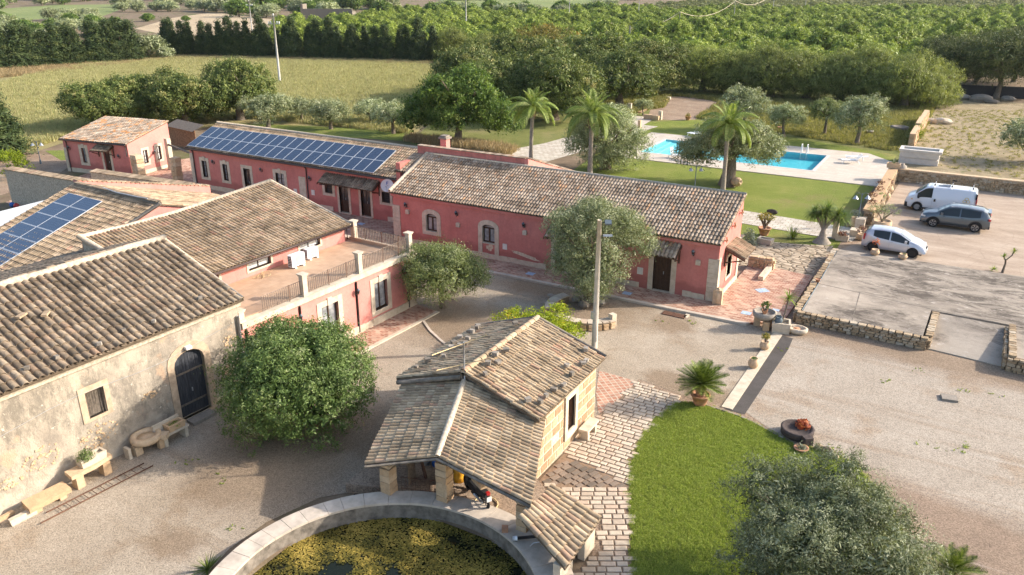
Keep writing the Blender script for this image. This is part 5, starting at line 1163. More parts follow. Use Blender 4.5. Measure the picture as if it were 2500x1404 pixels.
def build_terrace_house():
 XF = -26.65; Y0, Y1 = 19.86, 31.35; ZT = 3.14
 F = Face('y', XF, 1)
 t = thing('terrace_house', 'pink house with a roof terrace, white cornice and grey barred rail', 'house', (XF, 26, 0), FB)
 r = lambda tl, br: rectF(F, tl, br, FB)
 wr = (28.12, 29.1, 0.78, 2.28); wm = (24.45, 25.55, 0.1, 2.25); wl = (20.9, 21.9, 0.9, 2.2)
 m = MB(); wall_open(m, F, Y0, Y1, 0, 2.9, [wr, wm, wl]); m.face([(XF, Y1, 0), (-37, Y1, 0), (-37, Y1, ZT), (XF, Y1, ZT)]); m.build('wall', 'plaster_light_pink', t)
 c = MB(); c.box(-26.9, -26.52, Y0, Y1 + 0.1, 2.9, 3.16); c.box(-36.9, -26.9, Y1 - 0.25, Y1 + 0.1, 2.9, 3.16); c.build('cornice', 'limestone', t)
 c = MB(); c.box(-31.0, -26.9, Y0, Y1 - 0.25, 2.95, 3.08); c.build('terrace_floor', 'terrace_tiles', t)
 c = MB(); c.box(-27.0, -26.9, Y0, Y1 - 0.3, 3.08, 3.2); c.box(-31.0, -26.9, Y1 - 0.36, Y1 - 0.25, 3.08, 3.28); c.build('terrace_curb', 'terrace_tiles', t)
 for w in (wr, wm, wl): window(t, F, *w, fr=0.28, key=True, glass='glass_curtain')
 stones_band(t, F, 26.8, 31.1, 0, 0.42); stones_band(t, F, Y0, 26.8, 0, 0.42)
 quoin(t, F, 30.95, Y1 + 0.03, 0, 2.55, 8, proud=0.06)
 # downpipes in their slots, lanterns
 for a in (20.1, 23.14, 26.84, 30.72):
  q = MB(); q.lathe((XF + 0.01, a, 0), [(0.0, 0.35), (0.0, 0.35)], 4) if False else None
  s = MB(); s.face([F.p(a + dx, z, -0.004) for dx, z in ((-0.08, 0.3), (0.08, 0.3), (0.08, 2.7), (0.05, 2.82), (0, 2.86), (-0.05, 2.82), (-0.08, 2.7))]); s.build('pipe_slot', 'gutter_brown', t)
  s = MB(); s.tube([F.p(a, 0.1, -0.05), F.p(a, 2.8, -0.05)], 0.04, 7); s.build('downpipe', 'gutter_brown', t)
 for i, p in enumerate(((868, 715), (728, 778), (982, 662))):
  a, z = onF(F, *p, FB); wall_lamp(F, a, z, 'lantern on the pink terrace house wall, ' + ('on the pipe right of the middle window', 'left of the middle window', 'at its right corner by the olive tree')[i], FB)
 # rail with piers
 rt = thing('terrace_railing', 'rusty grey barred railing with four white plastered piers round the roof terrace', 'railing', (-26.8, 26, 3.1), FB)
 piers = [(-26.75, 31.1), (-26.75, 27.25), (-26.75, 23.6), (-30.75, 31.15), (-26.8, 20.0)]
 for i, (x, y) in enumerate(piers):
  m = MB(); hh = 0.98 if i < 4 else 0.45; m.box(x - 0.13, x + 0.13, y - 0.13, y + 0.13, 3.16, 3.16 + hh); m.box(x - 0.16, x + 0.16, y - 0.16, y + 0.16, 3.16, 3.26); m.box(x - 0.17, x + 0.17, y - 0.17, y + 0.17, 3.16 + hh, 3.22 + hh); m.box(x - 0.2, x + 0.2, y - 0.2, y + 0.2, 3.22 + hh, 3.26 + hh); m.build('pier', 'limestone', rt)
 bar = MB(); bar.box(-0.012, 0.012, -0.012, 0.012, 0.08, 0.74); bm = bar.mesh('baluster', 'rail_metal'); org = Vector(parent_origin(rt))
 def run(p, q):
  p, q = Vector((*p, 3.18)), Vector((*q, 3.18)); L = (q - p).length; n = int(L / 0.115)
  for z in (0.08, 0.74): mm = MB(); mm.tube([p + Vector((0, 0, z)), q + Vector((0, 0, z))], 0.016, 5); mm.build('rail', 'rail_metal', rt)
  for k in range(n): link_part('baluster', bm, rt, Matrix.Translation(p.lerp(q, (k + 0.5) / n) - org))
  for k in range(int(L / 1.2)): mm = MB(); c_ = p.lerp(q, (k + .6) / max(1, L / 1.2)); mm.box(c_.x - .015, c_.x + .015, c_.y - .015, c_.y + .015, 3.16, 3.95); mm.build('rail_post', 'rust_metal', rt)
 run((-26.75, 30.95), (-26.75, 27.4)); run((-26.75, 27.1), (-26.75, 23.75)); run((-26.75, 23.45), (-26.75, 21.15)); run((-30.6, 31.12), (-26.9, 31.12))
 # upper storey
 U = Face('y', -31.05, 1); ua = (27.4, 28.85, 3.42, 3.86); ub = (24.05, 25.45, 3.36, 3.84); uc = (21.3, 22.3, 3.4, 3.88)
 m = MB(); wall_open(m, U, 19.3, 30.75, 3.05, 4.0, [ua, ub, uc]); m.face([(-31.05, 30.75, 3.0), (-36.9, 30.75, 3.0), (-36.9, 30.75, 5.55), (-31.05, 30.75, 4.0)]); m.face([(-36.9, 19.3, 3.0), (-36.9, 30.75, 3.0), (-36.9, 30.75, 5.6), (-36.9, 24.5, 5.2), (-36.9, 19.3, 5.2)]); m.build('upper_wall', 'plaster_light_pink', t)
 m = MB(); m.face([(-31.1, 19.32, 3), (-36.9, 19.32, 3), (-36.9, 19.32, 5.25), (-31.1, 19.32, 4.0)]); m.build('end_wall', 'mortar', t)
 for w in (ua, ub, uc): window(t, U, *w, fr=0.12, glass='glass_frost', sash='gutter_brown', sash_w=0.035)
 roof(t, (-36.9, 24.5, 5.3), (-36.9, 30.85, 5.68), (-30.7, 24.5, 4.03), (-30.7, 30.85, 4.07), 'tile_tan', 0.205, 0.34, 300)
 roof(t, (-36.9, 19.25, 5.32), (-36.9, 24.5, 5.3), (-30.7, 19.25, 4.0), (-30.7, 24.5, 4.03), 'tile_tan', 0.205, 0.34, 0)
 v = MB(); v.tube([(-36.9, 19.2, 5.38), (-36.9, 21.5, 5.3), (-36.9, 24.5, 5.34), (-36.9, 30.9, 5.72)], 0.12, 8); v.tube([(-36.9, 30.9, 5.72), (-30.7, 30.9, 4.1)], 0.08, 8); v.tube([(-36.95, 19.25, 5.42), (-33.0, 19.25, 4.6)], 0.13, 8); v.build('verge', 'mortar', t)
 g = MB(); g.tube([(-30.62, 19.9, 3.96), (-30.62, 30.9, 4.0)], 0.06, 6); g.tube([(-30.62, 30.9, 4.0), (-30.95, 30.8, 3.85), (-30.95, 30.8, 3.2)], 0.045, 6); g.build('gutter', 'gutter_brown', t)
 for px, py, w_, lab in ((723, 648, 0.98, 'larger white air conditioner standing on the roof terrace'), (757, 632, 0.86, 'smaller white air conditioner on the roof terrace, beside the larger one')):
  x, y = GF(px + (2 if w_ > .9 else 3), py + (2 if w_ > .9 else -2), 3.08, FB); X, Y = rot2(x, y, FB); air_unit((X, Y, 3.08), FB + R(90), lab, w_ * .88, 0.6 if w_ > .9 else 0.5)
 c = MB(); px0 = GF(632, 672, 3.1, FB)
 for k in range(4):
  pts = [(px0[0] + 0.25 + 0.22 * math.cos(a * 0.9 + k) * (1 + 0.2 * k % 2), px0[1] + (k - 1.5) * 0.16 + 0.24 * math.sin(a), 3.1 + 0.02 * k) for a in [j * 0.7 for j in range(9)]]; c.tube(pts, 0.009, 4)
 o = c.build('cable_coil', 'hose', None, org=(0, 0, 0)); o.rotation_euler = (0, 0, FB); tag(o, 'loose pale cable coils on the terrace floor below the middle low window', 'cable')
 # ---- K: roof with the near solar panels
 k = thing('solar_side_wing', 'wing with an old tiled roof carrying the near solar panels at the left edge', 'house', (-42, 22, 0), FB)
 m = MB(); m.face([(-38.5, 15.2, 0), (-38.5, 24.6, 0), (-38.5, 24.6, 5.42), (-38.5, 15.2, 2.2)]); m.face([(-38.5, 24.6, 0), (-38.5, 33.4, 0), (-38.5, 33.4, 2.95), (-38.5, 24.6, 5.42)]); m.face([(-46.6, 15.2, 0), (-46.6, 24.6, 0), (-46.6, 24.6, 5.4), (-46.6, 15.2, 2.2)]); m.face([(-46.6, 33.4, 0), (-38.5, 33.4, 0), (-38.5, 33.4, 2.9), (-46.6, 33.4, 2.9)]); m.build('wall', 'plaster_light_pink', k)
 roof(k, (-46.6, 24.6, 5.5), (-38.4, 24.6, 5.5), (-46.6, 8.0, -0.18 + 0.1), (-38.4, 8.0, -0.18 + 0.1), 'tile_tan', 0.215, 0.34, 300, skip=lambda u, v: v < 0.36)
 roof(k, (-46.25, 24.65, 5.5), (-38.4, 24.65, 5.5), (-46.25, 33.6, 2.95), (-38.4, 33.6, 2.95), 'tile_tan', 0.22, 0.36, 0)
 rb = MB(); rb.tube([(-46.4, 24.62, 5.55), (-38.4, 24.62, 5.55)], 0.12, 8); rb.tube([(-38.42, 24.6, 5.54), (-38.42, 16, 2.6)], 0.08, 6); rb.build('ridge_mortar', 'grey_stone', k)
 for i in range(40): q = MB(); x = -46.2 + i * 0.195; q.obox((x, 24.62, 5.66), (0.17, 0.3, 0.05), rng.uniform(-.1, .1), 0); q.build('ridge_tile', 'tile_brown', k)
 cd = MB(); cd.tube([(-43.3, 24.45, 5.78), (-42, 24.4, 5.7), (-40, 24.42, 5.72), (-39.2, 24.45, 5.75)], 0.03, 6); cd.build('conduit', 'galvanised', k)
 p = MB(); p.prism([(-46.75, 24.7), (-46.35, 24.7), (-46.35, 33.6), (-46.75, 33.6)], 2.0, [5.72, 5.72, 3.5, 3.5]); p.build('parapet', 'plaster_light_pink', k)
 for i in range(30): q = MB(); u = (i + .5) / 30; q.obox((-46.55, 24.7 + 8.9 * u, 5.76 - 2.22 * u), (0.5, 0.28, 0.05), rng.uniform(-.04, .04)); q.build('coping_tile', 'tile_tan', k)
 s = thing('solar_array', 'solar panels in two columns on the old roof at the left edge', 'solar panels', (-44, 20, 4), FB)
 up = Vector((0, 6.4, 2.2)).normalized(); top = Vector((-45.6, 23.75, 5.2))
 solar(s, top - up * 9 * 1.03, (1, 0, 0), up, 2, 9, 1.67, 1.03, lift=0.14, uvflip=False)
# ------------------------------------------------------------------ the barn
def build_barn():
 XF = -26.62; F = Face('y', XF, 1)
 t = thing('old_barn', 'old barn with flaking plaster wall, arched black door and brown tiled roof', 'barn', (XF, 13, 0), FB)
 d = (16.5, 17.88, 0.12, 2.5); w = (12.92, 13.62, 1.98, 3.02)
 m = MB(); wall_open(m, F, 4.0, 19.84, 0, 4.0, [(d[0], d[1], d[2], 3.02), w], 0.35); m.face([(XF, 19.84, 0), (-31.2, 19.84, 0), (-31.2, 19.84, 6.0), (XF, 19.84, 4.1)]); m.face([(-31.2, 19.84, 0), (-39.3, 19.84, 0), (-39.3, 19.84, 3.9), (-31.2, 19.84, 6.0)])
 m.build('wall', 'old_plaster', t)
 c = MB(); c.box(-26.74, -26.5, 4.0, 19.9, 4.0, 4.16); c.box(-26.72, -26.42, 4.0, 19.9, 4.16, 4.27); c.build('cornice', 'mortar', t)
 roof(t, (-31.25, 4.0, 6.1), (-31.25, 19.95, 6.1), (-26.3, 4.0, 4.32), (-26.3, 19.95, 4.32), 'tile_brown', 0.285, 0.36, 300, thick=0.09, jit=0.02)
 roof(t, (-31.3, 4.0, 6.1), (-31.3, 19.9, 6.1), (-39.2, 4.0, 3.9), (-39.2, 19.9, 3.9), 'tile_brown', 0.27, 0.38, 0, jit=0.03)
 rr = MB(); pts = [(-31.27 + rng.uniform(-.02, .02), 4 + k * 0.8, 6.14) for k in range(21)]; rr.tube(pts, [0.16 + rng.uniform(-.02, .03) for _ in pts], 8); rr.build('ridge_mortar', 'mortar', t)
 for k in range(44):
  if rng.random() < 0.8: q = MB(); q.obox((-31.33, 4.2 + k * 0.36, 6.27), (0.17, 0.32, 0.05), rng.uniform(-.06, .06)); q.build('ridge_tile', 'tile_tan', t)
 vg = MB(); vg.tube([(-31.25, 19.92, 6.12), (-26.35, 19.92, 4.36)], 0.09, 7); vg.build('verge', 'mortar', t)
 for k, (x, y) in enumerate(((-29.2, 12.6), (-28.9, 13.3))): q = MB(); q.obox((x, y, 6.1 - (31.25 + x) * 0.36 + 0.2), (0.2, 0.44, 0.07), 0.5 + k * 0.3); q.build('loose_tile', 'tile_tan', t)
 # stones weighing down the eave
 it = []
 for k in range(22): y = 6.5 + k * 0.6 + rng.uniform(-.2, .2); x = -26.6 - rng.uniform(0, 0.5); it.append(((x, y, 4.5 + (-26.3 - x) * 0.36), (0.16, 0.17, 0.12), rng.uniform(0, 3), 0))
 place_stones(t, it[::2], 'grey_stone', name='weight_stone')
 dw = door(t, F, *d, fr=0.3, rise=0.5, wood='blue_black_wood', planks=9, frame_mat='barn_stone', label='arched doorway with weathered black boards')
 b = MB(); F.bar(b, d[0] + .02, d[1] - .02, 0.62, 0.7, 0.12, 0.149); F.bar(b, d[0] + .02, d[1] - .02, 2.0, 2.08, 0.12, 0.149); b.build('door_ledge', 'grey_wood', dw)
 b = MB(); F.bar(b, d[0], d[1], 0.0, 0.14, -0.05, 0.1); b.build('threshold', 'rust_metal', dw)
 m = MB(); inner = arch_pts(w[0], w[1], w[2], w[3], 0); outer = arch_pts(w[0] - .24, w[1] + .2, w[2] - .12, w[3] + .22, 0); surround(F, inner, outer, -0.03, 0.2, m, True); wn_ = m.build('window', 'barn_stone', t)
 for k in range(7): q = MB(); a = w[0] + 0.05 + k * 0.1; q.tube([F.p(a, w[2] - 0.04, 0.0), F.p(a + rng.uniform(-.02, .02), (w[2] + w[3]) / 2, 0.03), F.p(a, w[3], 0.04)], 0.012, 5); q.build('bar', 'grey_wood', wn_)
 q = MB(); F.poly(q, [(w[0], w[2]), (w[1], w[2]), (w[1], w[3]), (w[0], w[3])], 0.16); q.build('shutter', 'grey_wood', wn_)
 pp = MB(); pp.tube([F.p(19.7, 0.1, -0.09), F.p(19.7, 3.6, -0.09)], 0.055, 8); pp.build('downpipe', 'galvanised', t)
 # fallen plaster: rubble showing through
 for (a0, a1, z0, z1, n) in ((12.4, 13.9, 0.7, 1.7, 90), (10.4, 11.8, 0.9, 1.8, 70), (14.9, 15.7, 1.7, 2.0, 28), (9.4, 10.4, 0.8, 1.2, 30), (18.9, 19.4, 2.3, 3.0, 24)):
  it = []
  for k in range(n):
   u, v = rng.random(), rng.random()
   if (u - .5) ** 2 + (v - .5) ** 2 > 0.24: continue
   a = a0 + (a1 - a0) * u; z = z0 + (z1 - z0) * v; s_ = rng.uniform(0.05, 0.12); it.append((F.p(a, z, rng.uniform(-.015, 0.01)), (s_ * 0.5, s_, s_ * 0.7), 0, rng.uniform(-.6, .6)))
  ex = MB()
  for i, (c_, sz, rz, rx) in enumerate(it):
   me = stone_mesh('sandstone', i % 5); M4 = Matrix.Translation(c_) @ Matrix.Rotation(rx, 4, 'X') @ Matrix.Diagonal((*sz, 1)); ex.cur = rng.random(); ex.faces([M4 @ v.co for v in me.vertices], [tuple(p.vertices) for p in me.polygons])
  ex.build('exposed_rubble', 'sandstone', t, kind='stuff')
 cb = MB(); pts = []
 for k in range(14): u = k / 13; pts.append(F.p(5 + 14.4 * u, 2.75 + 0.6 * u - 0.25 * math.sin(u * 3.1 * 2) ** 2, -0.04))
 cb.tube(pts, 0.008, 4); cb.build('cable', 'grey_plastic', t)
 q = MB(); q.box(*[XF + 0.05, XF + 0.2], 17.05, 17.3, 3.1, 3.22); q.build('door_light', 'white_plastic', t)
# ------------------------------------------------------------------ well house
CX0, CY0 = -12.15, 13.5
def build_well_house():
 t = thing('well_house', 'small sandstone well house with a stone-weighted tiled roof beside the round tank', 'outbuilding', (-14.3, 24, 0))
 XE, XW, YN, YF = -11.45, -17.0, 21.4, 26.55
 F = Face('y', XE, 1); w = (23.95, 24.6, 0.72, 2.12)
 m = MB(); wall_open(m, F, YN, YF, 0, 2.62, [w], 0.35)
 m.face([(XE, YF, 0), (XW, YF, 0), (XW, YF, 2.62), (-14.25, YF, 3.6), (XE, YF, 2.62)]); m.face([(XE, YN, 0), (XW, YN, 0), (XW, YN, 2.62), (-14.25, YN, 3.6), (XE, YN, 2.62)]); m.face([(XW, YN, 0), (XW, YF, 0), (XW, YF, 2.62), (XW, YN, 2.62)])
 m.build('wall', 'wall_joint', t)
 z = 0.02; row = 0
 hs = [0.36, 0.37, 0.36, 0.38, 0.37, 0.36, 0.36]
 for h in hs:
  a = YN - (0.3 if row % 2 else 0.0)
  while a < YF:
   L = rng.uniform(0.5, 0.72); a0, a1 = max(a, YN) + 0.03, min(a + L, YF) - 0.03; a += L
   if a1 - a0 < 0.1: continue
   z0, z1 = z + 0.025, min(z + h - 0.025, 2.6)
   segs = [(a0, a1)]
   if z1 > w[2] - 0.2 and z0 < w[3] + 0.2: segs = [(p, q) for p, q in ((a0, min(a1, w[0] - 0.24)), (max(a0, w[1] + 0.24), a1)) if q - p > 0.08]
   for p, q in segs:
    if rng.random() < 0.04: continue
    b = MB(); c = F.p((p + q) / 2, (z0 + z1) / 2, 0.028); blob_box(b, c, (0.09, q - p, z1 - z0)); b.cur = rng.random(); b.build('stone_block', 'block_stone', t)
  z += h; row += 1
 inner = arch_pts(*w[:2], w[2], w[3], 0); outer = arch_pts(w[0] - .22, w[1] + .2, w[2] - .3, w[3] + .2, 0); m = MB(); surround(F, inner, outer, -0.075, 0.2, m, True); wo_ = m.build('window', 'limestone', t)
 for k in range(6): q = MB(); a = w[0] + 0.06 + k * 0.106; q.tube([F.p(a, w[2], 0.05), F.p(a, w[3], 0.05)], 0.012, 5); q.build('bar', 'rust_metal', wo_)
 q = MB(); F.poly(q, [(w[0], w[2]), (w[1], w[2]), (w[1], w[3]), (w[0], w[3])], 0.2); q.build('shutter', 'grey_wood', wo_)
 rz_, ez = 3.78, 2.74
 roof(t, (-14.25, 21.2, rz_), (-14.25, 26.75, rz_), (-11.15, 21.2, ez), (-11.15, 26.75, ez), 'tile_well', 0.172, 0.37, 300, jit=0.03, thick=0.1)
 roof(t, (-14.25, 21.2, rz_), (-14.25, 26.75, rz_), (-17.3, 21.2, ez), (-17.3, 26.75, ez), 'tile_well', 0.172, 0.37, 200, jit=0.03, thick=0.1, ridge=True)
 v = MB()
 for sx in (-11.15, -17.3):
  v.tube([(-14.25, 26.8, rz_ + 0.04), (sx, 26.8, ez + 0.05)], 0.07, 7)
 v.build('verge', 'grey_stone', t)
 v = MB(); v.box(-17.0, -11.6, 21.1, 21.3, 2.0, 2.5)
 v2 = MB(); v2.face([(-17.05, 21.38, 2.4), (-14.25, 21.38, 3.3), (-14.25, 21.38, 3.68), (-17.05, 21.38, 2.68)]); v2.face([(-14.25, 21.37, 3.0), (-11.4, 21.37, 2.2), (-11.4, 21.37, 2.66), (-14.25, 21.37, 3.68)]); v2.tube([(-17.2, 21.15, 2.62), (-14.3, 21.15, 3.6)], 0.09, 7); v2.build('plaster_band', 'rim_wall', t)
 it = []
 rr = random.Random(4)
 for k in range(15):
  if k < 8: y = 21.8 + k * 0.62; x = -16.9 + rr.uniform(0, 0.5)
  else: y = rr.uniform(21.6, 26.4); x = -16.9 + rr.uniform(0, 2.2)
  it.append(((x, y, ez + (x + 17.3) * 0.341 + 0.2), (rr.uniform(.15, .26), rr.uniform(.15, .24), rr.uniform(.11, .17)), rr.uniform(0, 3), 0))
 for k in range(15):
  x = -11.25 - (rr.uniform(0.1, 0.6) if k < 10 else rr.uniform(0.5, 2.8)); y = 21.5 + (k % 10) * 0.53 + rr.uniform(-.2, .2); it.append(((x, y, ez + (-11.15 - x) * 0.336 + 0.2), (rr.uniform(.15, .27), rr.uniform(.15, .24), rr.uniform(.11, .18)), rr.uniform(0, 3), 0))
 place_stones(t, it, 'grey_stone', name='weight_stone')
 # porch: a skewed gable on three block pillars
 RF, RN = (-14.25, 21.25, 3.42), (-13.25, 18.1, 2.36); LF, LN = (-17.05, 21.25, 2.55), (-15.6, 17.25, 1.78); QF, QN = (-11.25, 21.8, 2.5), (-9.75, 18.05, 1.82)
 p = thing('porch', 'open tiled porch on three sandstone pillars at the rim of the round tank', 'porch', (-13.3, 19, 0))
 roof(p, RF, RN, LF, LN, 'tile_well', 0.165, 0.36, 150, jit=0.012); roof(p, (-14.25, 21.3, 3.42), RN, (-11.3, 22.0, 2.56), QN, 'tile_well', 0.168, 0.36, 150, jit=0.012)
 v = MB(); v.tube([RF, Vector(RF).lerp(Vector(RN), .5) + Vector((0, 0, .03)), RN], [0.11, 0.12, 0.11], 8); v.build('ridge_mortar', 'mortar', p)
 v = MB(); v.tube([Vector(LN) + Vector((0, -.03, -.07)), Vector(RN) + Vector((0, -.03, -.07)), Vector(QN) + Vector((0, -.03, -.07))], 0.05, 6); v.build('edge_beam', 'rim_wall', p)
 for i, (x, y, h, s_) in enumerate(((-15.15, 17.85, 1.62, 0.42), (-13.25, 18.45, 2.16, 0.44), (-10.2, 18.4, 1.66, 0.38))):
  z = 0.45;
  while z < h:
   hh = 0.26; b = MB(); blob_box(b, (x, y, z + hh / 2), (s_ * 1.02, s_ * 1.02, min(hh, h - z) * 0.985)); b.cur = rng.random(); b.build('pillar_block', 'sandstone', p); z += hh
 w_ = MB()
 for (a, b, r_) in (((-14.6, 19.3, 0.0), (-14.9, 19.1, 2.2), 0.06), ((-14.3, 20.4, 0), (-14.5, 20.3, 2.4), 0.05)): w_.tube([a, b], r_, 6)
 w_.build('post', 'rust_metal', p)
 b = MB(); b.obox((-15.0, 18.9, 1.0), (0.05, 0.6, 1.7), 0.2); b.build('board', 'grey_wood', p)
 g = MB(); g.tube([(-14.85, 18.15, 1.0), (-13.6, 18.6, 1.0)], 0.012, 5); g.tube([(-14.85, 18.15, 0.55), (-13.6, 18.6, 0.55)], 0.012, 5)
 for k in range(9): q = Vector((-14.85, 18.15, 0.5)).lerp(Vector((-13.6, 18.6, 0.5)), k / 8); g.tube([q, q + Vector((0, 0, 0.5))], 0.008, 4)
 tag(g.build('iron_gate', 'rust_metal', None), 'low rusty iron gate between the left and middle porch pillars', 'gate')
 for (x, y, r_, h, z, mat, lab) in ((-14.75, 20.2, 0.24, 0.75, 0.35, 'blue_plastic', 'blue plastic drum in the shade of the porch'), (-15.15, 20.0, 0.13, 0.6, 0.35, 'galvanised', 'grey gas cylinder beside the blue drum'), (-13.55, 19.75, 0.2, 0.6, 0.35, 'yellow_plastic', 'yellow drum behind the parked moped')):
  m = MB(); m.lathe((x, y, z), [(0, 0), (r_, 0), (r_, h * .3), (r_ * 1.04, h * .32), (r_, h * .34), (r_, h * .7), (r_ * 1.04, h * .72), (r_, h * .74), (r_, h * .95), (r_ * .8, h), (0, h)], 16); tag(m.build('drum', mat, None), lab, 'drum' if 'drum' in lab[:12] else 'gas cylinder')
 f = MB(); f.prism([(-16.9, 17.6), (-15.2, 18.2), (-13.0, 18.85), (-9.9, 18.7), (-9.5, 20.0), (-11.5, 21.4), (-17, 21.4)], -0.02, 0.36); structure('porch_floor', f, 'yard_soil')
 # television aerial
 a = lthing('tv_aerial', 'thin television aerial pole with two cane-like booms on the well house ridge', 'aerial', (-14.22, 21.25, 3.2)); m = MB(); m.tube([(0, 0, 0), (0, 0, 1.75)], 0.028, 6); m.build('mast', 'galvanised', a)
 for (z, dx, dy, l0, l1) in ((1.75, .55, .8, -1.2, 0.9), (0.95, .72, .55, -1.0, 0.95)):
  d = Vector((dx, dy, 0.12)).normalized(); m = MB(); m.tube([Vector((0, 0, z)) + d * l0 - Vector((0, 0, .1)), Vector((0, 0, z)) + d * l1], 0.017, 5); m.build('boom', 'hose', a)
 # stone bench on the path
 bx, by = G(1448, 1055); b = thing('stone_bench', 'small pale stone bench against the sandstone well house wall', 'bench', (-11.1, 25.1, 0))
 m = MB(); m.box(-11.28, -10.88, 24.7, 25.75, 0.42, 0.52); m.build('seat', 'limestone', b)
 for y in (24.82, 25.5): m = MB(); m.box(-11.24, -10.92, y, y + 0.14, 0.0, 0.42); m.build('leg', 'limestone', b)
def build_tank():
 Ri = 4.62; ro = lambda a: 5.27 + 0.45 * max(0.0, math.cos(a - R(38))) ** 3
 t = thing('round_water_tank', 'large round stone water tank full of yellow-green pond weed', 'water tank', (CX0, CY0, 0))
 n = 96; m = MB()
 for k in range(n):
  a, b = 2 * math.pi * k / n, 2 * math.pi * (k + 1) / n; P = lambda r_, an, z: (CX0 + r_ * math.cos(an), CY0 + r_ * math.sin(an), z)
  m.face([P(Ri, a, -1.2), P(Ri, b, -1.2), P(Ri, b, 0.44), P(Ri, a, 0.44)]); m.face([P(ro(a) - .03, a, -0.1), P(ro(b) - .03, b, -0.1), P(ro(b) - .03, b, 0.44), P(ro(a) - .03, a, 0.44)]); m.face([P(Ri, a, 0.44), P(Ri, b, 0.44), P(ro(b) - .03, b, 0.44), P(ro(a) - .03, a, 0.44)])
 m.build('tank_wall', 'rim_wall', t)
 k = 0; a = 0.0
 while a < 2 * math.pi - 0.02:
  w = min(rng.uniform(0.10, 0.17), 2 * math.pi - a); b = a + w; s = MB(); N_ = 4; vs_ = []
  for i in range(N_ + 1):
   an = a + 0.0013 + (w - 0.0026) * i / N_
   for r_, z in ((Ri - 0.03, 0.44), (Ri - 0.03, 0.52), (ro(an), 0.52), (ro(an), 0.44)): vs_.append((CX0 + r_ * math.cos(an), CY0 + r_ * math.sin(an), z + k % 3 * 0.003))
  fs = [(i * 4 + j, i * 4 + (j + 1) % 4, (i + 1) * 4 + (j + 1) % 4, (i + 1) * 4 + j) for i in range(N_) for j in range(4)] + [(0, 1, 2, 3), (N_ * 4 + 3, N_ * 4 + 2, N_ * 4 + 1, N_ * 4)]
  s.faces(vs_, fs); s.cur = rng.random(); s.build('rim_slab', 'rim_concrete', t); a = b; k += 1
 w = MB(); w.face([(CX0 + Ri * math.cos(2 * math.pi * k / 64), CY0 + Ri * math.sin(2 * math.pi * k / 64), -0.12) for k in range(64)]); tag(w.build('tank_water', 'dark_water', None), 'dark still water in the round tank', 'water'); bpy.data.objects['tank_water']['kind'] = 'structure'
 del bpy.data.objects['tank_water']['category']
 # pond weed in ragged rafts
 g = np.random.default_rng(3); m = MB(); from mathutils import noise as mn
 cnt = 0
 while cnt < 42000:
  a = g.random() * 6.283; r_ = Ri * math.sqrt(g.random()); x, y = r_ * math.cos(a), r_ * math.sin(a)
  q = mn.fractal(Vector((x * 0.9, y * 0.9, 3.3)), 1.0, 2.1, 5)
  if q < -0.55 or (q < -0.36 and g.random() < 0.6): cnt += 0.3; continue
  s_ = g.uniform(0.018, 0.045); a0 = g.random() * 6; nn = 6; z = -0.115 + g.random() * 0.02
  m.face([(CX0 + x + s_ * g.uniform(0.7, 1.2) * math.cos(a0 + 6.283 * i / nn), CY0 + y + s_ * g.uniform(0.7, 1.2) * math.sin(a0 + 6.283 * i / nn), z + g.uniform(0, 0.022)) for i in range(nn)], float(np.clip(0.5 + q * 0.9 + g.normal(0, 0.22), 0, 1))); cnt += 1
 m.build('pond_weed', 'pond_weed', None, kind='stuff')['label'] = 'yellow-green pond weed floating on the round tank'
 # small tiled pump shed
 s = thing('tiled_pump_shed', 'low shed with a steep little tiled roof between the tank rim and the cobbled path', 'shed', (-8.9, 18.2, 0))
 roof(s, (-9.75, 17.5, 1.62), (-9.75, 19.55, 1.62), (-7.9, 16.75, 1.12), (-7.95, 19.4, 1.12), 'tile_well', 0.25, 0.42, 90, jit=0.015)
 for q in ((-8.35, -8.12, 16.85, 17.7, 0, 1.06), (-8.35, -8.12, 18.55, 19.3, 0, 1.08), (-9.7, -8.37, 19.2, 19.35, 0, 1.2)): m = MB(); m.box(*q); m.build('wall', 'limestone', s)
 # pump pipe on the rim
 p = lthing('black_pipe', 'black pump pipe with white joints crossing the tank rim', 'pipe', (*G(1302, 1314, 0.6), 0.62), R(-8)); m = MB(); m.tube([(-0.4, -0.35, 0), (0.35, 0.35, 0.05)], 0.05, 8); m.tube([(-0.4, -0.35, 0), (-0.42, -0.38, -0.8)], 0.04, 7); m.build('hose_pipe', 'black_trim', p)
 for q in ((-0.43, -0.38, 0.0), (0.37, 0.37, 0.05)): m = MB(); m.tube([(q[0] - .05, q[1] - .05, q[2]), (q[0] + .05, q[1] + .05, q[2])], 0.075, 9); m.build('joint', 'white_plastic', p)
 m = MB(); m.tube([(0.35, 0.33, 0.08), (0.35, 0.0, 0.03), (0.12, -0.15, -0.05), (0.1, -0.3, -0.08)], 0.018, 5); m.build('cord', 'white_plastic', p)
 x, y = G(508, 1392); q = lthing('rim_weed', 'dark spiky weed growing at the foot of the tank rim at the bottom left', 'plant', (x, y, 0)); spiky('leaves', q, 'leaf_cycad', (0, 0, 0), 40, 0.6, 0.02, 0.6, 3, 0.4)
 # hose
 m = MB(); pts = [(-12.0 + 0.42 * math.cos(a), 19.0 + 0.42 * math.sin(a), 0.40) for a in [i * 0.42 for i in range(16)]] + [(-11.3, 18.6, 0.4), (-10.8, 18.75, 0.4), (-10.5, 19.1, 0.42)]; m.tube(pts, 0.022, 6); tag(m.build('garden_hose', 'hose', None), 'pale garden hose coiled on the porch floor beside the moped', 'hose')
 b = MB(); b.obox((-10.65, 18.0, 0.6), (0.2, 0.2, 0.16), 0.5); tag(b.build('loose_brick', 'terracotta', None), 'loose red brick at the foot of the right porch pillar', 'brick')
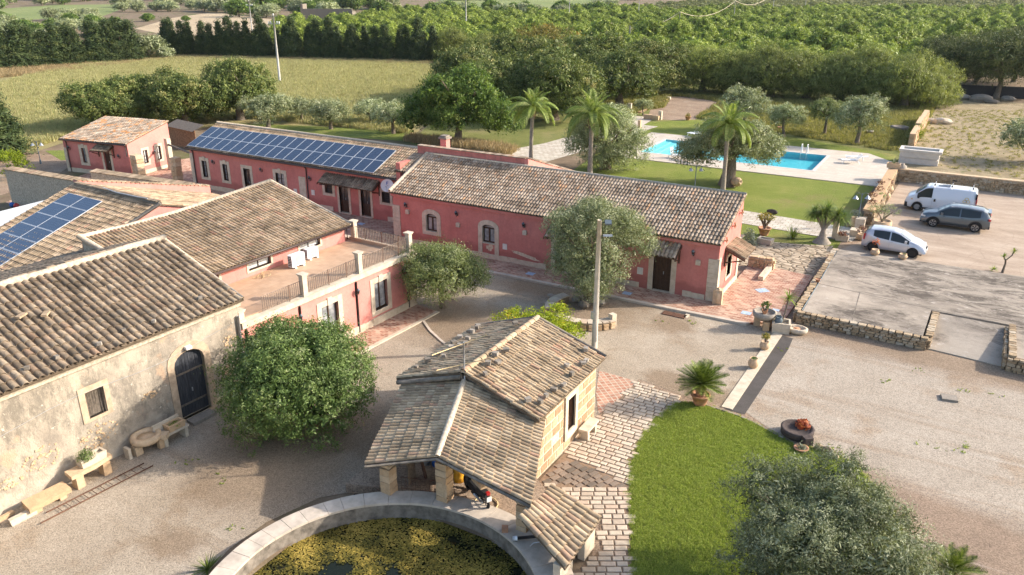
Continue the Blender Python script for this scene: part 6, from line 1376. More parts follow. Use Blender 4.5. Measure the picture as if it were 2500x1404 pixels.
 # moped
 d = G(1132, 1195, 0.4); build_moped((-12.45, 19.15, 0.36), R(150))
def wheel(mb_t, mb_r, c, r_, w, ax=(0, 1, 0), spokes=0):
 pass
def build_moped(loc, rz):
 t = lthing('parked_moped', 'black moped with a cream seat parked under the porch', 'moped', loc, rz)
 def wh(x, name):
  m = MB(); pr = [(0.20, -0.04), (0.27, -0.045), (0.30, 0), (0.27, 0.045), (0.20, 0.04)]; n = 24; vs_ = []; fs = []
  for r_, y in pr:
   for k in range(n): a = 2 * math.pi * k / n; vs_.append((x + r_ * math.cos(a), y, 0.3 + r_ * math.sin(a)))
  for i in range(len(pr) - 1):
   for k in range(n): fs.append((i * n + k, i * n + (k + 1) % n, (i + 1) * n + (k + 1) % n, (i + 1) * n + k))
  m.faces(vs_, fs); w = m.build('wheel', 'rubber', t)
  s = MB()
  for k in range(6): a = math.pi * k / 3; s.tube([(x, 0, 0.3), (x + 0.2 * math.cos(a), 0, 0.3 + 0.2 * math.sin(a))], 0.018, 5)
  s.tube([(x, -0.06, 0.3), (x, 0.06, 0.3)], 0.05, 8); s.build('spokes', 'black_trim', w)
 wh(-0.62, 'w'); wh(0.62, 'w')
 m = MB(); m.obox((0.05, 0, 0.42), (0.75, 0.2, 0.26), 0); m.obox((0.0, 0, 0.3), (0.35, 0.24, 0.2), 0); m.tube([(0.35, 0, 0.5), (0.55, 0, 1.0)], 0.06, 7); m.obox((0.44, 0, 0.62), (0.08, 0.34, 0.55), 0, 0); m.obox((-0.5, 0, 0.62), (0.55, 0.2, 0.18), 0); m.build('body', 'black_trim', t)
 m = MB(); m.obox((-0.22, 0, 0.8), (0.68, 0.26, 0.12), 0); m.obox((-0.5, 0, 0.86), (0.12, 0.24, 0.08), 0); m.build('seat', 'terracotta_pale', t)
 m = MB(); m.obox((-0.84, 0, 0.74), (0.1, 0.12, 0.1), 0); m.build('tail_lamp', 'red_plastic', t); m = MB(); m.obox((-0.92, 0, 0.55), (0.015, 0.18, 0.18), 0); m.build('number_plate', 'white_paint', t)
 m = MB(); m.tube([(0.55, 0, 1.0), (0.5, -0.3, 1.04)], 0.016, 5); m.tube([(0.55, 0, 1.0), (0.5, 0.3, 1.04)], 0.016, 5); m.build('handlebar', 'dark_metal', t)
 m = MB(); m.lathe((0.6, 0, 0.9), [(0, -.08), (0.09, -.05), (0.1, 0.04), (0, 0.09)], 10); m.build('headlamp', 'galvanised', t); m = MB(); m.tube([(-0.1, 0.13, 0.3), (-0.7, 0.16, 0.36)], 0.045, 7); m.build('exhaust', 'galvanised', t)
 m = MB(); m.tube([(0.0, -0.05, 0.3), (-0.08, -0.28, 0.0)], 0.014, 5); m.build('kick_stand', 'dark_metal', t)
# ------------------------------------------------------------------ things along the barn wall and in the courtyard
def trough(mb, c, L, W, H_, rz=0.0, t=0.08, fill=True):
 """hollowed stone block"""
 M_ = lambda x, y, z: (c[0] + rot2(x, y, rz)[0], c[1] + rot2(x, y, rz)[1], c[2] + z)
 l, w = L / 2, W / 2; b = 0.93
 o0 = [M_(-l * b, -w * b, 0), M_(l * b, -w * b, 0), M_(l * b, w * b, 0), M_(-l * b, w * b, 0)]; o1 = [M_(-l, -w, H_), M_(l, -w, H_), M_(l, w, H_), M_(-l, w, H_)]
 i1 = [M_(-l + t, -w + t, H_), M_(l - t, -w + t, H_), M_(l - t, w - t, H_), M_(-l + t, w - t, H_)]; i0 = [M_(-l + t, -w + t, H_ * 0.7), M_(l - t, -w + t, H_ * 0.7), M_(l - t, w - t, H_ * 0.7), M_(-l + t, w - t, H_ * 0.7)]
 V = o0 + o1 + i1 + i0; q = [(0, 1, 2, 3)]
 for k in range(4): k2 = (k + 1) % 4; q += [(k, k2, 4 + k2, 4 + k), (4 + k, 4 + k2, 8 + k2, 8 + k), (8 + k, 8 + k2, 12 + k2, 12 + k)]
 q.append((12, 13, 14, 15)); mb.faces(V, q)
def tuft(name, parent, mat, c, r_, h, n=60, leaf=0.05, seed=0, aspect=0.45):
 g = np.random.default_rng(seed); d = g.normal(0, 1, (n, 3)); d[:, 2] = np.abs(d[:, 2]); d /= np.linalg.norm(d, axis=1, keepdims=True)
 p = d * np.array([r_, r_, h]) * g.uniform(0.5, 1, (n, 1)); return link_part(name, leaf_mesh(name, mat, p, d, leaf, aspect, 0.8, seed), parent, Matrix.Translation(c))
def spiky(name, parent, mat, c, n, L, w=0.03, up=0.5, seed=0, curve=0.4, seg=4):
 rr = random.Random(seed); m = MB()
 for k in range(n):
  a = rr.uniform(0, 6.283); e = rr.uniform(up - 0.5, 1.35) ; l = L * rr.uniform(0.75, 1.1); pts = []
  d = Vector((math.cos(a) * math.cos(e), math.sin(a) * math.cos(e), math.sin(e))); p = Vector(c); side = Vector((-math.sin(a), math.cos(a), 0)); m.cur = rr.random()
  prev = None
  for i in range(seg + 1):
   ww = w * (1 - (i / seg) ** 1.5) * (0.6 if i == 0 else 1) + 0.002; cur = (p - side * ww, p + side * ww)
   if prev: m.face([prev[0], prev[1], cur[1], cur[0]])
   prev = cur; p = p + d * (l / seg); d = (d + Vector((0, 0, -curve / seg))).normalized()
 o = m.build(name, mat, parent); return o
def build_barn_side():
 def L(px, py, z=0): return G(px, py, z)
 ang = R(87)   # the barn wall runs almost along y
 # bench with trough by the door
 x, y = L(425, 1075); b = lthing('stone_bench', 'grey stone bench with a back beside the barn door', 'bench', (x, y, 0), ang)
 m = MB(); m.box(-0.6, 0.6, -0.22, 0.22, 0.42, 0.5); m.build('seat', 'limestone', b); m = MB(); m.box(-0.62, 0.5, 0.22, 0.32, 0.3, 0.85); m.build('backrest', 'limestone', b)
 for q in (-0.5, 0.4): m = MB(); m.box(q, q + 0.14, -0.2, 0.2, 0, 0.42); m.build('leg', 'limestone', b)
 p = lthing('stone_trough_planter', 'small stone trough of moss lying on the bench by the barn door', 'planter', (x - 0.0, y + 0.12, 0.5), ang); m = MB(); trough(m, (0, 0, 0), 0.72, 0.42, 0.26); m.build('trough', 'sandstone', p); tuft('moss', p, 'leaf_bright', (0, 0, 0.16), 0.28, 0.08, 400, 0.05, 3)
 # round press stone
 x, y = L(362, 1098); b = lthing('round_press_stone', 'round hollowed press stone on stone feet between the two benches at the barn wall', 'press stone', (x, y, 0), ang)
 m = MB(); m.lathe((0, 0, 0.42), [(0, 0), (0.52, 0), (0.58, 0.08), (0.56, 0.26), (0.42, 0.27), (0.4, 0.2), (0.3, 0.16), (0.3, 0.2), (0, 0.2)], 26, sy=0.92); m.build('basin', 'sandstone', b)
 m = MB(); m.obox((0.5, -0.42, 0.52), (0.32, 0.28, 0.2), 0.6); m.build('spout', 'sandstone', b)
 for q, s_ in (((-0.42, 0.0), 0.3), ((0.36, -0.3), 0.22), ((0.3, 0.34), 0.24)): m = MB(); blob_box(m, (q[0], q[1], 0.21), (s_, s_, 0.42)); m.build('foot', 'sandstone', b)
 m = MB(); blob_box(m, (-0.75, 0.1, 0.22), (0.12, 0.34, 0.5)); m.build('side_stone', 'limestone', b)
 # long slab table
 x, y = L(222, 1172); b = lthing('stone_slab_table', 'long rough stone slab on two blocks under the leafy planter', 'stone table', (x, y, 0), ang)
 m = MB(); m.prism([(-0.75, -0.28), (0.1, -0.3), (0.85, -0.14), (0.85, 0.2), (-0.7, 0.26)], 0.52, 0.66); m.build('slab', 'sandstone', b)
 for q in (-0.45, 0.55): m = MB(); blob_box(m, (q, -0.05, 0.26), (0.3, 0.36, 0.52)); m.build('block', 'sandstone', b)
 p = lthing('stone_trough_planter', 'white-edged stone trough with a round leafy shrub on the slab table', 'planter', (x - 0.02, y + 0.2, 0.66), ang); m = MB(); trough(m, (0, 0, 0), 0.95, 0.42, 0.3); m.build('trough', 'limestone', p); tuft('shrub', p, 'leaf_bush', (-0.2, 0, 0.25), 0.36, 0.36, 900, 0.06, 5)
 # lying slab bench
 x, y = L(118, 1232); b = lthing('fallen_column_bench', 'half-round column stone used as a low seat at the left of the barn wall', 'bench', (x, y, 0), ang)
 m = MB(); m.prism([(-0.72, -0.3), (0.72, -0.28), (0.72, 0.22), (-0.68, 0.26)], [0.2] * 4, [0.36, 0.36, 0.46, 0.46]); m.build('seat', 'sandstone', b)
 for q in (-0.4, 0.45): m = MB(); blob_box(m, (q, 0, 0.1), (0.25, 0.4, 0.2)); m.build('block', 'sandstone', b)
 x, y = L(58, 1268); m = MB(); blob_box(m, (0, 0, 0.12), (0.9, 0.2, 0.24)); o = m.build('stone_beam', 'limestone', None, org=(0, 0, 0)); o.location = (x, y, 0); o.rotation_euler = (0, 0, ang); tag(o, 'short squared stone beam lying at the far left end of the barn wall', 'stone beam')
 x, y = L(10, 1268); m = MB(); blob_box(m, (0, 0, 0.08), (0.7, 0.14, 0.14)); o = m.build('stone_beam', 'sandstone', None, org=(0, 0, 0)); o.location = (x, y, 0); o.rotation_euler = (0, 0, ang + .1); tag(o, 'brown broken stone beam at the left border against the barn', 'stone beam')
 m = MB(); blob_box(m, (0, 0, 0.07), (0.5, 1.2, 0.14)); o = m.build('door_step', 'grey_stone', None, org=(0, 0, 0)); x, y = L(494, 1022); o.location = (x, y, 0); o.rotation_euler = (0, 0, R(-3)); tag(o, 'worn grey step below the arched barn door', 'step')
 # ladder on the ground
 a, b_ = Vector((*L(100, 1281), 0.06)), Vector((*L(374, 1140), 0.06)); a2 = Vector((*L(210, 1210), 0.06)); d = (b_ - a).normalized(); n = Vector((-d.y, d.x, 0)); off = 0.42
 l = thing('iron_ladder', 'rusty iron ladder lying on the gravel along the barn wall', 'ladder', (a.x, a.y, 0))
 for s_ in (0, off): m = MB(); m.tube([a + n * s_ + d * (0.4 if s_ else 0), b_ + n * s_ - d * (0.1 if s_ else 0)], 0.025, 5); m.build('rail', 'rust_metal', l)
 Ln = (b_ - a).length; k = 0
 for i in range(1, int(Ln / 0.3)): m = MB(); q = a + d * (0.45 + i * 0.3); (q + n * off - b_).length; m.tube([q, q + n * off], 0.012, 5); m.build('rung', 'rust_metal', l) if 0.45 + i * .3 < Ln - .2 else None
def planted_pot(px, py, r_, h, kind, label, mat='terracotta_pale', plant=None, z=0.0, group=None, rz=0.0, name='plant_pot'):
 x, y = G(px, py, z); t = lthing(name, label, 'plant pot', (x, y, z), rz, group); m = MB(); pot(m, (0, 0, 0), r_, h, kind); m.build('pot', mat, t)
 if plant: plant(t, h)
 return t
def cycad(loc, s, label, n=44, potr=0.0, seed=1):
 """stiff feather-leaved cycad; every frond its own piece"""
 t = lthing('cycad', label, 'plant', loc, 0);
 if potr: m = MB(); pot(m, (0, 0, 0), potr, potr * 1.35, 0, 22); m.build('pot', 'terracotta', t); base = potr * 1.25
 else: base = 0.0
 m = MB(); m.lathe((0, 0, base - 0.05), [(0.12 * s, 0), (0.16 * s, 0.15 * s), (0.15 * s, 0.35 * s), (0.08 * s, 0.42 * s), (0, 0.42 * s)], 10); m.build('trunk', 'palm_boot', t)
 me = feather(s * 0.78, 22, 0.17 * s, 0.014 * s, 0.25, 0.55, 'leaf_cycad', stiff=True); rr = random.Random(seed)
 for k in range(n):
  el = R(78) - (k / n) ** 0.8 * R(88); a = k * 2.399
  M4 = Matrix.Translation((0, 0, base + 0.36 * s)) @ Matrix.Rotation(a, 4, 'Z') @ Matrix.Rotation(-el, 4, 'Y') @ Matrix.Rotation(rr.uniform(-.2, .2), 4, 'X'); link_part('frond', me, t, M4 @ Matrix.Scale(rr.uniform(0.85, 1.08), 4))
 return t
def feather(L, n, ll, lw, curve, vee, mat, stiff=False, seed=0, droop=0.0):
 """one pinnate leaf along +x, curving down"""
 rr = random.Random(seed); m = MB(); p = Vector((0, 0, 0)); d = Vector((1, 0, 0)); pts = [p.copy()]; ds = [d.copy()]; N_ = 14
 for i in range(N_): p = p + d * (L / N_); d = (d + Vector((0, 0, -curve / N_ * (0.3 + 1.7 * i / N_)))).normalized(); pts.append(p.copy()); ds.append(d.copy())
 m.cur = 0.5; m.tube(pts, [0.022 * (1 - i / (N_ + 1)) * max(0.5, L / 2) + 0.003 for i in range(N_ + 1)], 4, cap=False)
 for i in range(n):
  u = (i + 1.0) / (n + 0.5); f = u * N_; k = min(int(f), N_ - 1); q = pts[k].lerp(pts[k + 1], f - k); dd = ds[k]; up = Vector((-dd.z, 0, dd.x)); l = ll * (0.35 + 1.3 * math.sin(math.pi * min(1, u * 0.92 + 0.06))) * 0.75
  for s_ in (-1, 1):
   v = (Vector((0, s_, 0)) * 0.85 + dd * (0.5 if stiff else 0.62) + up * vee * 0.5).normalized(); m.cur = rr.random()
   if stiff: a = q; b = q + v * l; w = dd * lw; m.face([a - w, a + w, b + w * 0.2, b - w * 0.2])
   else:
    a = q; b = q + v * l * 0.5; c = b + (v * 0.55 + Vector((0, 0, -1)) * droop * rr.uniform(0.5, 1.2)).normalized() * l * 0.6; w = dd * lw
    m.face([a - w * .6, a + w * .6, b + w, b - w]); m.face([b - w, b + w, c + w * 0.15, c - w * 0.15])
 return m.mesh('frond', mat)
def palm(px, py, h, label, s=1.0, nf=26, seed=3, lean=0.0):
 """queen palm: grey ringed trunk, crown of drooping feather leaves"""
 x, y = G(px, py); t = lthing('palm_tree', label, 'palm tree', (x, y, 0), random.Random(seed).uniform(0, 6), 'tall palms between the pool and the houses')
 m = MB(); n = 14; pts = [(lean * (k / n) ** 2, 0, h * k / n) for k in range(n + 1)]; m.tube(pts, [(0.25 - 0.07 * min(1, k / 5)) * s + 0.008 * (k % 2) for k in range(n + 1)], 10); m.build('trunk', 'palm_trunk', t)
 b = MB(); b.tube([(lean, 0, h - 0.5), (lean, 0, h - 0.1), (lean, 0, h + 0.5)], [0.2 * s, 0.3 * s, 0.13 * s], 9); rr = random.Random(seed)
 for k in range(16): a = k * 2.4; b.tube([(lean + 0.2 * math.cos(a), 0.2 * math.sin(a), h - 0.75 + k * 0.06), (lean + 0.36 * math.cos(a), 0.36 * math.sin(a), h - 0.4 + k * 0.06)], [0.05, 0.02], 4)
 b.build('leaf_bases', 'palm_boot', t)
 fm = [feather(3.0 * s, 70, 0.72 * s, 0.022, 2.3, 0.5, 'leaf_palm', seed=i, droop=1.7 + i * 0.5) for i in range(2)] + [feather(2.3 * s, 48, 0.5 * s, 0.016, 0.7, 0.8, 'leaf_palm', seed=8, droop=0.5)]
 for k in range(nf):
  el = R(80) - (k / nf) ** 0.9 * R(92); a = k * 2.399 + rr.uniform(-.2, .2)
  M4 = Matrix.Translation((lean, 0, h + 0.35)) @ Matrix.Rotation(a, 4, 'Z') @ Matrix.Rotation(-el, 4, 'Y') @ Matrix.Rotation(rr.uniform(-.3, .3), 4, 'X') @ Matrix.Scale(rr.uniform(0.88, 1.08), 4); link_part('frond', fm[2] if k < 6 else fm[k % 2], t, M4)
 return t
def build_courtyard():
 # concrete lighting pole
 x, y = G(1451, 849); hp = hz(1467, 537, x, y)
 t = lthing('concrete_pole', 'tall pale concrete floodlight pole in front of the well house corner', 'pole', (x, y, 0)); m = MB(); m.tube([(0, 0, 0), (0.0, 0, hp * .5), (0.0, 0, hp)], [0.15, 0.125, 0.10], 14); m.build('shaft', 'pole_concrete', t)
 cd = Vector((_cy, _sy, 0))
 for z, sz in ((hp - 0.12, 0.3), (hp - 0.75, 0.42)):
  m = MB(); c = Vector((0, 0, z)) + cd * 0.3; m.tube([Vector((0, 0, z)), c], 0.02, 5); m.build('arm', 'dark_metal', t)
  m = MB(); m.obox(c + cd * 0.1, (sz, 0.28, 0.09), YAW, R(25) if z > hp - 0.3 else R(-15)); m.build('floodlight', 'lamp_metal' if z > hp - 0.3 else 'galvanised', t)
 m = MB(); m.box(-0.17, 0.0, -0.19, -0.12, hp * 0.24, hp * 0.30); m.build('junction_box', 'galvanised', t); m = MB(); m.tube([(0.14, -.08, 0.4), (0.15, -.08, hp * .6), (0.12, -.05, hp - .7)], 0.012, 4); m.build('cable', 'grey_plastic', t)
 # curved masonry seat round the tall olive tree
 s = thing('curved_stone_seat', 'curved stone and tile bench wall round the tall olive tree', 'bench', (-16.6, 36, 0))
 c = (-16.3, 36.3)
 for a0, a1 in ((R(150), R(215)), (R(245), R(335))):
  n = 9; m = MB(); vs_ = []
  for i in range(n + 1):
   a = a0 + (a1 - a0) * i / n
   for r_, z in ((1.75, 0), (1.75, 0.38), (2.25, 0.38), (2.25, 0)): vs_.append((c[0] + r_ * math.cos(a), c[1] + r_ * math.sin(a), z))
  fs = [(i * 4 + j, i * 4 + j + 1, (i + 1) * 4 + j + 1, (i + 1) * 4 + j) for i in range(n) for j in range(3)] + [(0, 1, 2, 3), (n * 4 + 3, n * 4 + 2, n * 4 + 1, n * 4)]
  m.faces(vs_, fs); m.build('seat_wall', 'rubble_joint', s); it = []
  for i in range(n):
   a = a0 + (a1 - a0) * (i + .5) / n; p = MB(); p.obox((c[0] + 2.0 * math.cos(a), c[1] + 2.0 * math.sin(a), 0.41), (0.56, 2.0 * (a1 - a0) / n * 0.95, 0.06), a); p.cur = rng.random(); p.build('seat_slab', 'paver_stone' if i % 3 else 'limestone', s)
   for zz in (0.1, 0.26): it.append(((c[0] + 2.26 * math.cos(a), c[1] + 2.26 * math.sin(a), zz), (0.14, 0.3, 0.15), a, 0))
  place_stones(s, it, 'sandstone')
 a = R(335); m = MB(); m.obox((c[0] + 2.0 * math.cos(a), c[1] + 2.0 * math.sin(a), 0.35), (0.3, 0.3, 0.7), a); m.build('end_block', 'limestone', s)
 for i, (px, py, sz) in enumerate(((1408, 738, 0.32), (1425, 752, 0.36), (1462, 745, 0.4), (1345, 728, 0.25), (1356, 733, 0.3))):
  x, y = G(px, py); m = MB(); blob(m, (0, 0, sz * 0.5), (sz, sz * .7, sz * .6), 40 + i); o = m.build('boulder', 'grey_stone', None, org=(0, 0, 0)); o.location = (x, y, 0); tag(o, ('grey boulder at the left foot of the tall olive', 'dark grey boulder at the foot of the tall olive', 'pale boulder behind the floodlight pole', 'small pale stone at the left end of the curved seat', 'white stone resting near the curved seat')[i], 'boulder')
 m = MB()
 d = thing('drain_grate', 'brown iron drain grate in two halves in the gravel before the patio kerb', 'drain cover', (*G(1646, 768), 0))
 for px in (1632, 1660): x, y = G(px, 766 + (px - 1632) * 0.22); m = MB(); m.obox((x, y, 0.02), (0.62, 0.5, 0.04), 0); m.build('grate', 'rust_metal', d)
 m = MB(); x, y = G(1676, 772); m.obox((x, y, 0.015), (0.2, 0.55, 0.05), 0); m.build('edge_stone', 'limestone', d)
 # stone table with succulents, trough with small tree, flat basin
 x, y = G(1862, 800); b = lthing('stone_pedestal_table', 'carved grey stone basin on thick legs holding a potted succulent at the patio corner', 'stone basin', (x, y, 0), R(20))
 m = MB(); m.lathe((0, 0, 0.5), [(0, 0), (0.35, 0), (0.55, 0.18), (0.6, 0.4), (0.5, 0.42), (0.48, 0.3), (0, 0.28)], 22); m.obox((0.6, -0.05, 0.78), (0.4, 0.35, 0.16), 0); m.build('basin', 'grey_stone', b)
 for q in ((-0.28, 0.25), (0.1, -0.3), (0.35, 0.2)): m = MB(); blob_box(m, (q[0], q[1], 0.25), (0.32, 0.3, 0.5)); m.build('leg', 'sandstone', b)
 p = lthing('succulent_pot', 'terracotta pot with a dark paddle succulent standing in the carved basin', 'plant pot', (x, y, 0.8)); m = MB(); pot(m, (0, 0, 0), 0.16, 0.2); m.build('pot', 'terracotta', p)
 m = MB(); rr = random.Random(3)
 for k in range(5): a = k * 1.3; m.tube([(0, 0, 0.15), (0.14 * math.cos(a), 0.14 * math.sin(a), 0.32), (0.22 * math.cos(a), 0.22 * math.sin(a), 0.5 + 0.1 * rr.random())], [0.03, 0.025, 0.015], 5)
 m.build('stem', 'bark', p); tuft('leaves', p, 'leaf_carob', (0.05, 0, 0.4), 0.32, 0.28, 70, 0.14, 9, 0.8)
 x, y = G(1905, 808); p = lthing('stone_trough_planter', 'square pale stone trough with a thin bright green dracaena and a dark vase', 'planter', (x, y, 0), R(12)); m = MB(); trough(m, (0, 0, 0), 0.9, 0.8, 0.55, 0, 0.1); m.build('trough', 'limestone', p)
 m = MB(); m.tube([(0, 0, 0.35), (0.12, 0.1, 1.0), (0.2, 0.3, 1.7)], [0.05, 0.04, 0.03], 6); m.build('stem', 'bark', p); spiky('leaves', p, 'leaf_bright', (0.2, 0.3, 1.68), 60, 0.62, 0.022, 0.2, 4, 0.9)
 m = MB(); pot(m, (-0.15, -0.12, 0.4), 0.2, 0.42, 1); tag(m.build('vase', 'dark_metal', p), 'vase', 'x') if False else m.build('vase', 'lamp_metal', p)
 x, y = G(1944, 812); p = lthing('round_stone_basin', 'low pale stone basin lying on the ground beside the square trough', 'stone basin', (x, y, 0)); m = MB(); m.lathe((0, 0, 0), [(0.38, 0), (0.52, 0.1), (0.55, 0.28), (0.42, 0.3), (0.38, 0.18), (0, 0.16)], 20, sy=0.72); m.build('basin', 'limestone', p); m = MB(); m.lathe((0, 0, 0.17), [(0.2, 0), (0.15, 0.08), (0, 0.08)], 12); m.build('plate', 'terracotta', p)
 # pots by the dark strip
 def succ(t, h): m = MB(); [m.tube([(0, 0, h * .8), (0.07 * math.cos(a), 0.07 * math.sin(a), h + 0.28)], 0.025, 5) for a in (0, 2, 4)]; m.build('stem', 'bark', t); tuft('leaves', t, 'leaf_succulent', (0, 0, h + 0.22), 0.24, 0.24, 150, 0.1, 6, 0.6)
 planted_pot(1866, 853, 0.24, 0.42, 1, 'clay jar with a yellow-leaved succulent next to the dark asphalt strip', plant=succ)
 planted_pot(1838, 898, 0.24, 0.5, 1, 'round clay jar with a tiny green cushion plant on the pale kerb', plant=lambda t, h: tuft('leaves', t, 'leaf_bush', (0, 0, h - .06), 0.15, 0.12, 260, 0.05, 7))
 x, y = G(1708, 988); cycad((x, y, 0), 1.45, 'large cycad palm in a terracotta pot at the tip of the near lawn', 56, 0.38, 2)
 p = MB()
 x, y = G(2318, 1418); cycad((x, y, 0), 1.1, 'low cycad at the bottom right behind the silver olive', 34, 0.0, 6)
 # lava basin with red succulents
 x, y = G(1945, 1062); b = lthing('lava_press_basin', 'dark lava stone press basin filled with red succulents by the lawn edge', 'stone basin', (x, y, 0), R(-15))
 m = MB(); m.lathe((0, 0, 0), [(0.5, 0), (0.62, 0.1), (0.64, 0.34), (0.55, 0.36), (0.5, 0.28), (0.42, 0.3), (0.38, 0.26), (0, 0.26)], 26); m.obox((0.62, -0.42, 0.2), (0.3, 0.34, 0.34), -0.6); m.build('basin', 'lava_stone', b); tuft('succulents', b, 'leaf_red', (0.05, 0.36, 0.28), 0.36, 0.26, 260, 0.11, 8, 0.75)
 planted_pot(1955, 1100, 0.26, 0.14, 0, 'shallow terracotta bowl with a pale succulent below the lava basin', 'terracotta', lambda t, h: tuft('leaves', t, 'leaf_grey', (0, 0, h), 0.22, 0.14, 70, 0.13, 10, 0.35))
 for i, (px, py) in enumerate(((2020, 1106), (2034, 1118), (1998, 1098))):
  x, y = G(px, py); m = MB(); blob(m, (0, 0, 0.1), (0.28 - .06 * i, 0.14, 0.16), 60 + i); o = m.build('edge_rock', 'rubble_stone', None, org=(0, 0, 0)); o.location = (x, y, 0); tag(o, ('flat brown rock behind the near olive crown', 'pointed brown rock behind the near olive crown', 'small brown rock beside the terracotta bowl')[i], 'rock')
 # low edging stones of the lawn
 e = thing('lawn_edging', 'thin row of rough stones edging the near lawn against the gravel', 'edging', (*G(1850, 1040), 0)); it = []
 pts = [(1722, 990), (1760, 1002), (1808, 1018), (1850, 1038), (1884, 1056), (1915, 1073)]
 for (p, q) in zip(pts[:-1], pts[1:]):
  a, b_ = G(*p), G(*q); L_ = math.dist(a, b_); n = max(1, int(L_ / 0.22))
  for k in range(n): u = (k + .5) / n; it.append(((a[0] + (b_[0] - a[0]) * u, a[1] + (b_[1] - a[1]) * u, 0.02), (0.22, 0.1, 0.08), math.atan2(b_[1] - a[1], b_[0] - a[0]) + rng.uniform(-.2, .2), 0))
 place_stones(e, it, 'grey_stone', name='edging_stone')
 x, y = G(2317, 974); m = MB(); m.obox((0, 0, 0.05), (0.62, 0.52, 0.1), R(10)); o = m.build('manhole_cover', 'grey_stone', None, org=(0, 0, 0)); o.location = (x, y, 0); tag(o, 'square grey concrete cover lying on the gravel lot', 'manhole cover')
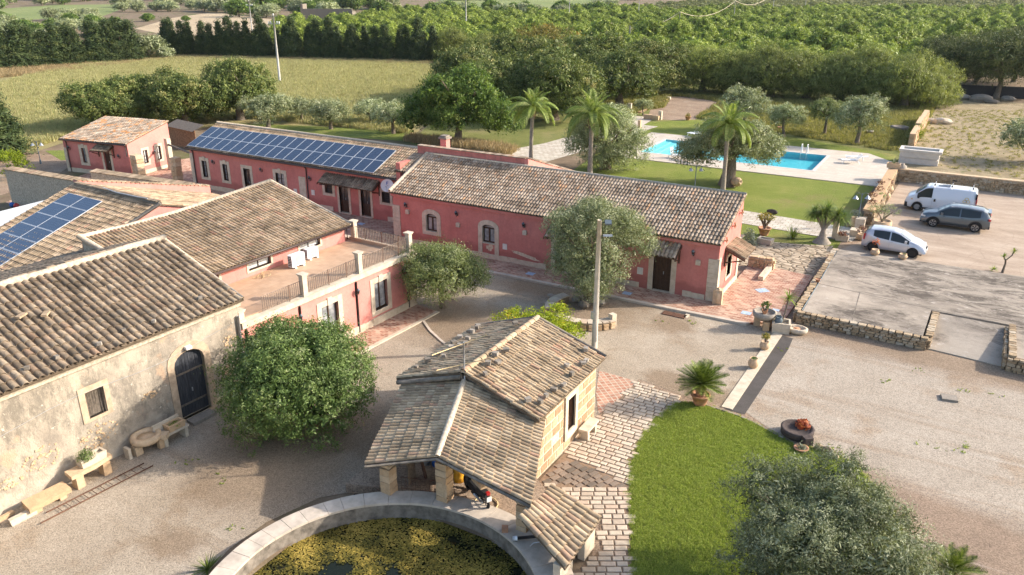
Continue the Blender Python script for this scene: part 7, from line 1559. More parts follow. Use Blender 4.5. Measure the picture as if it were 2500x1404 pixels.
# ------------------------------------------------------------------ terraces and rubble walls on the right
def build_platform():
 A, Bp, C, D = (-6.35, 40.75), (-0.25, 40.45), (-0.15, 44.5), (4.1, 44.3)
 Zp = 0.58
 m = MB(); poly = [(-6.15, 40.95), (-0.45, 40.65), (-0.35, 44.5), (6, 44.25), (60, 42.5), (60, 53.3), (-6.25, 52.6)]
 m.prism(poly, -0.1, Zp); structure('concrete_platform', m, 'old_concrete')
 m = MB(); m.prism([(3.3, 40.1), (60, 38), (60, 42.45), (3.45, 44.2)], -0.1, Zp + 0.02); structure('concrete_apron', m, 'old_concrete')
 m = MB(); m.prism([(-0.2, 44.3), (-0.2, 40.6), (3.1, 40.2), (3.3, 44.15)], -0.05, [Zp - 0.02, 0.05, 0.05, Zp - 0.02]); structure('concrete_ramp', m, 'old_concrete')
 m = MB(); z = Zp + 0.003
 for p, q in (((1990, 690), (2285, 757)), ((2285, 757), (2505, 801)), ((2040, 618), (1965, 745)), ((2100, 712), (2078, 790))): a, b = G(*p, z), G(*q, z); m.obox(((a[0] + b[0]) / 2, (a[1] + b[1]) / 2, z), (math.dist(a, b), 0.045, 0.008), math.atan2(b[1] - a[1], b[0] - a[0]))
 structure('slab_joint', m, 'rim_wall')
 w = thing('platform_rubble_wall', 'honey-coloured dry rubble wall holding up the stained concrete platform', 'wall', (-3, 41, 0)); it = []
 c = MB(); c.prism([(-6.4, 40.72), (-0.2, 40.42), (-0.2, 40.6), (-6.3, 40.9)], -0.02, 0.5); c.prism([(-0.4, 40.5), (-0.18, 40.5), (-0.08, 44.3), (-0.3, 44.4)], -0.02, 0.5); c.prism([(-6.5, 40.75), (-6.2, 40.75), (-6.3, 52.6), (-6.6, 52.6)], -0.02, 0.5); c.build('wall_core', 'rubble_joint', w)
 rubble_face(it, (-6.4, 40.7), (-0.2, 40.4), 0, 0.52, 0.30, 0.125, 0.14); rubble_face(it, (-0.14, 40.5), (-0.04, 44.35), 0, 0.5, 0.28, 0.15, 0.14, (1, 0)); rubble_face(it, (-6.52, 52.5), (-6.46, 40.8), 0, 0.5, 0.35, 0.17, 0.14, (-1, 0))
 x = -6.4
 while x < -0.3: L = rng.uniform(.25, .5); it.append(((x + L / 2, 40.83 - (x + 6.4) * 0.048, 0.57), (L * 0.95, 0.34, 0.1), rng.uniform(-.06, .06), 0)); x += L
 y = 40.9
 while y < 44.2: L = rng.uniform(.2, .35); it.append(((-0.2 + (y - 40.5) * 0.025, y + L / 2, 0.56), (0.36, L * 0.95, 0.13), rng.uniform(-.15, .15), 0)); y += L
 y = 40.9
 while y < 52.5: L = rng.uniform(.25, .5); it.append(((-6.43 + rng.uniform(-.04, .04), y + L / 2, 0.57), (0.36, L * 0.95, 0.13), rng.uniform(-.15, .15), 0)); y += L
 place_stones(w, it, 'rubble_stone')
 w = thing('apron_rubble_wall', 'dry rubble wall end at the right edge beside the concrete ramp', 'wall', (3.2, 41, 0)); it = []
 c = MB(); c.prism([(3.12, 39.95), (3.4, 39.95), (3.5, 44.0), (3.2, 44.0)], -0.02, 0.62); c.prism([(3.2, 39.95), (12, 39.5), (12, 39.8), (3.2, 40.2)], -0.02, 0.62); c.build('wall_core', 'rubble_joint', w)
 rubble_face(it, (3.12, 39.9), (9, 39.6), 0, 0.66, 0.3, 0.13, 0.14); rubble_face(it, (3.08, 43.9), (3.05, 39.95), 0, 0.66, 0.3, 0.15, 0.14, (-1, 0))
 y = 40.0
 while y < 44: L = rng.uniform(.2, .4); it.append(((3.3, y + L / 2, 0.7), (0.34, L * 0.95, 0.13), rng.uniform(-.15, .15), 0)); y += L
 place_stones(w, it, 'rubble_stone')
 m = MB(); p0, p1 = Vector((-6.2, 40.98, Zp + .012)), Vector((-0.5, 40.72, Zp + .012)); m.tube([p0, p1], 0.02, 4); m.tube([p0 + Vector((0, 0.1, 0)), Vector((-6.2, 46, Zp + .02)), Vector((-6.3, 52.3, Zp + .02))], 0.03, 5); tag(m.build('water_hose', 'lamp_metal', None), 'dark pipe running along the edge of the concrete platform', 'pipe')
 for px, py, h, mat, lab, pl in ((2135, 622, 0.36, 'terracotta_pale', 'clay jar with a sprig of red flowers in front of the silver car rear wheel', lambda t, h: tuft('flowers', t, 'leaf_red', (0, 0, h + 0.35), 0.3, 0.42, 90, 0.08, 14, 0.7)),
         (2203, 632, 0.32, 'terracotta_pale', 'round clay jar in front of the silver car front door', lambda t, h: tuft('leaves', t, 'leaf_bush', (0.05, 0, h), 0.12, 0.1, 50, 0.07, 15))):
  planted_pot(px, py, 0.27, h, 1, lab, mat, pl, z=Zp)
 planted_pot(1996, 690, 0.14, 0.22, 0, 'small terracotta pot on the platform edge above the red patio', 'terracotta', None, z=Zp)
 x, y = G(2447, 666, 0.0); t = lthing('small_dragon_tree', 'small branched dragon tree with bright rosettes at the far edge of the platform', 'plant', (x, y, 0)); m = MB(); m.tube([(0, 0, 0), (0.05, 0, 0.6), (0.02, 0, 0.8)], [0.09, 0.06, 0.06], 6); m.tube([(0.02, 0, .8), (0.3, 0.1, 1.15), (0.35, .2, 1.35)], [0.05, .04, .03], 5); m.tube([(0.02, 0, .8), (-.12, 0, 1.0)], [0.05, .03], 5); m.build('trunk', 'bark', t)
 for i, (q, L_) in enumerate((((0.35, 0.2, 1.35), 0.3), ((-.12, 0, 1.0), 0.3), ((-.5, .1, 0.1), 0.32))): spiky('rosette', t, 'leaf_bright', q, 40, L_, 0.02, 0.2, i, 0.4, 3)
 # retaining walls round the parking ground
 w = thing('parking_rubble_wall', 'long honey rubble wall behind the white van', 'wall', (20, 77, 0)); it = []
 c = MB(); c.box(-5.3, 60, 76.75, 77.15, 0, 1.02); c.box(-5.3, 60, 76.7, 77.25, 1.02, 1.12); c.build('wall_core', 'sandstone', w)
 rubble_face(it, (-5.2, 76.7), (14, 76.7), 0, 1.0, 0.34, 0.17, 0.14); place_stones(w, it, 'rubble_stone')
 for i, (a, z) in enumerate(((-1.0, .55), (5.4, .5))): q = MB(); q.box(a, a + .35, 76.56, 76.6, z, z + .1); q.build('weep_slot', 'black_trim', w)
 w = thing('lawn_rubble_wall', 'rubble garden wall with plants on top between the pool lawn and the parking ground', 'wall', (-5.7, 70, 0)); it = []
 c = MB(); c.box(-6.0, -5.4, 61.6, 76.6, 0, 0.95); c.box(-6.1, -5.35, 61.5, 76.8, 0.95, 1.08); c.build('wall_core', 'sandstone', w)
 rubble_face(it, (-5.38, 61.6), (-5.38, 76.6), 0, 0.95, 0.34, 0.18, 0.12, (1, 0)); rubble_face(it, (-6.0, 61.55), (-5.4, 61.55), 0, 0.95, 0.3, 0.18, 0.12, (0, -1)); place_stones(w, it, 'rubble_stone')
 w = thing('old_tall_wall', 'old pale stone wall stepping away towards the trees above the dry lot', 'wall', (-5.7, 98, 0)); it = []
 for (y0, y1, z) in ((93, 99, 1.5), (99, 104, 1.7), (104, 111, 1.5)):
  c = MB(); c.box(-5.95, -5.45, y0, y1, 0, z); c.build('wall_core', 'sandstone', w); rubble_face(it, (-5.42, y0), (-5.42, y1), 0, z, 0.5, 0.3, 0.1, (1, 0)); rubble_face(it, (-5.95, y0 - .02), (-5.45, y0 - .02), 0, z, 0.4, 0.3, 0.1)
 place_stones(w, it, 'sandstone')
 for i, (px, py, w_, h_) in enumerate(((2105, 515, 0.62, 0.75), (2097, 540, 0.7, 0.45))):
  x, y = G(px, py); m = MB(); m.obox((0, 0, h_ / 2), (w_, 0.75, h_), 0); o = m.build('stone_block', 'limestone', None, org=(0, 0, 0)); o.location = (-6.0, 60.2 - 2.0 * i, 0); tag(o, ('squared stone pier at the end of the garden wall beside the lamp post', 'long stone step block below the garden wall end')[i], 'stone block')
 # white stone service counter
 t = thing('white_stone_counter', 'white stone counter block with a sunken top by the pool corner', 'counter', (-4.5, 86, 0))
 m = MB(); m.box(-6.0, -2.6, 84.9, 86.6, 0, 0.5); m.box(-6.0, -2.6, 84.9, 86.6, 0.62, 1.05); m.box(-5.95, -2.7, 85, 86.5, 0.5, 0.62); m.build('body', 'marble_white', t)
 m = MB(); m.box(-6.1, -2.4, 84.8, 85.15, 1.15, 1.35); m.box(-6.1, -2.4, 86.4, 86.75, 1.15, 1.35); m.box(-6.1, -5.8, 85.15, 86.4, 1.15, 1.35); m.box(-2.7, -2.4, 85.15, 86.4, 1.15, 1.35); m.box(-6.0, -2.5, 84.9, 86.6, 1.05, 1.15); m.build('counter_top', 'marble_white', t); m = MB(); m.box(-5.8, -2.7, 85.15, 86.4, 1.155, 1.17); m.build('sunken_top', 'grey_plastic', t)
 x, y = G(2178, 395); t = lthing('stone_planter', 'square stone planter with a small cactus where the garden walls meet', 'planter', (-5.75, 77.0, 1.1)); m = MB(); trough(m, (0, 0, 0), 1.1, 0.7, 0.4); m.build('trough', 'sandstone', t); spiky('cactus', t, 'leaf_grey', (0, 0, 0.35), 16, 0.5, 0.05, 1.0, 3, 0.05)
 x, y = G(2195, 440); t = lthing('large_clay_jar', 'tall ribbed amphora-shaped clay jar in the wall corner by the van', 'clay jar', (x, y, 0)); m = MB(); pot(m, (0, 0, 0.15), 0.5, 1.35, 2, 22); m.build('jar', 'grey_stone', t); m = MB(); m.lathe((0, 0, 0), [(0.35, 0), (0.3, 0.25), (0, 0.25)], 10); m.build('stand', 'dark_metal', t)
 for px, py, r_, h, lab, pl in ((2167, 470, .42, .6, 'clay jar with wiry brown succulents, furthest of the pots along the garden wall', 'leaf_brownred'), (2160, 487, .4, .62, 'plain round clay jar second from the far end along the garden wall', None), (2146, 506, .38, .6, 'round clay jar with a green plant nearest the lamp post end of the garden wall', 'leaf_green'),
         (2084, 553, .32, .7, 'clay pot with a grey-green shrub on the slab path by the lamp post', 'leaf_grey'), (2100, 585, .3, .42, 'dull stone pot behind the silver car', 'leaf_brownred')):
  planted_pot(px, py, r_, h, 1, lab, 'terracotta_pale', (lambda mt_, sd: (lambda t, h: tuft('leaves', t, mt_, (0, 0, h + .2), 0.45, 0.42, 160, 0.11, sd, 0.6)))(pl, px) if pl else None)
 for i, (px, py) in enumerate(((2128, 497), (2135, 480), (2115, 512), (2122, 470))):
  t = lthing('wall_top_succulent', ('brown rosette succulent on top of the garden wall, near its middle', 'brown rosette succulent on the garden wall, further back', 'brown rosette succulent in a trough at the near end of the garden wall', 'small dark box and plant on the lawn side of the garden wall')[i], 'plant', (-5.75 - .2 * (i % 2), 63.5 + (2.2 * i), 1.05)); tuft('leaves', t, 'leaf_brownred', (0, 0, 0.1), 0.45, 0.3, 90, 0.12, 70 + i, 0.6)
 # planters round the silver car end of the path
 x, y = G(2151, 556); t = lthing('bonsai_olive_planter', 'round stone planter with a small spreading olive tree beside the parked cars', 'planter', (x, y, 0)); m = MB(); m.lathe((0, 0, 0), [(0.62, 0), (0.68, 0.1), (0.66, 0.55), (0.55, 0.55), (0.5, 0.45), (0, 0.45)], 22); m.build('pot', 'terracotta_pale', t); m = MB()
 for a in range(5): m.tube([(0, 0, .4), (0.2 * math.cos(a * 1.3), 0.2 * math.sin(a * 1.3), 0.8), (0.6 * math.cos(a * 1.3 + .3), 0.6 * math.sin(a * 1.3 + .3), 1.2)], [0.06, .04, .02], 5)
 m.build('trunk', 'bark', t)
 g = np.random.default_rng(4); B_ = [(0.6 * math.cos(a), 0.6 * math.sin(a), 1.3, .5, .5, .3) for a in (0, 1.1, 2.3, 3.5, 4.8)]; p, d, tn = crown_points(B_, 70, 26, 0.16, 5); link_part('leaves', leaf_mesh('leaves', 'leaf_olive', p, d, 0.09, 0.35, 0.8, 5, tn), t)
 # plants by the slab path
 x, y = G(1865, 574); t = lthing('yellow_succulent_tree', 'potted tree-like succulent with yellow-green leaves beside the red house gable', 'plant pot', (x, y, 0)); m = MB(); pot(m, (0, 0, 0), 0.42, 0.55, 0); m.build('pot', 'terracotta', t); m = MB()
 for a in range(7): m.tube([(0, 0, .45), (0.2 * math.cos(a * .9), 0.2 * math.sin(a * .9), .9), (0.5 * math.cos(a * .9 + .2), 0.5 * math.sin(a * .9 + .2), 1.35)], [0.06, .05, .03], 5)
 m.build('stem', 'bark', t); tuft('leaves', t, 'leaf_succulent', (0, 0, 1.2), 0.75, 0.42, 420, 0.12, 21, 0.6)
 x, y = G(1868, 594); t = lthing('stone_trough', 'rough oblong stone trough on the grass in front of the potted succulent tree', 'stone trough', (x, y, 0), R(-8)); m = MB(); trough(m, (0, 0, 0), 1.0, 0.62, 0.36, 0, 0.12); m.build('trough', 'limestone', t)
 x, y = G(1934, 582); t = lthing('spiky_agave', 'dark green spiky rosette plant between the stone trough and the bottle palm', 'plant', (x, y, 0)); spiky('leaves', t, 'leaf_cycad', (0, 0, 0), 80, 1.0, 0.035, 0.35, 8, 0.25)
 x, y = G(2006, 592); t = lthing('ponytail_palm', 'ponytail palm with a swollen trunk and drooping leaf heads by the slab path', 'palm tree', (x, y, 0)); m = MB(); m.lathe((0, 0, 0), [(0.62, 0), (0.5, 0.12), (0.27, 0.4), (0.17, 0.8), (0.14, 1.1), (0, 1.1)], 16);
 br = [((-0.7, -0.2, 2.0), .16), ((0.75, .1, 1.95), .16), ((0.05, .3, 2.15), .15), ((-.15, -.4, 2.0), .12)]
 for q, r_ in br: m.tube([(0, 0, 0.9), (q[0] * .45, q[1] * .45, 1.5), q], [.13, .1, .07], 7)
 m.build('trunk', 'palm_trunk', t)
 for i, (q, r_) in enumerate(br + [((1.05, .2, 1.7), .1)]): spiky('leaf_head', t, 'leaf_cycad' if i % 2 else 'leaf_green', q, 170, 1.05, 0.022, 0.25, 30 + i, 1.7, 5)
 x, y = G(1826, 600); t = lthing('grey_shrub', 'small grey-green shrub tucked behind the red house gable', 'shrub', (-11.9, 52.6, 0)); tuft('leaves', t, 'leaf_grey', (0, 0, 0), 0.65, 1.25, 700, 0.13, 33)
 x, y = G(2053, 590); m = MB(); m.obox((0, 0, 0.75), (0.34, 0.34, 1.5), 0); o = m.build('stone_gate_pillar', 'limestone', None, org=(0, 0, 0)); o.location = (*G(2037, 581), 0); tag(o, 'short square stone pillar behind the ponytail palm', 'pillar')
 x, y = G(2055, 587); t = lthing('stone_planter', 'low stone planter with dry brown rosettes beside the ponytail palm', 'planter', (x, y, 0)); m = MB(); trough(m, (0, 0, 0), 0.85, 0.5, 0.4); m.build('trough', 'limestone', t); tuft('leaves', t, 'leaf_brownred', (0, 0, .4), 0.42, 0.28, 120, 0.13, 44, 0.6)
 x, y = G(1884, 522); m = MB(); blob(m, (0, 0, .15), (.45, .2, .22), 71); o = m.build('dark_stone', 'lava_stone', None, org=(0, 0, 0)); o.location = (x, y, 0); tag(o, 'small dark stone lying at the lawn edge of the slab path', 'stone')
 # leaning clay amphora at the big olive
 x, y = G(1790, 455); m = MB(); pot(m, (0, 0, 0), 0.42, 1.15, 2, 18); t = lthing('leaning_clay_jar', 'large pale clay jar lying against the old olive trunk', 'clay jar', (x - .3, y, 0.35)); o = m.build('jar', 'terracotta_pale', t); o.rotation_euler = (0, R(78), R(-25))
 # garden lamps
 for px, py, pt, lab in ((1695, 470, 433, 'twin-headed garden lamp on the pool lawn behind the long roof'), (2092, 555, 472, 'twin-headed garden lamp beside the garden wall end'), (100, 400, 345, 'twin-headed garden lamp on the dirt yard at the far left'), ):
  x, y = G(px, py); h = hz(px, pt, x, y) if py != 470 else 2.2; t = lthing('garden_lamp', lab, 'lamp post', (x, y, 0), YAW, 'twin-headed garden lamps'); m = MB(); m.lathe((0, 0, 0), [(.1, 0), (.07, .4), (.035, .45), (.035, h), (0, h + .1)], 8); m.build('post', 'lamp_metal', t)
  for s_ in (-1, 1):
   m = MB(); m.tube([(0, 0, h - .1), (s_ * .2, 0, h + .08), (s_ * .42, 0, h + .02), (s_ * .42, 0, h - .12)], 0.018, 5); m.build('arm', 'lamp_metal', t)
   m = MB(); m.lathe((s_ * .42, 0, h - .35), [(.2, 0), (.12, .1), (.05, .22), (0, .24)], 12); m.build('lamp_shade', 'galvanised', t); m = MB(); m.lathe((s_ * .42, 0, h - .42), [(0, 0), (.08, .03), (.08, .1)], 10); m.build('bulb', 'logo_yellow' if py == 555 else 'white_plastic', t)
def build_pool():
 X0, X1, Y0, Y1 = -29.3, -12.5, 77.0, 84.5
 m = MB()
 # deck round the pool; the near left corner of the basin swings out in a curve
 curve = [(-29.3, 77.0 + 0.0)]
 deck = [(-32.2, 73.75), (-7.2, 73.75), (-6.6, 76.4), (-6.6, 84.2), (-7.4, 87.8), (-32.2, 87.7)]
 rects = [(-32.2, X0 - .3, 73.75, 87.7), (X0 - .3, X1 + .3, 73.75, Y0 - .3), (X0 - .3, X1 + .3, Y1 + .3, 87.7), (X1 + .3, -9.0, 73.75, 87.7)]
 for a, b, c, d in rects: m.face([(a, c, 0.06), (b, c, 0.06), (b, d, 0.06), (a, d, 0.06)])
 m.face([(-9.0, 73.75, 0.06), (-6.1, 73.75, 0.06), (-6.1, 84.2, 0.06), (-9.0, 87.7, 0.06)])
 m.box(-32.2, -6.1, 73.7, 73.75, -0.05, 0.06)
 structure('pool_deck', m, 'deck_stone')
 t = thing('swimming_pool', 'rectangular turquoise swimming pool with a pale stone edge', 'swimming pool', (-21, 81, 0))
 m = MB(); e = 0.3
 for a, b, c, d in ((X0 - e, X1 + e, Y0 - e, Y0), (X0 - e, X1 + e, Y1, Y1 + e), (X0 - e, X0, Y0, Y1), (X1, X1 + e, Y0, Y1)): m.box(a, b, c, d, -0.12, 0.075)
 m.build('pool_edge', 'marble_white', t)
 m = MB()
 for a, b, c, d in ((X0, X1, Y0 + .01, Y0 + .01), (X0, X1, Y1 - .01, Y1 - .01), (X0 + .01, X0 + .01, Y0, Y1), (X1 - .01, X1 - .01, Y0, Y1)): m.face([(a, c, -0.55), (b, d, -0.55), (b, d, 0.05), (a, c, 0.05)])
 m.face([(-21, Y0, -0.55), (X1, Y0, -0.55), (X1, Y1, -0.55), (-21, Y1, -0.55)]); m.build('pool_basin', 'pool_tile', t)
 m = MB(); m.face([(X0, Y0, -0.3), (-23, Y0, -0.35), (-23, Y1, -0.35), (X0, Y1, -0.3)]); m.face([(-23, Y0, -0.35), (-21, Y0, -0.55), (-21, Y1, -0.55), (-23, Y1, -0.35)]); m.build('shallow_floor', 'pool_shallow', t)
 m = MB(); m.box(X0, -28.6, Y0, Y1, -0.45, -0.12); m.box(-28.6, -28.0, Y0, Y1, -0.45, -0.2); m.build('pool_step', 'pool_shallow', t)
 w = MB(); w.face([(X0, Y0, -0.06), (X1, Y0, -0.06), (X1, Y1, -0.06), (X0, Y1, -0.06)]); w.build('pool_water', 'pool_water', None, kind='structure')
 l = thing('pool_ladder', 'chrome pool ladder at the far edge of the pool', 'ladder', (-14.8, 84.6, 0))
 for x in (-15.0, -14.45): q = MB(); q.tube([(x, 84.4, -0.8), (x, 84.4, 0.7), (x, 84.6, 0.95), (x, 84.95, 0.9), (x, 85.05, 0.6), (x, 85.05, 0.06)], 0.035, 7); q.build('handrail', 'white_paint', l)
 for z in (-0.2, -0.5): q = MB(); q.box(-15.0, -14.45, 84.37, 84.43, z, z + .03); q.build('rung', 'galvanised', l)
 def lounger(loc, rz, lab, back=35):
  t = lthing('sun_lounger', lab, 'sun lounger', (*loc, 0.06), rz, 'white plastic sun loungers by the pool'); m = MB(); m.box(-0.95, 0.4, -0.32, 0.32, 0.32, 0.36); m.build('seat', 'white_plastic', t); b = MB(); a = R(back)
  for k in range(9): x0 = 0.4 + k * 0.085 * math.cos(a); z0 = 0.34 + k * 0.085 * math.sin(a); b.obox((x0, 0, z0), (0.06, 0.6, 0.03), 0, 0)
  b.tube([(0.4, .31, .34), (0.4 + .76 * math.cos(a), .31, .34 + .76 * math.sin(a))], .02, 5); b.tube([(0.4, -.31, .34), (0.4 + .76 * math.cos(a), -.31, .34 + .76 * math.sin(a))], .02, 5); b.build('backrest', 'white_plastic', t)
  for x in (-0.75, 0.6):
   for y in (-.3, .3): q = MB(); q.tube([(x, y, 0.34), (x + (.1 if x > 0 else -.1), y * 1.05, 0)], 0.03, 5); q.build('leg', 'white_plastic', t)
  for y in (-.34, .34): q = MB(); q.tube([(-0.5, y, .34), (-.4, y, .52), (.2, y, .52), (.3, y, .34)], .02, 5); q.build('armrest', 'white_plastic', t)
 lounger(G(2078, 400), R(20), 'front of the two white loungers to the right of the pool', 50); lounger((G(2088, 392)[0], G(2088, 392)[1]), R(8), 'rear of the two white loungers to the right of the pool', 8)
 lounger(G(1650, 388), R(170), 'white lounger with a raised slatted back at the near edge of the pool', 75); lounger(G(1697, 335), R(-20), 'white lounger at the far edge of the pool behind the old olive', 60); lounger(G(1683, 396), R(160), 'white lounger mostly hidden by the old olive crown', 20)
 planted_pot(1679, 293, 0.35, 0.45, 0, 'terracotta pot with a yellow-green plant beyond the pool', 'terracotta', lambda t, h: tuft('leaves', t, 'leaf_succulent', (0, 0, h), 0.45, 0.5, 200, 0.12, 17))
 planted_pot(2123, 330, 0.35, 0.5, 0, 'pale pot on the far lawn behind the largest of the pool olives', 'limestone', None); planted_pot(1904, 318, 0.3, 0.4, 0, 'terracotta pot behind the left pool olive', 'terracotta', None)
 for i, (px, py, w_, h_, ma) in enumerate(((1582, 291, 1.1, 0.6, 'sandstone'), (1600, 293, 0.9, 0.55, 'sandstone'), (1612, 292, 0.4, 1.1, 'limestone'), (1537, 270, 0.5, 1.0, 'limestone'), (1561, 312, 0.35, 0.9, 'sandstone'), (1633, 243, 0.5, 0.4, 'limestone'))):
  x, y = G(px, py); m = MB(); blob_box(m, (0, 0, h_ / 2), (w_, .45, h_)); o = m.build('low_bench' if w_ > .6 else 'stone_post', ma, None, org=(0, 0, 0)); o.location = (x, y, 0)
  tag(o, ('long low stone seat at the end of the paved spot beyond the pool', 'second low stone seat nearer the stone post beyond the pool', 'pale upright stone post closing the seat row beyond the pool', 'pale upright stone at the left of the seat row, beside the silver tree', 'short brown upright stone at the edge of the pool lawn', 'small white stone at the end of the stone border')[i], 'stone seat' if w_ > .6 else 'stone')
 e = thing('stone_border', 'line of reddish stones bordering the bare patch beyond the pool', 'edging', (*G(1590, 265), 0)); it = []; a, b = G(1562, 276), G(1630, 244)
 for k in range(24): u = k / 24; it.append(((a[0] + (b[0] - a[0]) * u, a[1] + (b[1] - a[1]) * u, 0.1), (0.5, 0.3, 0.25), rng.uniform(0, 3), 0))
 place_stones(e, it, 'sandstone')
 x, y = G(2195, 318); t = lthing('stone_well_ring', 'round grey stone well head on the grass beside the old tall wall', 'well', (x, y, 0)); m = MB(); m.lathe((0, 0, 0), [(1.0, 0), (1.0, .45), (.6, .5), (.5, .3), (0, .3)], 14); m.build('ring', 'grey_stone', t)
 x, y = G(2237, 342); t = lthing('fan_palm_shrub', 'low bright green fan palm shrub beside the white stone counter', 'shrub', (x, y, 0)); spiky('leaves', t, 'leaf_bright', (0, 0, 0.3), 120, 1.6, 0.06, 0.6, 9, 0.5)
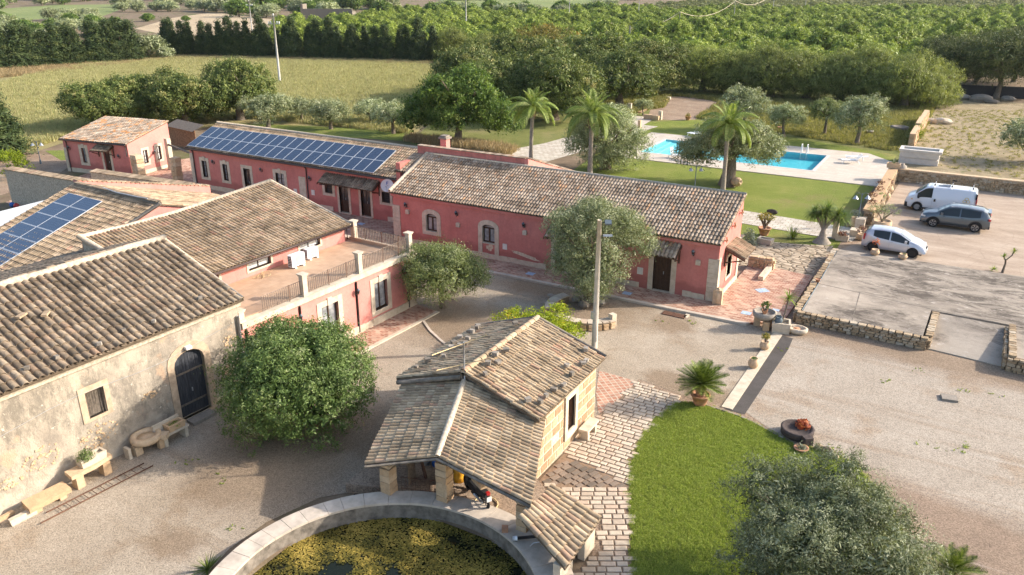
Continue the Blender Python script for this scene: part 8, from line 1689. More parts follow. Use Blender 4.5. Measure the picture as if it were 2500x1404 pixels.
# ------------------------------------------------------------------ vehicles
def vehicle(name, label, loc, rz, L, W, prof, belt, wheels, wr, body_mat, roofw, glass, opts):
 """prof: [(x, roof/bonnet height)] front at +x; belt: [(x, z)]; glass: ranges of x of the greenhouse; wheels: two x positions"""
 t = lthing(name, label, opts['cat'], loc, rz, opts.get('group')); hw = W / 2
 def ip(tab, x):
  if x <= tab[0][0]: return tab[0][1]
  for (a, b), (c, d) in zip(tab[:-1], tab[1:]):
   if x <= c: u = (x - a) / (c - a) if c > a else 0; return b + (d - b) * u
  return tab[-1][1]
 xs = sorted(set([round(-L / 2 + L * k / 72, 4) for k in range(73)] + [p[0] for p in prof])); rows = []; zb0 = opts.get('ground', 0.24)
 for x in xs:
  zr = ip(prof, x); zb = min(ip(belt, x), zr); endf = max(0.0, (abs(x) - (L / 2 - opts.get('round', 0.55))) / opts.get('round', 0.55)); w = hw * (1 - 0.16 * endf ** 2.2)
  z0 = zb0 + 0.06 * endf
  for xw in wheels:
   d = abs(x - xw)
   if d < wr * 1.17: z0 = max(z0, math.sqrt((wr * 1.17) ** 2 - d * d) + wr)
  rw = min(w * 0.97, roofw / 2 * (1 - 0.1 * endf)); up = max(0.0, zr - zb)
  tw = w * 0.97 - (w * 0.97 - rw) * min(1, up / opts['cab'])
  sh = z0 + (zb - z0) * 0.35
  crown = 0.03 + 0.03 * (up < 0.05)
  rows.append([(x, w * 0.9, z0), (x, w * 0.985, z0 + 0.03), (x, w, max(sh, z0 + .05)), (x, w * 0.995, max(z0 + .06, zb - 0.12)), (x, w * 0.965, zb), (x, tw, zb + up * 0.93 + 0.0), (x, tw * 0.9, zr + (0.0 if up > .05 else 0.01)), (x, tw * 0.45, zr + crown), (x, 0, zr + crown * 1.3)])
 m = MB(); m.sm = True; npt = len(rows[0]); V = []; Fq = []
 for s_ in (1, -1):
  base = len(V)
  for r_ in rows: V += [(p[0], p[1] * s_, p[2]) for p in r_]
  for i in range(len(rows) - 1):
   for j in range(npt - 1): Fq.append((base + i * npt + j, base + (i + 1) * npt + j, base + (i + 1) * npt + j + 1, base + i * npt + j + 1))
  for i in (0, len(rows) - 1): pass
 m.faces(V, Fq)
 for i in (0, len(rows) - 1): r_ = rows[i]; m.face([(p[0], p[1], p[2]) for p in r_] + [(p[0], -p[1], p[2]) for p in reversed(r_[:-1])])
 m.build('body', body_mat, t)
 u = MB(); u.box(-L / 2 + .2, L / 2 - .2, -hw * .86, hw * .86, zb0 - .03, zb0 + .35); u.build('underbody', 'black_trim', t)
 # glass: side windows follow the tumblehome, windscreen and rear screen follow the profile
 def side_pt(x, f, s_):
  zr = ip(prof, x); zb = min(ip(belt, x), zr); up = zr - zb; w = hw; endf = max(0.0, (abs(x) - (L / 2 - .55)) / .55); w = hw * (1 - 0.16 * endf ** 2.2); rw = min(w * .97, roofw / 2); tw = w * .965 - (w * .965 - rw) * min(1, up / opts['cab']); y = w * .965 + (tw - w * .965) * f * 0.93 + 0.008
  return (x, s_ * y, zb + up * 0.93 * f)
 for (x0, x1, f0, f1) in glass['side']:
  for s_ in (1, -1):
   g = MB(); n = 8; up_, lo_ = [], []
   for k in range(n + 1): x = x0 + (x1 - x0) * k / n; lo_.append(side_pt(x, f0, s_)); up_.append(side_pt(x, f1, s_))
   for k in range(n): g.face([lo_[k], lo_[k + 1], up_[k + 1], up_[k]])
   g.build('side_window', 'car_glass', t)
 for (x0, x1, wf, nm) in glass['screens']:
  g = MB(); n = 6
  for k in range(n):
   a, b = x0 + (x1 - x0) * k / n, x0 + (x1 - x0) * (k + 1) / n; za, zb_ = ip(prof, a), ip(prof, b); up = lambda x: max(0, ip(prof, x) - min(ip(belt, x), ip(prof, x))); ww = lambda x: (hw * .9 - (hw * .9 - roofw / 2 * .88) * min(1, up(x) / opts['cab'])) * wf
   nrm = Vector((zb_ - za, 0, a - b)).normalized(); nrm = -nrm if nrm.z < 0 else nrm; o_ = nrm * 0.02
   for s_ in (1, -1): g.face([Vector((a, 0, za + .045)) + o_, Vector((b, 0, zb_ + .045)) + o_, Vector((b, s_ * ww(b), zb_ + 0.012)) + o_, Vector((a, s_ * ww(a), za + .012)) + o_])
  g.build(nm, 'car_glass_light' if nm == 'windscreen' else 'car_glass', t)
 for xw in wheels:
  for s_ in (1, -1):
   yb = s_ * (hw - 0.19); ya = s_ * (hw - 0.005); tm = MB(); n = 26; pr = [(wr * .62, yb), (wr * .95, yb), (wr, yb + s_ * .03), (wr, ya - s_ * .03), (wr * .95, ya), (wr * .66, ya)]; vs_ = []; fs = []
   for r_, y in pr:
    for k in range(n): a = 6.28318 * k / n; vs_.append((xw + r_ * math.cos(a), y, wr + r_ * math.sin(a)))
   for i in range(5):
    for k in range(n): fs.append((i * n + k, i * n + (k + 1) % n, (i + 1) * n + (k + 1) % n, (i + 1) * n + k))
   tm.faces(vs_, fs); w_ = tm.build('wheel', 'rubber', t)
   rm = MB(); rm.face([(xw + wr * .66 * math.cos(6.283 * k / n), ya - s_ * .05, wr + wr * .66 * math.sin(6.283 * k / n)) for k in range(n)]); rm.build('rim_back', 'black_trim' if opts['spokes'] else 'steel_rim', w_)
   if opts['spokes']:
    sp = MB(); ns = opts['spokes']
    for k in range(ns):
     a = 6.283 * k / ns
     for da in (-.17, .17): c, d = (xw + wr * .12 * math.cos(a), wr + wr * .12 * math.sin(a)), (xw + wr * .64 * math.cos(a + da), wr + wr * .64 * math.sin(a + da)); nx, nz = -math.sin(a) * .018, math.cos(a) * .018; y = ya - s_ * .03; sp.face([(c[0] - nx, y, c[1] - nz), (c[0] + nx, y, c[1] + nz), (d[0] + nx, y, d[1] + nz), (d[0] - nx, y, d[1] - nz)])
    n2 = 20
    for k in range(n2): a, b = 6.283 * k / n2, 6.283 * (k + 1) / n2; y = ya - s_ * .025; sp.face([(xw + wr * .6 * math.cos(a), y, wr + wr * .6 * math.sin(a)), (xw + wr * .6 * math.cos(b), y, wr + wr * .6 * math.sin(b)), (xw + wr * .66 * math.cos(b), y, wr + wr * .66 * math.sin(b)), (xw + wr * .66 * math.cos(a), y, wr + wr * .66 * math.sin(a))])
    sp.build('rim', 'alloy' if opts.get('bright', True) else 'dark_metal', w_)
   else:
    sp = MB(); sp.lathe((0, 0, 0), [], 3) if False else None
    for r0, r1, y in ((0.0, .16, .02), (.3, .6, .03)):
     for k in range(20): a, b = 6.283 * k / 20, 6.283 * (k + 1) / 20; yy = ya - s_ * y; sp.face([(xw + wr * r0 * math.cos(a), yy, wr + wr * r0 * math.sin(a)), (xw + wr * r0 * math.cos(b), yy, wr + wr * r0 * math.sin(b)), (xw + wr * r1 * math.cos(b), yy, wr + wr * r1 * math.sin(b)), (xw + wr * r1 * math.cos(a), yy, wr + wr * r1 * math.sin(a))])
    sp.build('rim', 'steel_rim', w_)
 return t, ip
def vbox(t, name, mat, c, s, rz=0.0, tilt=0.0):
 m = MB(); m.obox(c, s, rz, tilt); return m.build(name, mat, t)
def build_vehicles():
 # van, front towards -x in the place, so turned by 180 degrees
 prof = [(-2.39, 1.1), (-2.36, 1.75), (-2.25, 1.93), (-1.6, 1.955), (0.6, 1.955), (0.95, 1.92), (1.12, 1.84), (1.78, 1.24), (2.2, 1.06), (2.36, 0.85), (2.39, 0.5)]
 belt = [(-2.39, 1.1), (0.3, 1.12), (1.2, 1.1), (1.8, 1.05), (2.2, 0.95), (2.39, 0.5)]
 y0 = 67.15; loc = (-3.0 + 1.55 + .15, y0 + 0.95, 0)
 v, ip = vehicle('white_van', 'white panel van with roof bars and a small flower logo parked by the rubble wall', (-1.42, y0 + 0.95, 0), R(180), 4.78, 1.9, prof, belt, (1.5, -1.6), 0.325, 'car_white', 1.62, {'side': [(0.6, 1.6, 0.03, 0.96)], 'screens': [(1.72, 1.08, 0.96, 'windscreen')]}, dict(cat='van', cab=0.85, spokes=0, round=0.45))
 vbox(v, 'front_bumper', 'black_trim', (2.2, 0, 0.44), (0.42, 1.8, 0.36)); vbox(v, 'sill_trim', 'black_trim', (0.9, 0.945, 0.3), (0.9, 0.03, 0.1))
 for s_ in (1, -1):
  vbox(v, 'headlight', 'head_lamp', (2.14, s_ * .66, 0.83), (0.32, 0.3, 0.2), s_ * -.25); vbox(v, 'tail_light', 'red_plastic', (-2.38, s_ * .82, 1.05), (0.08, 0.16, 0.6)); vbox(v, 'rear_pillar_glass', 'car_glass', (-2.33, s_ * .8, 1.55), (0.1, 0.2, 0.4)); vbox(v, 'door_handle', 'black_trim', (0.38, s_ * .955, 0.98), (0.13, 0.03, 0.2)); vbox(v, 'wing_mirror', 'black_trim', (1.5, s_ * 1.03, 1.17), (0.14, 0.2, 0.26)); vbox(v, 'indicator', 'yellow_plastic', (1.93, s_ * .94, 0.9), (0.12, 0.03, 0.07))
  for xx in (0.55, -0.9): vbox(v, 'door_seam', 'grey_plastic', (xx, s_ * .952, 0.75), (0.012, 0.006, 0.75))
 for x in (0.55, -0.6, -2.0):
  m = MB(); m.tube([(x, -.78, 1.93), (x, -.74, 2.1), (x, .74, 2.1), (x, .78, 1.93)], .022, 6); m.build('roof_bar', 'galvanised', v)
  for s_ in (1, -1): m = MB(); m.lathe((x, s_ * .72, 2.05), [(0, 0), (.05, .02), (.055, .12), (0, .16)], 8); m.build('bar_clamp', 'dark_metal', v)
 m = MB(); m.tube([(0.3, 0.3, 2.03), (-0.5, 0.3, 2.03)], 0.1, 9); m.build('roof_tube', 'galvanised', v)
 # lettering and logo on the near flank (local +y side after the half turn)
 def text(body, x, z, size, mat):
  cu = bpy.data.curves.new('lettering', 'FONT'); cu.body = body; cu.size = size; cu.extrude = 0.002; ob = bpy.data.objects.new('lettering', cu); dg = bpy.context.evaluated_depsgraph_get(); COL.objects.link(ob); dg.update()
  me = bpy.data.meshes.new_from_object(ob.evaluated_get(dg)); bpy.data.objects.remove(ob); me.materials.clear(); me.materials.append(mt(mat)); o = link_part('lettering', me, v, Matrix.Translation((x, 0.962, z)) @ Matrix.Rotation(R(180), 4, 'Z') @ Matrix.Rotation(R(90), 4, 'X')); return o
 text('flowmar', -1.02, 0.93, 0.17, 'logo_grey'); text('care', -1.62, 0.93, 0.17, 'logo_pale')
 lg = MB()
 for k in range(3): a = R(90 + 120 * k); c = (-1.72 + .13 * math.cos(a), 1.22 + .12 * math.sin(a)); n = 12; [lg.face([(c[0] + .14 * math.cos(6.283 * i / n), .963, c[1] + .12 * math.sin(6.283 * i / n)), (c[0] + .14 * math.cos(6.283 * (i + 1) / n), .963, c[1] + .12 * math.sin(6.283 * (i + 1) / n)), (c[0] + .10 * math.cos(6.283 * (i + 1) / n), .963, c[1] + .085 * math.sin(6.283 * (i + 1) / n)), (c[0] + .10 * math.cos(6.283 * i / n), .963, c[1] + .085 * math.sin(6.283 * i / n))]) for i in range(n)]
 lg.build('logo', 'logo_yellow', v)
 # grey SUV
 prof = [(-2.2, 0.85), (-2.16, 1.1), (-1.95, 1.42), (-1.7, 1.53), (-0.9, 1.6), (0.0, 1.6), (0.45, 1.54), (1.2, 1.1), (1.75, 1.0), (2.05, 0.88), (2.18, 0.7), (2.2, 0.5)]
 belt = [(-2.2, 0.85), (-1.7, 1.08), (-1.0, 0.98), (0.9, 0.93), (1.3, .93), (2.2, 0.5)]
 s, ip = vehicle('grey_suv', 'dark grey sport utility car parked in front of the white van', (-0.2, 63.0 + .95, 0), R(180), 4.4, 1.84, prof, belt, (1.33, -1.33), 0.345, 'car_grey', 1.36, {'side': [(-1.55, -0.33, 0.05, 0.97), (-0.25, 1.0, 0.05, 0.97)], 'screens': [(1.15, 0.48, 0.94, 'windscreen'), (-1.98, -2.15, 0.9, 'rear_screen')]}, dict(cat='car', cab=.6, spokes=5, round=.6, ground=.3))
 for s_ in (1, -1):
  vbox(s, 'headlight', 'head_lamp', (1.98, s_ * .66, 0.76), (0.3, 0.34, 0.1), s_ * -.35); vbox(s, 'tail_light', 'red_plastic', (-2.1, s_ * .7, 0.98), (0.14, 0.4, 0.13), s_ * .3); vbox(s, 'wing_mirror', 'car_grey', (0.85, s_ * 1.0, 1.08), (0.16, 0.22, 0.15)); vbox(s, 'sill_trim', 'black_trim', (0, s_ * .9, 0.34), (1.9, 0.06, 0.14)); vbox(s, 'fog_lamp', 'head_lamp', (2.1, s_ * .66, 0.42), (0.06, 0.24, 0.06), s_ * -.3)
  for xx in (-.2, .95): vbox(s, 'door_handle', 'dark_metal', (xx - .25, s_ * .925, .9), (.16, .02, .03))
  for xw in (1.33, -1.33):
   m = MB(); n = 14;
   for k in range(n): a, b = math.pi * k / n, math.pi * (k + 1) / n; y = s_ * .928; m.face([(xw + .39 * math.cos(a), y, .345 + .39 * math.sin(a)), (xw + .39 * math.cos(b), y, .345 + .39 * math.sin(b)), (xw + .46 * math.cos(b), y, .345 + .46 * math.sin(b)), (xw + .46 * math.cos(a), y, .345 + .46 * math.sin(a))])
   m.build('arch_trim', 'black_trim', s)
  m = MB(); m.tube([(-1.6, s_ * .62, 1.56), (-1, s_ * .66, 1.63), (0, s_ * .66, 1.63), (.35, s_ * .64, 1.58)], .015, 5); m.build('roof_rail', 'galvanised', s)
 vbox(s, 'number_plate', 'white_paint', (2.215, 0, 0.42), (0.02, 0.5, 0.11)); vbox(s, 'number_plate', 'white_paint', (-2.215, 0, 0.8), (0.02, 0.5, 0.11))
 vbox(s, 'rear_bumper', 'black_trim', (-2.12, 0, 0.42), (0.2, 1.6, 0.22)); vbox(s, 'front_bumper', 'black_trim', (2.14, 0, 0.36), (0.14, 1.4, 0.16)); vbox(s, 'grille', 'black_trim', (2.17, 0, 0.64), (0.06, .8, .16)); vbox(s, 'spoiler', 'car_grey', (-2.05, 0, 1.44), (.22, 1.2, .03))
 # silver hatchback, front towards +x
 prof = [(-1.92, 0.75), (-1.88, 1.0), (-1.72, 1.3), (-1.45, 1.46), (-0.8, 1.52), (-0.1, 1.5), (0.3, 1.4), (1.0, 1.02), (1.5, 0.88), (1.8, 0.72), (1.91, 0.5), (1.92, 0.4)]
 belt = [(-1.92, 0.75), (-1.5, 1.15), (-1.0, 0.98), (0.0, 0.88), (0.9, 0.82), (1.2, .82), (1.92, 0.4)]
 h, ip = vehicle('silver_hatchback', 'silver hatchback parked facing right beyond the concrete platform', (-3.3, 54.95 + .85, 0), R(-2), 3.84, 1.68, prof, belt, (1.18, -1.2), 0.3, 'car_silver', 1.2, {'side': [(-1.25, -0.28, 0.05, 0.96), (-0.2, 0.9, 0.05, 0.96)], 'screens': [(0.98, 0.32, 0.94, 'windscreen'), (-1.5, -1.84, 0.92, 'rear_screen')]}, dict(cat='car', cab=.6, spokes=7, round=.7, bright=False))
 for s_ in (1, -1):
  vbox(h, 'headlight', 'head_lamp', (1.6, s_ * .6, 0.72), (0.34, 0.2, 0.1), s_ * -.45); vbox(h, 'tail_light', 'red_plastic', (-1.78, s_ * .72, 0.95), (0.1, 0.14, 0.4), s_ * .3); vbox(h, 'wing_mirror', 'car_silver', (0.72, s_ * .92, 1.0), (0.14, 0.2, 0.14)); vbox(h, 'door_handle', 'galvanised', (-.1, s_ * .85, .84), (.16, .02, .03))
 vbox(h, 'number_plate', 'white_paint', (1.935, 0, 0.45), (0.02, 0.5, 0.11))
 for xx in (-.25, .85):
  for s_ in (1, -1): vbox(h, 'door_seam', 'grey_plastic', (xx, s_ * .842, 0.62), (0.012, 0.006, 0.5))
 vbox(h, 'grille', 'dark_metal', (1.9, 0, 0.6), (0.06, .34, .14)); vbox(h, 'lower_grille', 'galvanised', (1.9, 0, 0.34), (0.06, 1.0, .1))
# ------------------------------------------------------------------ vegetation
def scatter_nodes(name, pts, template, smin, smax, label, tilt=0.0, zs=1.0):
 me = bpy.data.meshes.new(name); me.from_pydata([tuple(p) for p in pts], [], []); o = bpy.data.objects.new(name, me); COL.objects.link(o); o['kind'] = 'stuff'; o['label'] = label
 ng = bpy.data.node_groups.new(name, 'GeometryNodeTree'); ng.interface.new_socket('Geometry', in_out='INPUT', socket_type='NodeSocketGeometry'); ng.interface.new_socket('Geometry', in_out='OUTPUT', socket_type='NodeSocketGeometry')
 gi = ng.nodes.new('NodeGroupInput'); go = ng.nodes.new('NodeGroupOutput'); ip = ng.nodes.new('GeometryNodeInstanceOnPoints'); oi = ng.nodes.new('GeometryNodeObjectInfo'); oi.inputs['Object'].default_value = template; oi.transform_space = 'ORIGINAL'; oi.inputs['As Instance'].default_value = True
 rr = ng.nodes.new('FunctionNodeRandomValue'); rr.data_type = 'FLOAT_VECTOR'; rr.inputs[0].default_value = (-tilt, -tilt, 0); rr.inputs[1].default_value = (tilt, tilt, 6.283)
 rs = ng.nodes.new('FunctionNodeRandomValue'); rs.data_type = 'FLOAT'; rs.inputs[2].default_value = smin; rs.inputs[3].default_value = smax; rs.inputs['Seed'].default_value = 5
 L = ng.links.new; L(gi.outputs[0], ip.inputs['Points']); L(oi.outputs['Geometry'], ip.inputs['Instance']); L(rr.outputs[0], ip.inputs['Rotation']); L(rs.outputs[1], ip.inputs['Scale']); L(ip.outputs[0], go.inputs[0])
 md = o.modifiers.new('scatter', 'NODES'); md.node_group = ng; return o
def blades(name, mat, n, h, w, spread, seed, lean=0.35):
 rr = random.Random(seed); m = MB()
 for k in range(n):
  a = rr.uniform(0, 6.283); q = spread * math.sqrt(rr.random()); b = rr.uniform(0, 6.283); x, y = q * math.cos(b), q * math.sin(b); hh = h * rr.uniform(0.5, 1.2); l = lean * hh * rr.uniform(0.2, 1.3); dx, dy = math.cos(a), math.sin(a); ww = w * rr.uniform(.7, 1.3)
  m.cur = rr.random(); p0, p1, p2 = Vector((x, y, 0)), Vector((x + dx * l * .35, y + dy * l * .35, hh * .6)), Vector((x + dx * l, y + dy * l, hh)); s = Vector((-dy, dx, 0)) * ww
  m.face([p0 - s, p0 + s, p1 + s * .8, p1 - s * .8]); m.face([p1 - s * .8, p1 + s * .8, p2])
 return m.build(name, mat, None, org=(0, 0, 0))
def pts_in(poly, n, seed, z=0.0, px=True, dens=None):
 P = [G(*p) for p in poly] if px else poly; x0, x1 = min(p[0] for p in P), max(p[0] for p in P); y0, y1 = min(p[1] for p in P), max(p[1] for p in P); rr = random.Random(seed); out = []; tries = 0
 while len(out) < n and tries < n * 30:
  tries += 1; p = (rr.uniform(x0, x1), rr.uniform(y0, y1))
  if inside(p, P):
   q = pix(*p)
   if -80 < q[0] < 2580 and -60 < q[1] < 1480: out.append((p[0], p[1], z))
 return out
def cone_blobs(R_, H, n=7, base=0.1):
 return [(0, 0, base + H * (k + .5) / n, R_ * (1 - (k / n) ** 1.3 * 0.9), R_ * (1 - (k / n) ** 1.3 * 0.9), H / n * 1.0) for k in range(n)]
def ordinal(n):
 o = 'first second third fourth fifth sixth seventh eighth ninth tenth eleventh twelfth thirteenth fourteenth fifteenth sixteenth seventeenth eighteenth nineteenth'.split()
 if n < 20: return o[n - 1]
 t = {2: 'twent', 3: 'thirt', 4: 'fort', 5: 'fift', 6: 'sixt'}[n // 10]
 return t + 'ieth' if n % 10 == 0 else t + 'y-' + o[n % 10 - 1]
def build_vegetation():
 # -- near shrubs and olives
 B = [(0, 0, 2.0, 2.5, 2.5, 2.0)] + [(1.5 * math.cos(a), 1.5 * math.sin(a), 1.9 + .35 * math.sin(3 * a), 1.5, 1.5, 1.7) for a in [k * .785 for k in range(8)]] + [(.8 * math.cos(a), .8 * math.sin(a), 3.1, 1.2, 1.2, 1.05) for a in (0.4, 2.4, 4.5)]
 tree_proto('round_bush', 'leaf_bush', 3.0, 4.2, 0.1, 2300, 42, 0.21, 0.10, 11, 0.14, blobs=B, aspect=0.38, shell=(0.84, 1.08), under=.8, limbs=6, spread=.6)
 put_tree('round_bush', 'round_bush', 'big round dense green bush in front of the barn door and pink house', G(736, 1040), 1.04, 0.4, cat='bush')
 tree_proto('silver_olive', 'leaf_olive_near', 3.2, 4.0, 0.3, 1500, 80, 0.22, 0.09, 21, 0.2, nl=11, aspect=0.26, lobe=.66, size=.42, droop=.1, under=.7, spread=.6, shell=(.74, 1.12))
 put_tree('silver_olive', 'silver_olive', 'large silvery olive tree at the bottom right of the near lawn', G(1996, 1490), 0.93, 2.2)
 tree_proto('courtyard_olive', 'leaf_olive_green', 2.4, 3.2, 0.5, 900, 48, 0.26, 0.105, 31, 0.14, nl=8, aspect=0.3, under=.7, droop=.3)
 put_tree('courtyard_olive', 'courtyard_olive', 'round olive tree in the courtyard at the corner of the terrace house', G(1082, 752), 1.02, 1.0)
 Bt = [(0, 0, 3.4, 1.9, 1.9, 2.3), (-.9, .3, 2.2, 1.4, 1.3, 1.4), (.7, -.2, 2.0, 1.3, 1.2, 1.3), (2.4, .7, 3.3, 1.1, 1.0, 1.1), (1.6, .2, 4.4, 1.1, 1.1, .9), (-1.2, -.3, 4.3, 1.3, 1.2, 1.1), (.2, 0, 5.0, 1.2, 1.2, .8), (0, -.6, 1.4, 1.1, 1.1, .9)]
 tree_proto('tall_olive', 'leaf_olive', 2.4, 5.4, 0.4, 1100, 50, 0.28, 0.105, 41, 0.24, blobs=Bt, aspect=0.27, under=.8, droop=.5)
 put_tree('tall_olive', 'tall_olive', 'tall grey-green olive tree behind the floodlight pole in front of the long house', G(1437, 742), 1.03, YAW - 0.05)
 tree_proto('lemon', 'leaf_lemon', 2.1, 1.9, 0.6, 330, 40, 0.24, 0.12, 51, 0.08, nl=7, aspect=0.5, lobe=.75, size=.42, core=False, under=.9)
 put_tree('lemon', 'lemon_tree', 'bright yellow-green lemon tree just behind the well house roof', G(1312, 850), 0.95, 0.7, sz=.68)
 # -- trees round the pool
 Bp = [(0, 0, 3.6, 2.6, 2.4, 1.5), (-2.6, -1.0, 3.1, 1.8, 1.7, 1.4), (2.7, .6, 3.0, 2.0, 1.8, 1.5), (-3.3, .6, 2.6, 1.5, 1.4, 1.1), (3.6, 1.6, 2.5, 1.3, 1.2, 1.0), (-1.2, .8, 4.3, 1.7, 1.6, 1.1), (1.3, -.6, 4.4, 1.8, 1.6, 1.1), (0, 1.8, 3.4, 1.8, 1.6, 1.3)]
 tree_proto('ancient_olive', 'leaf_olive', 4.4, 4.0, 1.4, 850, 46, 0.36, 0.17, 61, 0.55, blobs=Bp, aspect=0.3, under=.35, limbs=7)
 put_tree('ancient_olive', 'ancient_olive', 'ancient wide olive tree with a thick gnarled trunk in front of the pool', G(1776, 452), 1.02, YAW)
 Bg = [(0, 0, 3.0, 3.0, 2.8, 2.4), (-2.2, 0, 2.4, 1.8, 1.7, 2.0), (2.2, -.5, 2.2, 2.0, 1.8, 2.0), (0, -1.2, 1.6, 2.2, 1.6, 1.5), (.8, .5, 4.6, 1.8, 1.8, 1.2), (-1.2, .5, 4.4, 1.6, 1.6, 1.2)]
 tree_proto('grey_olive', 'leaf_olive', 4, 5.4, .3, 900, 44, 0.36, 0.16, 63, 0.4, blobs=Bg, aspect=0.28, under=.8, droop=.6)
 put_tree('grey_olive', 'grey_olive', 'dense silver-grey olive tree behind the middle palm', G(1478, 412), 1.0, YAW)
 tree_proto('pool_olive', 'leaf_olive', 2.3, 2.7, 1.5, 330, 40, 0.27, 0.15, 71, 0.17, nl=8, aspect=0.3, under=.3, lobe=.6)
 tree_proto('pool_olive2', 'leaf_olive_green', 2.5, 2.9, 1.4, 330, 40, 0.28, 0.15, 73, 0.17, nl=7, aspect=0.3, under=.3, lobe=.55)
 for key, px, py, s, rz, lab in (('pool_olive', 1913, 335, .88, 1, 'leftmost of the three small olive trees on the lawn beyond the pool'), ('pool_olive2', 2012, 331, .95, 2, 'middle of the three small olive trees on the lawn beyond the pool'), ('pool_olive', 2091, 352, 1.18, 3, 'largest and nearest of the three small olives beyond the pool, with a forked trunk'), ('pool_olive', 1812, 318, 1.15, 5, 'olive tree at the back of the pool lawn, behind the right palm crown')):
  put_tree(key, 'pool_olive', lab, G(px, py), s, rz)
 put_tree('pool_olive', 'young_olive', 'tiny round olive tree by the stone seats beyond the pool', G(1570, 282), .5, 1)
 palm(1296, 402, 5.0, 'left palm, rising behind the chimney parapet', 0.92, 20, 3, 0.2); palm(1440, 428, 5.0, 'middle palm in front of the silver-grey olive', 1.05, 23, 5); palm(1764, 472, 5.3, 'right palm in front of the ancient olive by the pool', 0.95, 21, 9, .1)
 # -- dark carobs and the olive row behind the solar roof
 tree_proto('carob', 'leaf_carob', 4.6, 5.3, 0.5, 1000, 46, 0.42, 0.21, 81, 0.45, nl=9, aspect=0.5, under=.8, size=.5)
 tree_proto('carob2', 'leaf_carob', 5.2, 6.3, 0.8, 1100, 46, 0.45, 0.21, 83, 0.5, nl=9, aspect=0.5, under=.7, size=.5)
 for key, px, py, s, sz, lab in (('carob', 262, 318, .92, .92, 'dark carob tree behind the small red house, leftmost of its clump'), ('carob2', 342, 300, .78, .8, 'tall middle carob tree behind the small red house'), ('carob', 455, 306, 1.05, 1.0, 'dark carob tree between the small red house and the solar roof'), ('carob2', 588, 292, .88, 1.03, 'upright dark carob tree with visible trunk behind the left end of the solar roof'),
         ('carob2', 1350, 292, 1.18, 1.2, 'largest dark carob tree, behind the left and middle palms'), ('carob2', 1512, 262, 1.02, 1.05, 'dark carob tree right behind the middle palm crown'), ('carob2', 1582, 232, 1.12, 1.12, 'rightmost dark carob tree beside the row of pepper trees'), ('carob', 1232, 285, 1.15, 1.2, 'carob tree half hidden by the broad green tree'), ('carob', 1160, 245, 1.25, 1.25, 'carob tree at the corner of the grass field'), ('carob', 1440, 210, 1.2, 1.3, 'carob tree in the second rank behind the palms'), ('carob', 1290, 225, 1.35, 1.35, 'carob tree behind the largest carob, by the yellowing tree')):
  put_tree(key, 'carob_tree', lab, G(px, py), s, None, 'dark carob trees', sz)
 tree_proto('row_olive', 'leaf_olive', 2.7, 2.9, 0.6, 380, 40, 0.30, 0.16, 91, 0.2, nl=8, aspect=0.3, under=.6)
 for px, py, s, lab in ((655, 310, 1.05, 'first olive from the left in the row behind the solar roof'), (739, 297, .8, 'small open olive with a bare trunk, second in the row behind the solar roof'), (808, 315, .95, 'third olive from the left in the row behind the solar roof'), (905, 303, .8, 'darker olive, fourth in the row behind the solar roof'), (961, 326, .95, 'silvery olive at the right end of the row, beside the broad green tree')):
  put_tree('row_olive', 'row_olive', lab, G(px, py), s, None, 'olive row behind the solar roof')
 Bb = [(0, 0, 4.2, 3.6, 3.4, 2.2), (-3.2, .2, 3.4, 2.4, 2.0, 1.5), (3.4, -.5, 3.0, 2.4, 2.2, 1.6), (4.6, .5, 2.3, 1.8, 1.6, 1.4), (-1.5, -1.2, 5.3, 2.2, 2.0, 1.4), (1.2, .5, 6.2, 2.0, 2.0, 1.2), (-4.3, 0, 2.4, 1.6, 1.5, 1.0), (2.2, -1.2, 4.8, 2.0, 1.8, 1.3), (-.5, -1.6, 2.6, 2.4, 1.8, 1.2)]
 tree_proto('broad_tree', 'leaf_green', 5.5, 7, 1.2, 700, 60, 0.5, 0.22, 95, 0.32, blobs=Bb, aspect=0.45, under=.5, droop=.8, limbs=7)
 put_tree('broad_tree', 'broad_green_tree', 'broad fresh green tree with drooping tufts behind the chimney', G(1118, 345), 1.05, YAW)
 tree_proto('yellowing', 'leaf_yellowing', 5.4, 6.2, 1.2, 420, 40, 0.5, 0.26, 97, 0.4, nl=9, aspect=0.4, core=False)
 put_tree('yellowing', 'yellowing_tree', 'thin-crowned tree turning yellow behind the carobs, below the wires', G(1330, 192), 1.2)
 # -- pepper trees and pines
 tree_proto('pepper', 'leaf_pepper', 5.4, 6.6, 0.2, 1000, 46, 0.5, 0.27, 101, 0.5, nl=10, aspect=0.22, under=1.0, droop=1.6, size=.5, spread=.6)
 for i, (px, py, s) in enumerate(((1715, 222, .95), (1800, 226, .9), (1880, 235, 1.0), (1968, 238, .95), (2050, 244, .92), (2130, 250, 1.05), (2205, 262, 1.0), (2262, 258, .78), (1640, 205, .85), (1105, 150, .95), (1180, 160, .85))):
  put_tree('pepper', 'pepper_tree', ('leftmost drooping pepper tree beside the rightmost carob', 'second pepper tree from the left behind the pool lawn', 'pepper tree straight behind the leftmost pool olive', 'pepper tree above the middle pool olive', 'pepper tree behind the largest pool olive', 'broad pepper tree left of the old tall wall', 'pepper tree overhanging the end of the old tall wall', 'small pepper tree at the right end of the row, in front of the dark pines', 'pepper tree half hidden behind the rightmost carob', 'drooping tree at the end of the conifer hedge', 'drooping tree behind the corner of the grass field')[i], G(px, py), s, None, 'drooping pepper trees')
 tree_proto('pine', 'leaf_pine', 4.8, 6.6, 1.6, 800, 46, 0.5, 0.27, 103, 0.3, nl=9, aspect=0.2, under=.8)
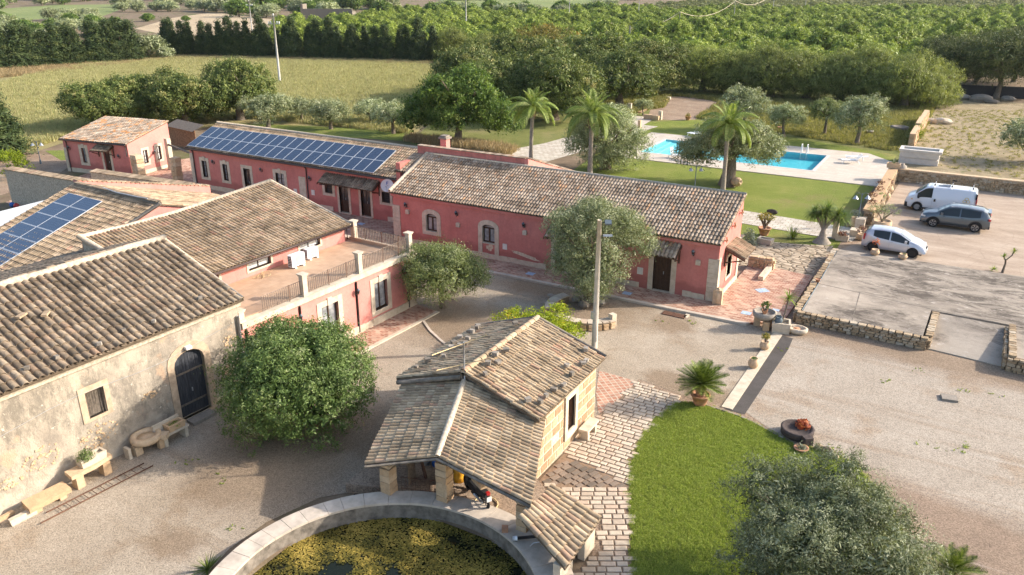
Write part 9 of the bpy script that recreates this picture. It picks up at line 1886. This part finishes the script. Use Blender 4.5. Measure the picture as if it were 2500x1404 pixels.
 for i, (px, py, s) in enumerate(((2325, 232, .95), (2430, 240, 1.12), (2520, 238, 1.15), (2380, 205, 1.0), (2475, 200, 1.1), (2290, 195, .9), (2570, 215, 1.1))):
  put_tree('pine', 'dark_pine', ('dark feathery tree with a bare stem right of the old wall end', 'largest dark feathery tree near the right edge', 'dark feathery tree cut by the right edge', 'dark feathery tree in the second rank, left of the largest', 'dark feathery tree in the second rank above the largest', 'brownish feathery tree behind the pepper trees', 'dark feathery tree just beyond the right edge')[i], G(px, py), s, None, 'dark feathery trees at the right')
 put_tree('row_olive', 'edge_bush', 'green shrub cut by the right edge beside the dry lot', G(2512, 395), 1.1, None, cat='shrub')
 # -- conifer hedge
 tree_proto('cypress', 'leaf_conifer', 1.5, 6.2, 0.1, 330, 34, 0.32, 0.30, 111, 0.12, blobs=cone_blobs(1.5, 6.2), aspect=0.25, under=1.0, limbs=2)
 tree_proto('cypress2', 'leaf_conifer', 2.0, 6.6, 0.1, 380, 34, 0.4, 0.30, 113, 0.12, blobs=cone_blobs(2.1, 6.6, 6), aspect=0.25, under=1.0, limbs=2)
 a, b = G(405, 137), G(1075, 152); L = math.dist(a, b); n = int(L / 2.2)
 for k in range(n):
  u = (k + rng.uniform(-.25, .25)) / n; s = rng.uniform(.9, 1.2)
  put_tree('cypress' if k % 3 == 0 else 'cypress2', 'hedge_conifer', ordinal(k + 1) + ' dark conifer from the left in the long hedge behind the grass field', (a[0] + (b[0] - a[0]) * u, a[1] + (b[1] - a[1]) * u + rng.uniform(-.6, .6)), s, None, 'conifers of the long hedge', s * rng.uniform(.9, 1.12))
 a, b = G(-60, 172), G(330, 150); n = 17
 for k in range(n):
  u = k / n; s = rng.uniform(1.05, 1.45); put_tree('cypress2', 'bushy_conifer', ordinal(k + 1) + ' bushy dark conifer from the left border in the thick upper left hedge', (a[0] + (b[0] - a[0]) * u, a[1] + (b[1] - a[1]) * u + rng.uniform(-1, 1.5)), s * 1.1, None, 'bushy conifers of the left hedge', s * .85)
 x, y = G(2, 385); put_tree('cypress2', 'edge_conifer', 'single dark conifer cut by the left edge beside the grass field', (x, y), 1.35, None, None, .95)
 tree_proto('far_olive', 'leaf_olive', 3.2, 3.6, 0.2, 190, 26, 0.5, 0.36, 121, 0.2, nl=7, aspect=0.4, under=.9)
 tree_proto('far_bush', 'leaf_green', 3.4, 4.4, 0.2, 200, 26, 0.5, 0.38, 123, 0.2, nl=7, aspect=0.5, under=.9)
 put_tree('far_olive', 'grey_hedge_tree', 'round grey-green tree where the left hedge meets the conifer row', G(362, 145), 1.25); put_tree('far_olive', 'grey_hedge_bush', 'low grey bush at the foot of the round hedge tree', G(405, 145), .62); put_tree('far_bush', 'bright_round_tree', 'bright green round tree standing in front of the stubble field', G(288, 84), 1.05)
 x, y = G(335, 148); t = lthing('prickly_pear', 'pale green prickly pear clump in front of the left hedge', 'cactus', (x, y, 0)); tuft('pads', t, 'leaf_grey', (0, 0, 0), 1.5, 2.0, 160, 0.55, 13, 0.8)
 x, y = G(18, 440); t = lthing('citrus_bush', 'leafy citrus bush at the left edge above the old wall', 'bush', (x, y, 0)); g = np.random.default_rng(1); p, d, tn = crown_points(lobes(1.9, 2.4, 5, 6, base=.2), 150, 30, .25, 3); link_part('leaves', leaf_mesh('leaves', 'leaf_lemon', p, d, .16, .5, .8, 3, tn * .55), t)
 for i, (px, py) in enumerate(((64, 412), (42, 405))): x, y = G(px, py); t = lthing('fan_palm_shrub', ('small fan palm just behind the old plaster wall top', 'second small fan palm nearer the left edge')[i], 'shrub', (x, y, 0)); spiky('leaves', t, 'leaf_bright', (0, 0, 0.4), 70, 0.9, 0.04, 0.6, 19 + i, 0.5)
 # -- orchard and distance: trees one can tell apart, nearest first; the rest is one mass
 tree_proto('orchard', 'leaf_orchard', 2.8, 4.0, 0.2, 200, 26, 0.36, 0.33, 131, 0.12, nl=7, spread=.5, aspect=0.45, under=.8, limbs=3)
 tree_proto('orchard2', 'leaf_orchard', 2.7, 4.8, 0.1, 210, 26, 0.36, 0.33, 133, 0.12, nl=6, spread=.5, aspect=0.45, under=.8, limbs=3, size=.5)
 tree_proto('orchard3', 'leaf_orchard', 3.0, 3.6, 0.2, 200, 26, 0.36, 0.33, 135, 0.12, nl=8, spread=.5, aspect=0.45, under=.8, limbs=3)
 poly = [(625, 122), (1060, 140), (1100, 145), (1300, 175), (1620, 170), (1750, 182), (2300, 190), (3000, 170), (3000, -12), (1820, -12), (1700, 14), (1480, 40), (1300, 56), (1150, 46), (1000, 40), (880, 60), (700, 76)]
 hold = [G(*p) for p in poly]; cand = []; rr = random.Random(9)
 for i in range(-120, 60):
  for j in range(15, 140):
   x, y = i * 6.4 + rr.uniform(-.8, .8) + (j % 2) * 1.2, j * 6.8 + rr.uniform(-.8, .8)
   px, py = pix(x, y)
   if not (-60 < px < 2560) or py < -14: continue
   if inside((px, py), poly) and rr.random() < 0.96: cand.append((depth(x, y), x, y, py))
 cand.sort(); near = cand[:290]; far = cand[290:]
 for k, (d, x, y, py) in enumerate(near):
  s = rr.uniform(.8, 1.2); put_tree(('orchard', 'orchard2', 'orchard3')[k % 3], 'orchard_tree', 'round green tree in the near rows of the orchard', (x, y), s, None, 'orchard trees in rows', s * rr.uniform(.85, 1.25))
 tm = [o for o in bpy.data.objects if o.name.startswith('orchard_tree') and o.parent is None][:3]
 crowns = [c for o in tm for c in o.children if c.name.startswith('crown')]
 f1 = [(x, y, 0) for k, (d, x, y, py) in enumerate(far) if py > 40]; f2 = [(x, y, 0) for k, (d, x, y, py) in enumerate(far) if py <= 40]
 for nm, pts, tmp in (('orchard_rows', f1[::2], crowns[0]), ('orchard_back_rows', f1[1::2], crowns[1])):
  scatter_nodes(nm, pts, tmp, .8, 1.2, 'mass of orchard trees in the farther rows')
 # farther and duller kinds
 tree_proto('far_row', 'leaf_orchard_far', 2.7, 3.3, 0.2, 110, 20, 0.5, 0.5, 141, 0.12, nl=6, aspect=0.5, under=.8, limbs=3)
 t = put_tree('far_row', 'distant_tree', 'single dull green tree at the far edge of the orchard', (f2[0][0], f2[0][1]), 1.0); c = [q for q in t.children if q.name.startswith('crown')][0]
 scatter_nodes('distant_orchard', f2[1:], c, .8, 1.15, 'dull green far orchard rows fading into the distance')
 # wood beyond the fields, top left and top centre
 def clump(poly, n, keys, smin, smax, seed, name, lab, grp):
  for k, p in enumerate(sorted(pts_in(poly, n, seed), key=lambda p: pix(p[0], p[1])[0])):
   rr2 = random.Random(seed * 100 + k); s = rr2.uniform(smin, smax); put_tree(keys[k % len(keys)], name, (ordinal(k + 1) + ' from the left, ' + lab) if n <= 60 else lab, (p[0], p[1]), s, None, grp, s * rr2.uniform(.8, 1.1))
 clump([(500, 40), (760, 50), (1000, 45), (960, 18), (700, 10), (480, 14)], 60, ['far_bush', 'far_olive', 'far_bush'], 1.1, 1.9, 5, 'woodland_tree', 'tree of the dark wood beyond the stubble', 'trees of the wood beyond the stubble')
 clump([(240, 46), (520, 30), (560, 4), (300, 2)], 26, ['far_olive'], 1.0, 1.7, 6, 'grove_olive', 'grey olive in the row beyond the upper left fields', 'grey olives beyond the left fields')
 clump([(-40, 66), (220, 60), (240, 76), (270, 100), (-40, 120)], 26, ['far_olive', 'far_olive', 'far_bush'], .8, 1.3, 7, 'grove_olive', 'grey olive tree among the bushes at the upper left', 'grey olives at the upper left')
 clump([(20, 46), (230, 42), (240, 56), (30, 60)], 10, ['far_olive'], .8, 1.2, 8, 'grove_olive', 'grey olive in the short row between two pale fields', 'short row of grey olives')
 clump([(-30, 26), (200, 14), (200, 2), (-30, 4)], 14, ['far_olive', 'far_bush'], 1.2, 1.8, 9, 'grove_olive', 'far olive at the top left corner', 'far olives at the top left')
 clump([(1040, 52), (1480, 50), (1500, 18), (1420, 26), (1240, 32), (1060, 26)], 34, ['far_bush', 'far_olive'], .9, 1.5, 10, 'meadow_tree', 'dark tree by the far green meadow', 'trees by the far meadow')
 clump([(1000, 2), (2540, 2), (2540, -12), (1000, -12)], 150, ['far_bush', 'far_row'], 1.3, 2.2, 12, 'skyline_tree', 'far tree along the top edge beyond the orchard', 'far trees along the top edge')
 clump([(-30, 4), (1000, 4), (1000, -12), (-30, -12)], 90, ['far_bush', 'far_olive'], 1.3, 2.2, 13, 'skyline_tree', 'far tree along the top edge beyond the fields', 'far trees along the top left edge')
 for i, (px, py, s) in enumerate(((362, 52, .9), (455, 52, .6))): put_tree('far_bush', 'field_shrub', ('lone dark shrub in the upper stubble field', 'small shrub at the border of the stubble field')[i], G(px, py), s, None, None, s * .7)
 # -- ruin, fences, poles, wires
 x, y = G(800, 62); t = lthing('stone_ruin', 'roofless grey stone ruin behind the orchard and the stubble field', 'ruin', (x, y, 0), R(30)); m = MB(); m.box(-9, 9, -.4, .4, 0, 5.5); m.box(-9, -8.2, 0, 6, 0, 7); m.box(8.2, 9, 0, 6, 0, 4.5); m.build('wall', 'grey_stone', t)
 def pole(px, py, pt, lab, r_=.14, mat='pole_grey', cross=False, h=None):
  x, y = G(px, py); hh = h or hz(px, pt, x, y); t = lthing('utility_pole', lab, 'utility pole', (x, y, 0), YAW, 'utility poles'); m = MB(); m.tube([(0, 0, 0), (0, 0, hh)], [r_ * 1.2, r_ * .8], 8); m.build('shaft', mat, t)
  if cross:
   m = MB(); m.box(-.9, .9, -.05, .05, hh - 1.3, hh - 1.2); m.build('crossarm', 'galvanised', t)
   for q in (-.85, -.5, 0, .5, .85): m = MB(); z = hh - 1.2 if q else hh; m.lathe((q, 0, z), [(.06, 0), (.13, .08), (.07, .18), (.13, .26), (0, .36)], 8); m.build('insulator', 'white_paint', t)
  return Vector((x, y, hh))
 pole(684, 206, 38, 'tall grey utility pole with white insulators in the grass field', .17, cross=True); pole(617, 88, 2, 'utility pole with insulators behind the conifer hedge at the left', .16, cross=True); pole(1139, 100, 3, 'utility pole rising from the orchard above the broad tree', .17, cross=True, h=13)
 pole(1389, 66, -10, 'thin utility pole right of the meadow trees', .13, h=12); q0 = pole(1472, 100, 48, 'short white post where the pale wire starts', .13); pole(1535, 128, 63, 'stout grey post under the sagging wire', .22)
 q1 = pole(1656, 92, 29, 'thin post at the middle support of the pale wire', .13); q2 = pole(1789, 72, 2, 'thin post at the right support of the pale wire', .13); q3 = pole(1884, 50, -22, 'thin post next right along the pale wire', .13); pole(1963, 40, -14, 'thin white post before the far orchard', .15); pole(1558, 52, -12, 'thin far post beyond the wire', .13); pole(2373, 30, -10, 'thin post in the far orchard at the upper right', .13)
 w = thing('overhead_wire', 'pale cable sagging between the thin posts across the orchard', 'cable', (q0.x, q0.y, 0))
 for a, b, sg in ((q0, q1, 3.2), (q1, q2, 2.6), (q2, q3, 2.8)): m = MB(); m.tube([a.lerp(b, k / 14) - Vector((0, 0, sg * 4 * (k / 14) * (1 - k / 14))) for k in range(15)], .07, 4); m.build('wire', 'limestone', w)
 # old walls between the barn and the small house
 def oldwall(p, q, h0, h1, th, lab, mat='old_plaster', tiles=True):
  p, q = Vector((*p, 0)), Vector((*q, 0)); d = (q - p).normalized(); nrm = Vector((-d.y, d.x, 0)) * th / 2; t = thing('old_plaster_wall', lab, 'wall', tuple(p)); m = MB(); m.prism([tuple((p - nrm)[:2]), tuple((q - nrm)[:2]), tuple((q + nrm)[:2]), tuple((p + nrm)[:2])], 0, [h0, h1, h1, h0]); m.build('wall', mat, t)
  n = int((q - p).length / 0.24);
  for k in range(n):
   c = p.lerp(q, (k + .5) / n) + Vector((0, 0, h0 + (h1 - h0) * (k + .5) / n + 0.06)); m = MB(); m.obox(c, (0.2, th * 1.35, 0.07), math.atan2(d.y, d.x) + rng.uniform(-.05, .05), R(8)); m.build('coping_tile', 'tile_tan', t)
 oldwall((-65.2, 33.9), (-54.8, 33.8), 2.75, 3.0, .5, 'old stained plaster wall with tile coping at the left edge', 'mortar')
 oldwall((-60.5, 37.9), (-48.5, 37.6), 2.3, 2.7, .5, 'grey plastered wall with tile coping in front of the small red house', 'mortar')
 m = MB(); P = [(-6.5, 540), (184, 470), (20, 555), (0, 600), (-60, 620)]
 lt = thing('white_canopy_roof', 'white sheet roof below the old wall at the left edge', 'shed', (*G(60, 520, 2.6), 0)); pts = [G(*p, 2.6) for p in ((-60, 540), (0, 516), (182, 470), (150, 500), (0, 590), (-60, 610))]; m = MB(); m.prism(pts, 2.52, 2.6); m.build('roof_sheet', 'plate_white', lt); m = MB(); m.prism([(x * .995, y * .995) for x, y in pts], 0, 2.5); m.build('wall', 'grey_stone', lt)
 x, y = G(16, 570, 2.2); air_unit((x + .2, y - .5, 1.9), R(-3) + R(60), 'white air conditioner on the wall under the white sheet roof at the left edge', 0.8, 0.6)
 x, y = G(47, 503);
 for dx, mt_, lab in ((0, 'blue_plastic', 'turquoise ball at the foot of the old plaster wall'), (.55, 'red_plastic', 'pink ball beside the turquoise one at the wall foot')): m = MB(); m.lathe((0, 0, 0), [(0, 0), (.15, .06), (.22, .22), (.15, .38), (0, .44)], 12); o = m.build('play_ball', mt_, None, org=(0, 0, 0)); o.location = (x + dx, y - .5, 0); tag(o, lab, 'ball')
 # rubble and pallets on the dry lot
 for i, (px, py, sz) in enumerate(((2345, 242, 1.0), (2395, 248, 1.3), (2420, 252, .7), (2460, 245, .8), (2300, 302, .9), (2270, 299, .7))):
  x, y = G(px, py); m = MB(); blob(m, (0, 0, .3 * sz), (1.3 * sz, .7 * sz, .5 * sz), 80 + i); o = m.build('rubble_heap', 'grey_stone' if i < 4 else 'limestone', None, org=(0, 0, 0)); o.location = (x, y, 0); o['kind'] = 'stuff'; o['label'] = 'heap of pale rubble on the dry lot'
 m = MB(); a, b = G(2310, 232), G(2520, 242)
 m.prism([a, b, (b[0], b[1] + .3), (a[0], a[1] + .3)], 0, 1.6); o = m.build('dark_fence', 'black_trim', None); tag(o, 'dark screen fence under the feathery trees at the right', 'fence')
 # -- grasses
 tf = blades('field_tuft', 'grass_blade', 42, 0.55, 0.022, 0.45, 3); tf.location = (*G(300, 240), 0); tf['kind'] = 'stuff'; tf['label'] = 'dry yellow-green field grass'
 fp = [(-60, 225), (60, 190), (180, 165), (420, 134), (640, 138), (1045, 156), (1120, 205), (990, 325), (620, 290), (560, 290), (150, 340), (-60, 400)]
 scatter_nodes('field_grass', pts_in(fp, 30000, 21), tf, .6, 1.3, 'dry yellow-green grass covering the big field', .2)
 td = blades('dry_tuft', 'dry_blade', 34, 0.7, 0.02, 0.5, 4); td.location = (*G(420, 142), 0); td['kind'] = 'stuff'; td['label'] = 'brown dry grass'
 scatter_nodes('dry_grass', pts_in([(0, 172), (180, 155), (420, 128), (640, 128), (1060, 146), (1060, 162), (640, 148), (420, 146), (180, 176), (0, 190)], 5000, 22) + pts_in([(1000, 335), (1260, 365), (1240, 380), (990, 345)], 700, 23), td, .5, 1.2, 'brown dry grass along the hedges and behind the houses', .3)
 tw = blades('wild_tuft', 'wild_blade', 30, 0.3, 0.02, 0.4, 5); tw.location = (*G(1800, 280), 0); tw['kind'] = 'stuff'; tw['label'] = 'wild green grass'
 scatter_nodes('dry_lot_weeds', pts_in([(2290, 270), (2600, 270), (2700, 470), (2500, 440), (2300, 408), (2220, 385)], 1000, 31), tw, .25, .7, 'sparse weeds on the dry lot', .3)
 scatter_nodes('wild_grass_cover', pts_in([(1640, 232), (2280, 262), (2250, 330), (2200, 372), (1900, 325), (1700, 288), (1760, 250)], 7000, 24) + pts_in([(1480, 245), (1640, 225), (1620, 262), (1500, 285)], 1500, 25), tw, .5, 1.4, 'wild green grass beyond the pool lawn', .3)
 tl = blades('lawn_tuft', 'lawn_blade', 26, 0.055, 0.006, 0.09, 6, .6); tl.location = (*G(1620, 1200), 0.012); tl['kind'] = 'stuff'; tl['label'] = 'short lawn grass'
 lawn = [(1650, 985), (1690, 984), (1745, 998), (1808, 1018), (1880, 1052), (1932, 1084), (1990, 1096), (2090, 1130), (2180, 1260), (2250, 1404), (2280, 1480), (1545, 1480), (1540, 1300), (1536, 1200), (1540, 1130), (1566, 1072), (1600, 1022)]
 scatter_nodes('lawn_grass', [(x + rng.gauss(0, .05), y + rng.gauss(0, .05), z) for x, y, z in pts_in(lawn, 24000, 26, 0.012)], tl, .7, 1.3, 'short green lawn grass in the foreground', .2)
 tg = blades('weed_tuft', 'lawn_blade', 16, 0.06, 0.008, 0.06, 8, .8); tg.location = (*G(2155, 935), 0); tg['kind'] = 'stuff'; tg['label'] = 'small green weed'
 wp = [(*G(*p), 0) for p in ((2170, 930), (2342, 954), (2265, 1085), (2365, 1090), (2050, 1112), (2030, 1095), (455, 1125), (545, 1168), (1690, 790), (1620, 785), (1660, 772), (2500, 905), (1900, 850), (1310, 1178), (560, 1290), (2330, 1100), (2440, 970), (2250, 905))]
 wp += [(x + rng.uniform(-.4, .4), y + rng.uniform(-.3, .3), 0) for x, y, z in wp for _ in range(5)]
 scatter_nodes('gravel_weeds', wp, tg, .4, 1.3, 'scattered green weeds in the gravel', .3)
# ------------------------------------------------------------------ run
build_ground()
build_pavers()
build_right_house()
build_left_house()
build_small_house()
build_terrace_house()
build_barn()
build_well_house()
build_tank()
build_barn_side()
build_courtyard()
build_platform()
build_pool()
build_vehicles()
build_vegetation()
hm = MB(); hm.box(-1200, 900, -60, 1000, -2, 24); hz_o = hm.build('haze', 'haze_air', None, kind='stuff'); hz_o['label'] = 'thin haze over the distant orchards'
bpy.context.view_layer.update()
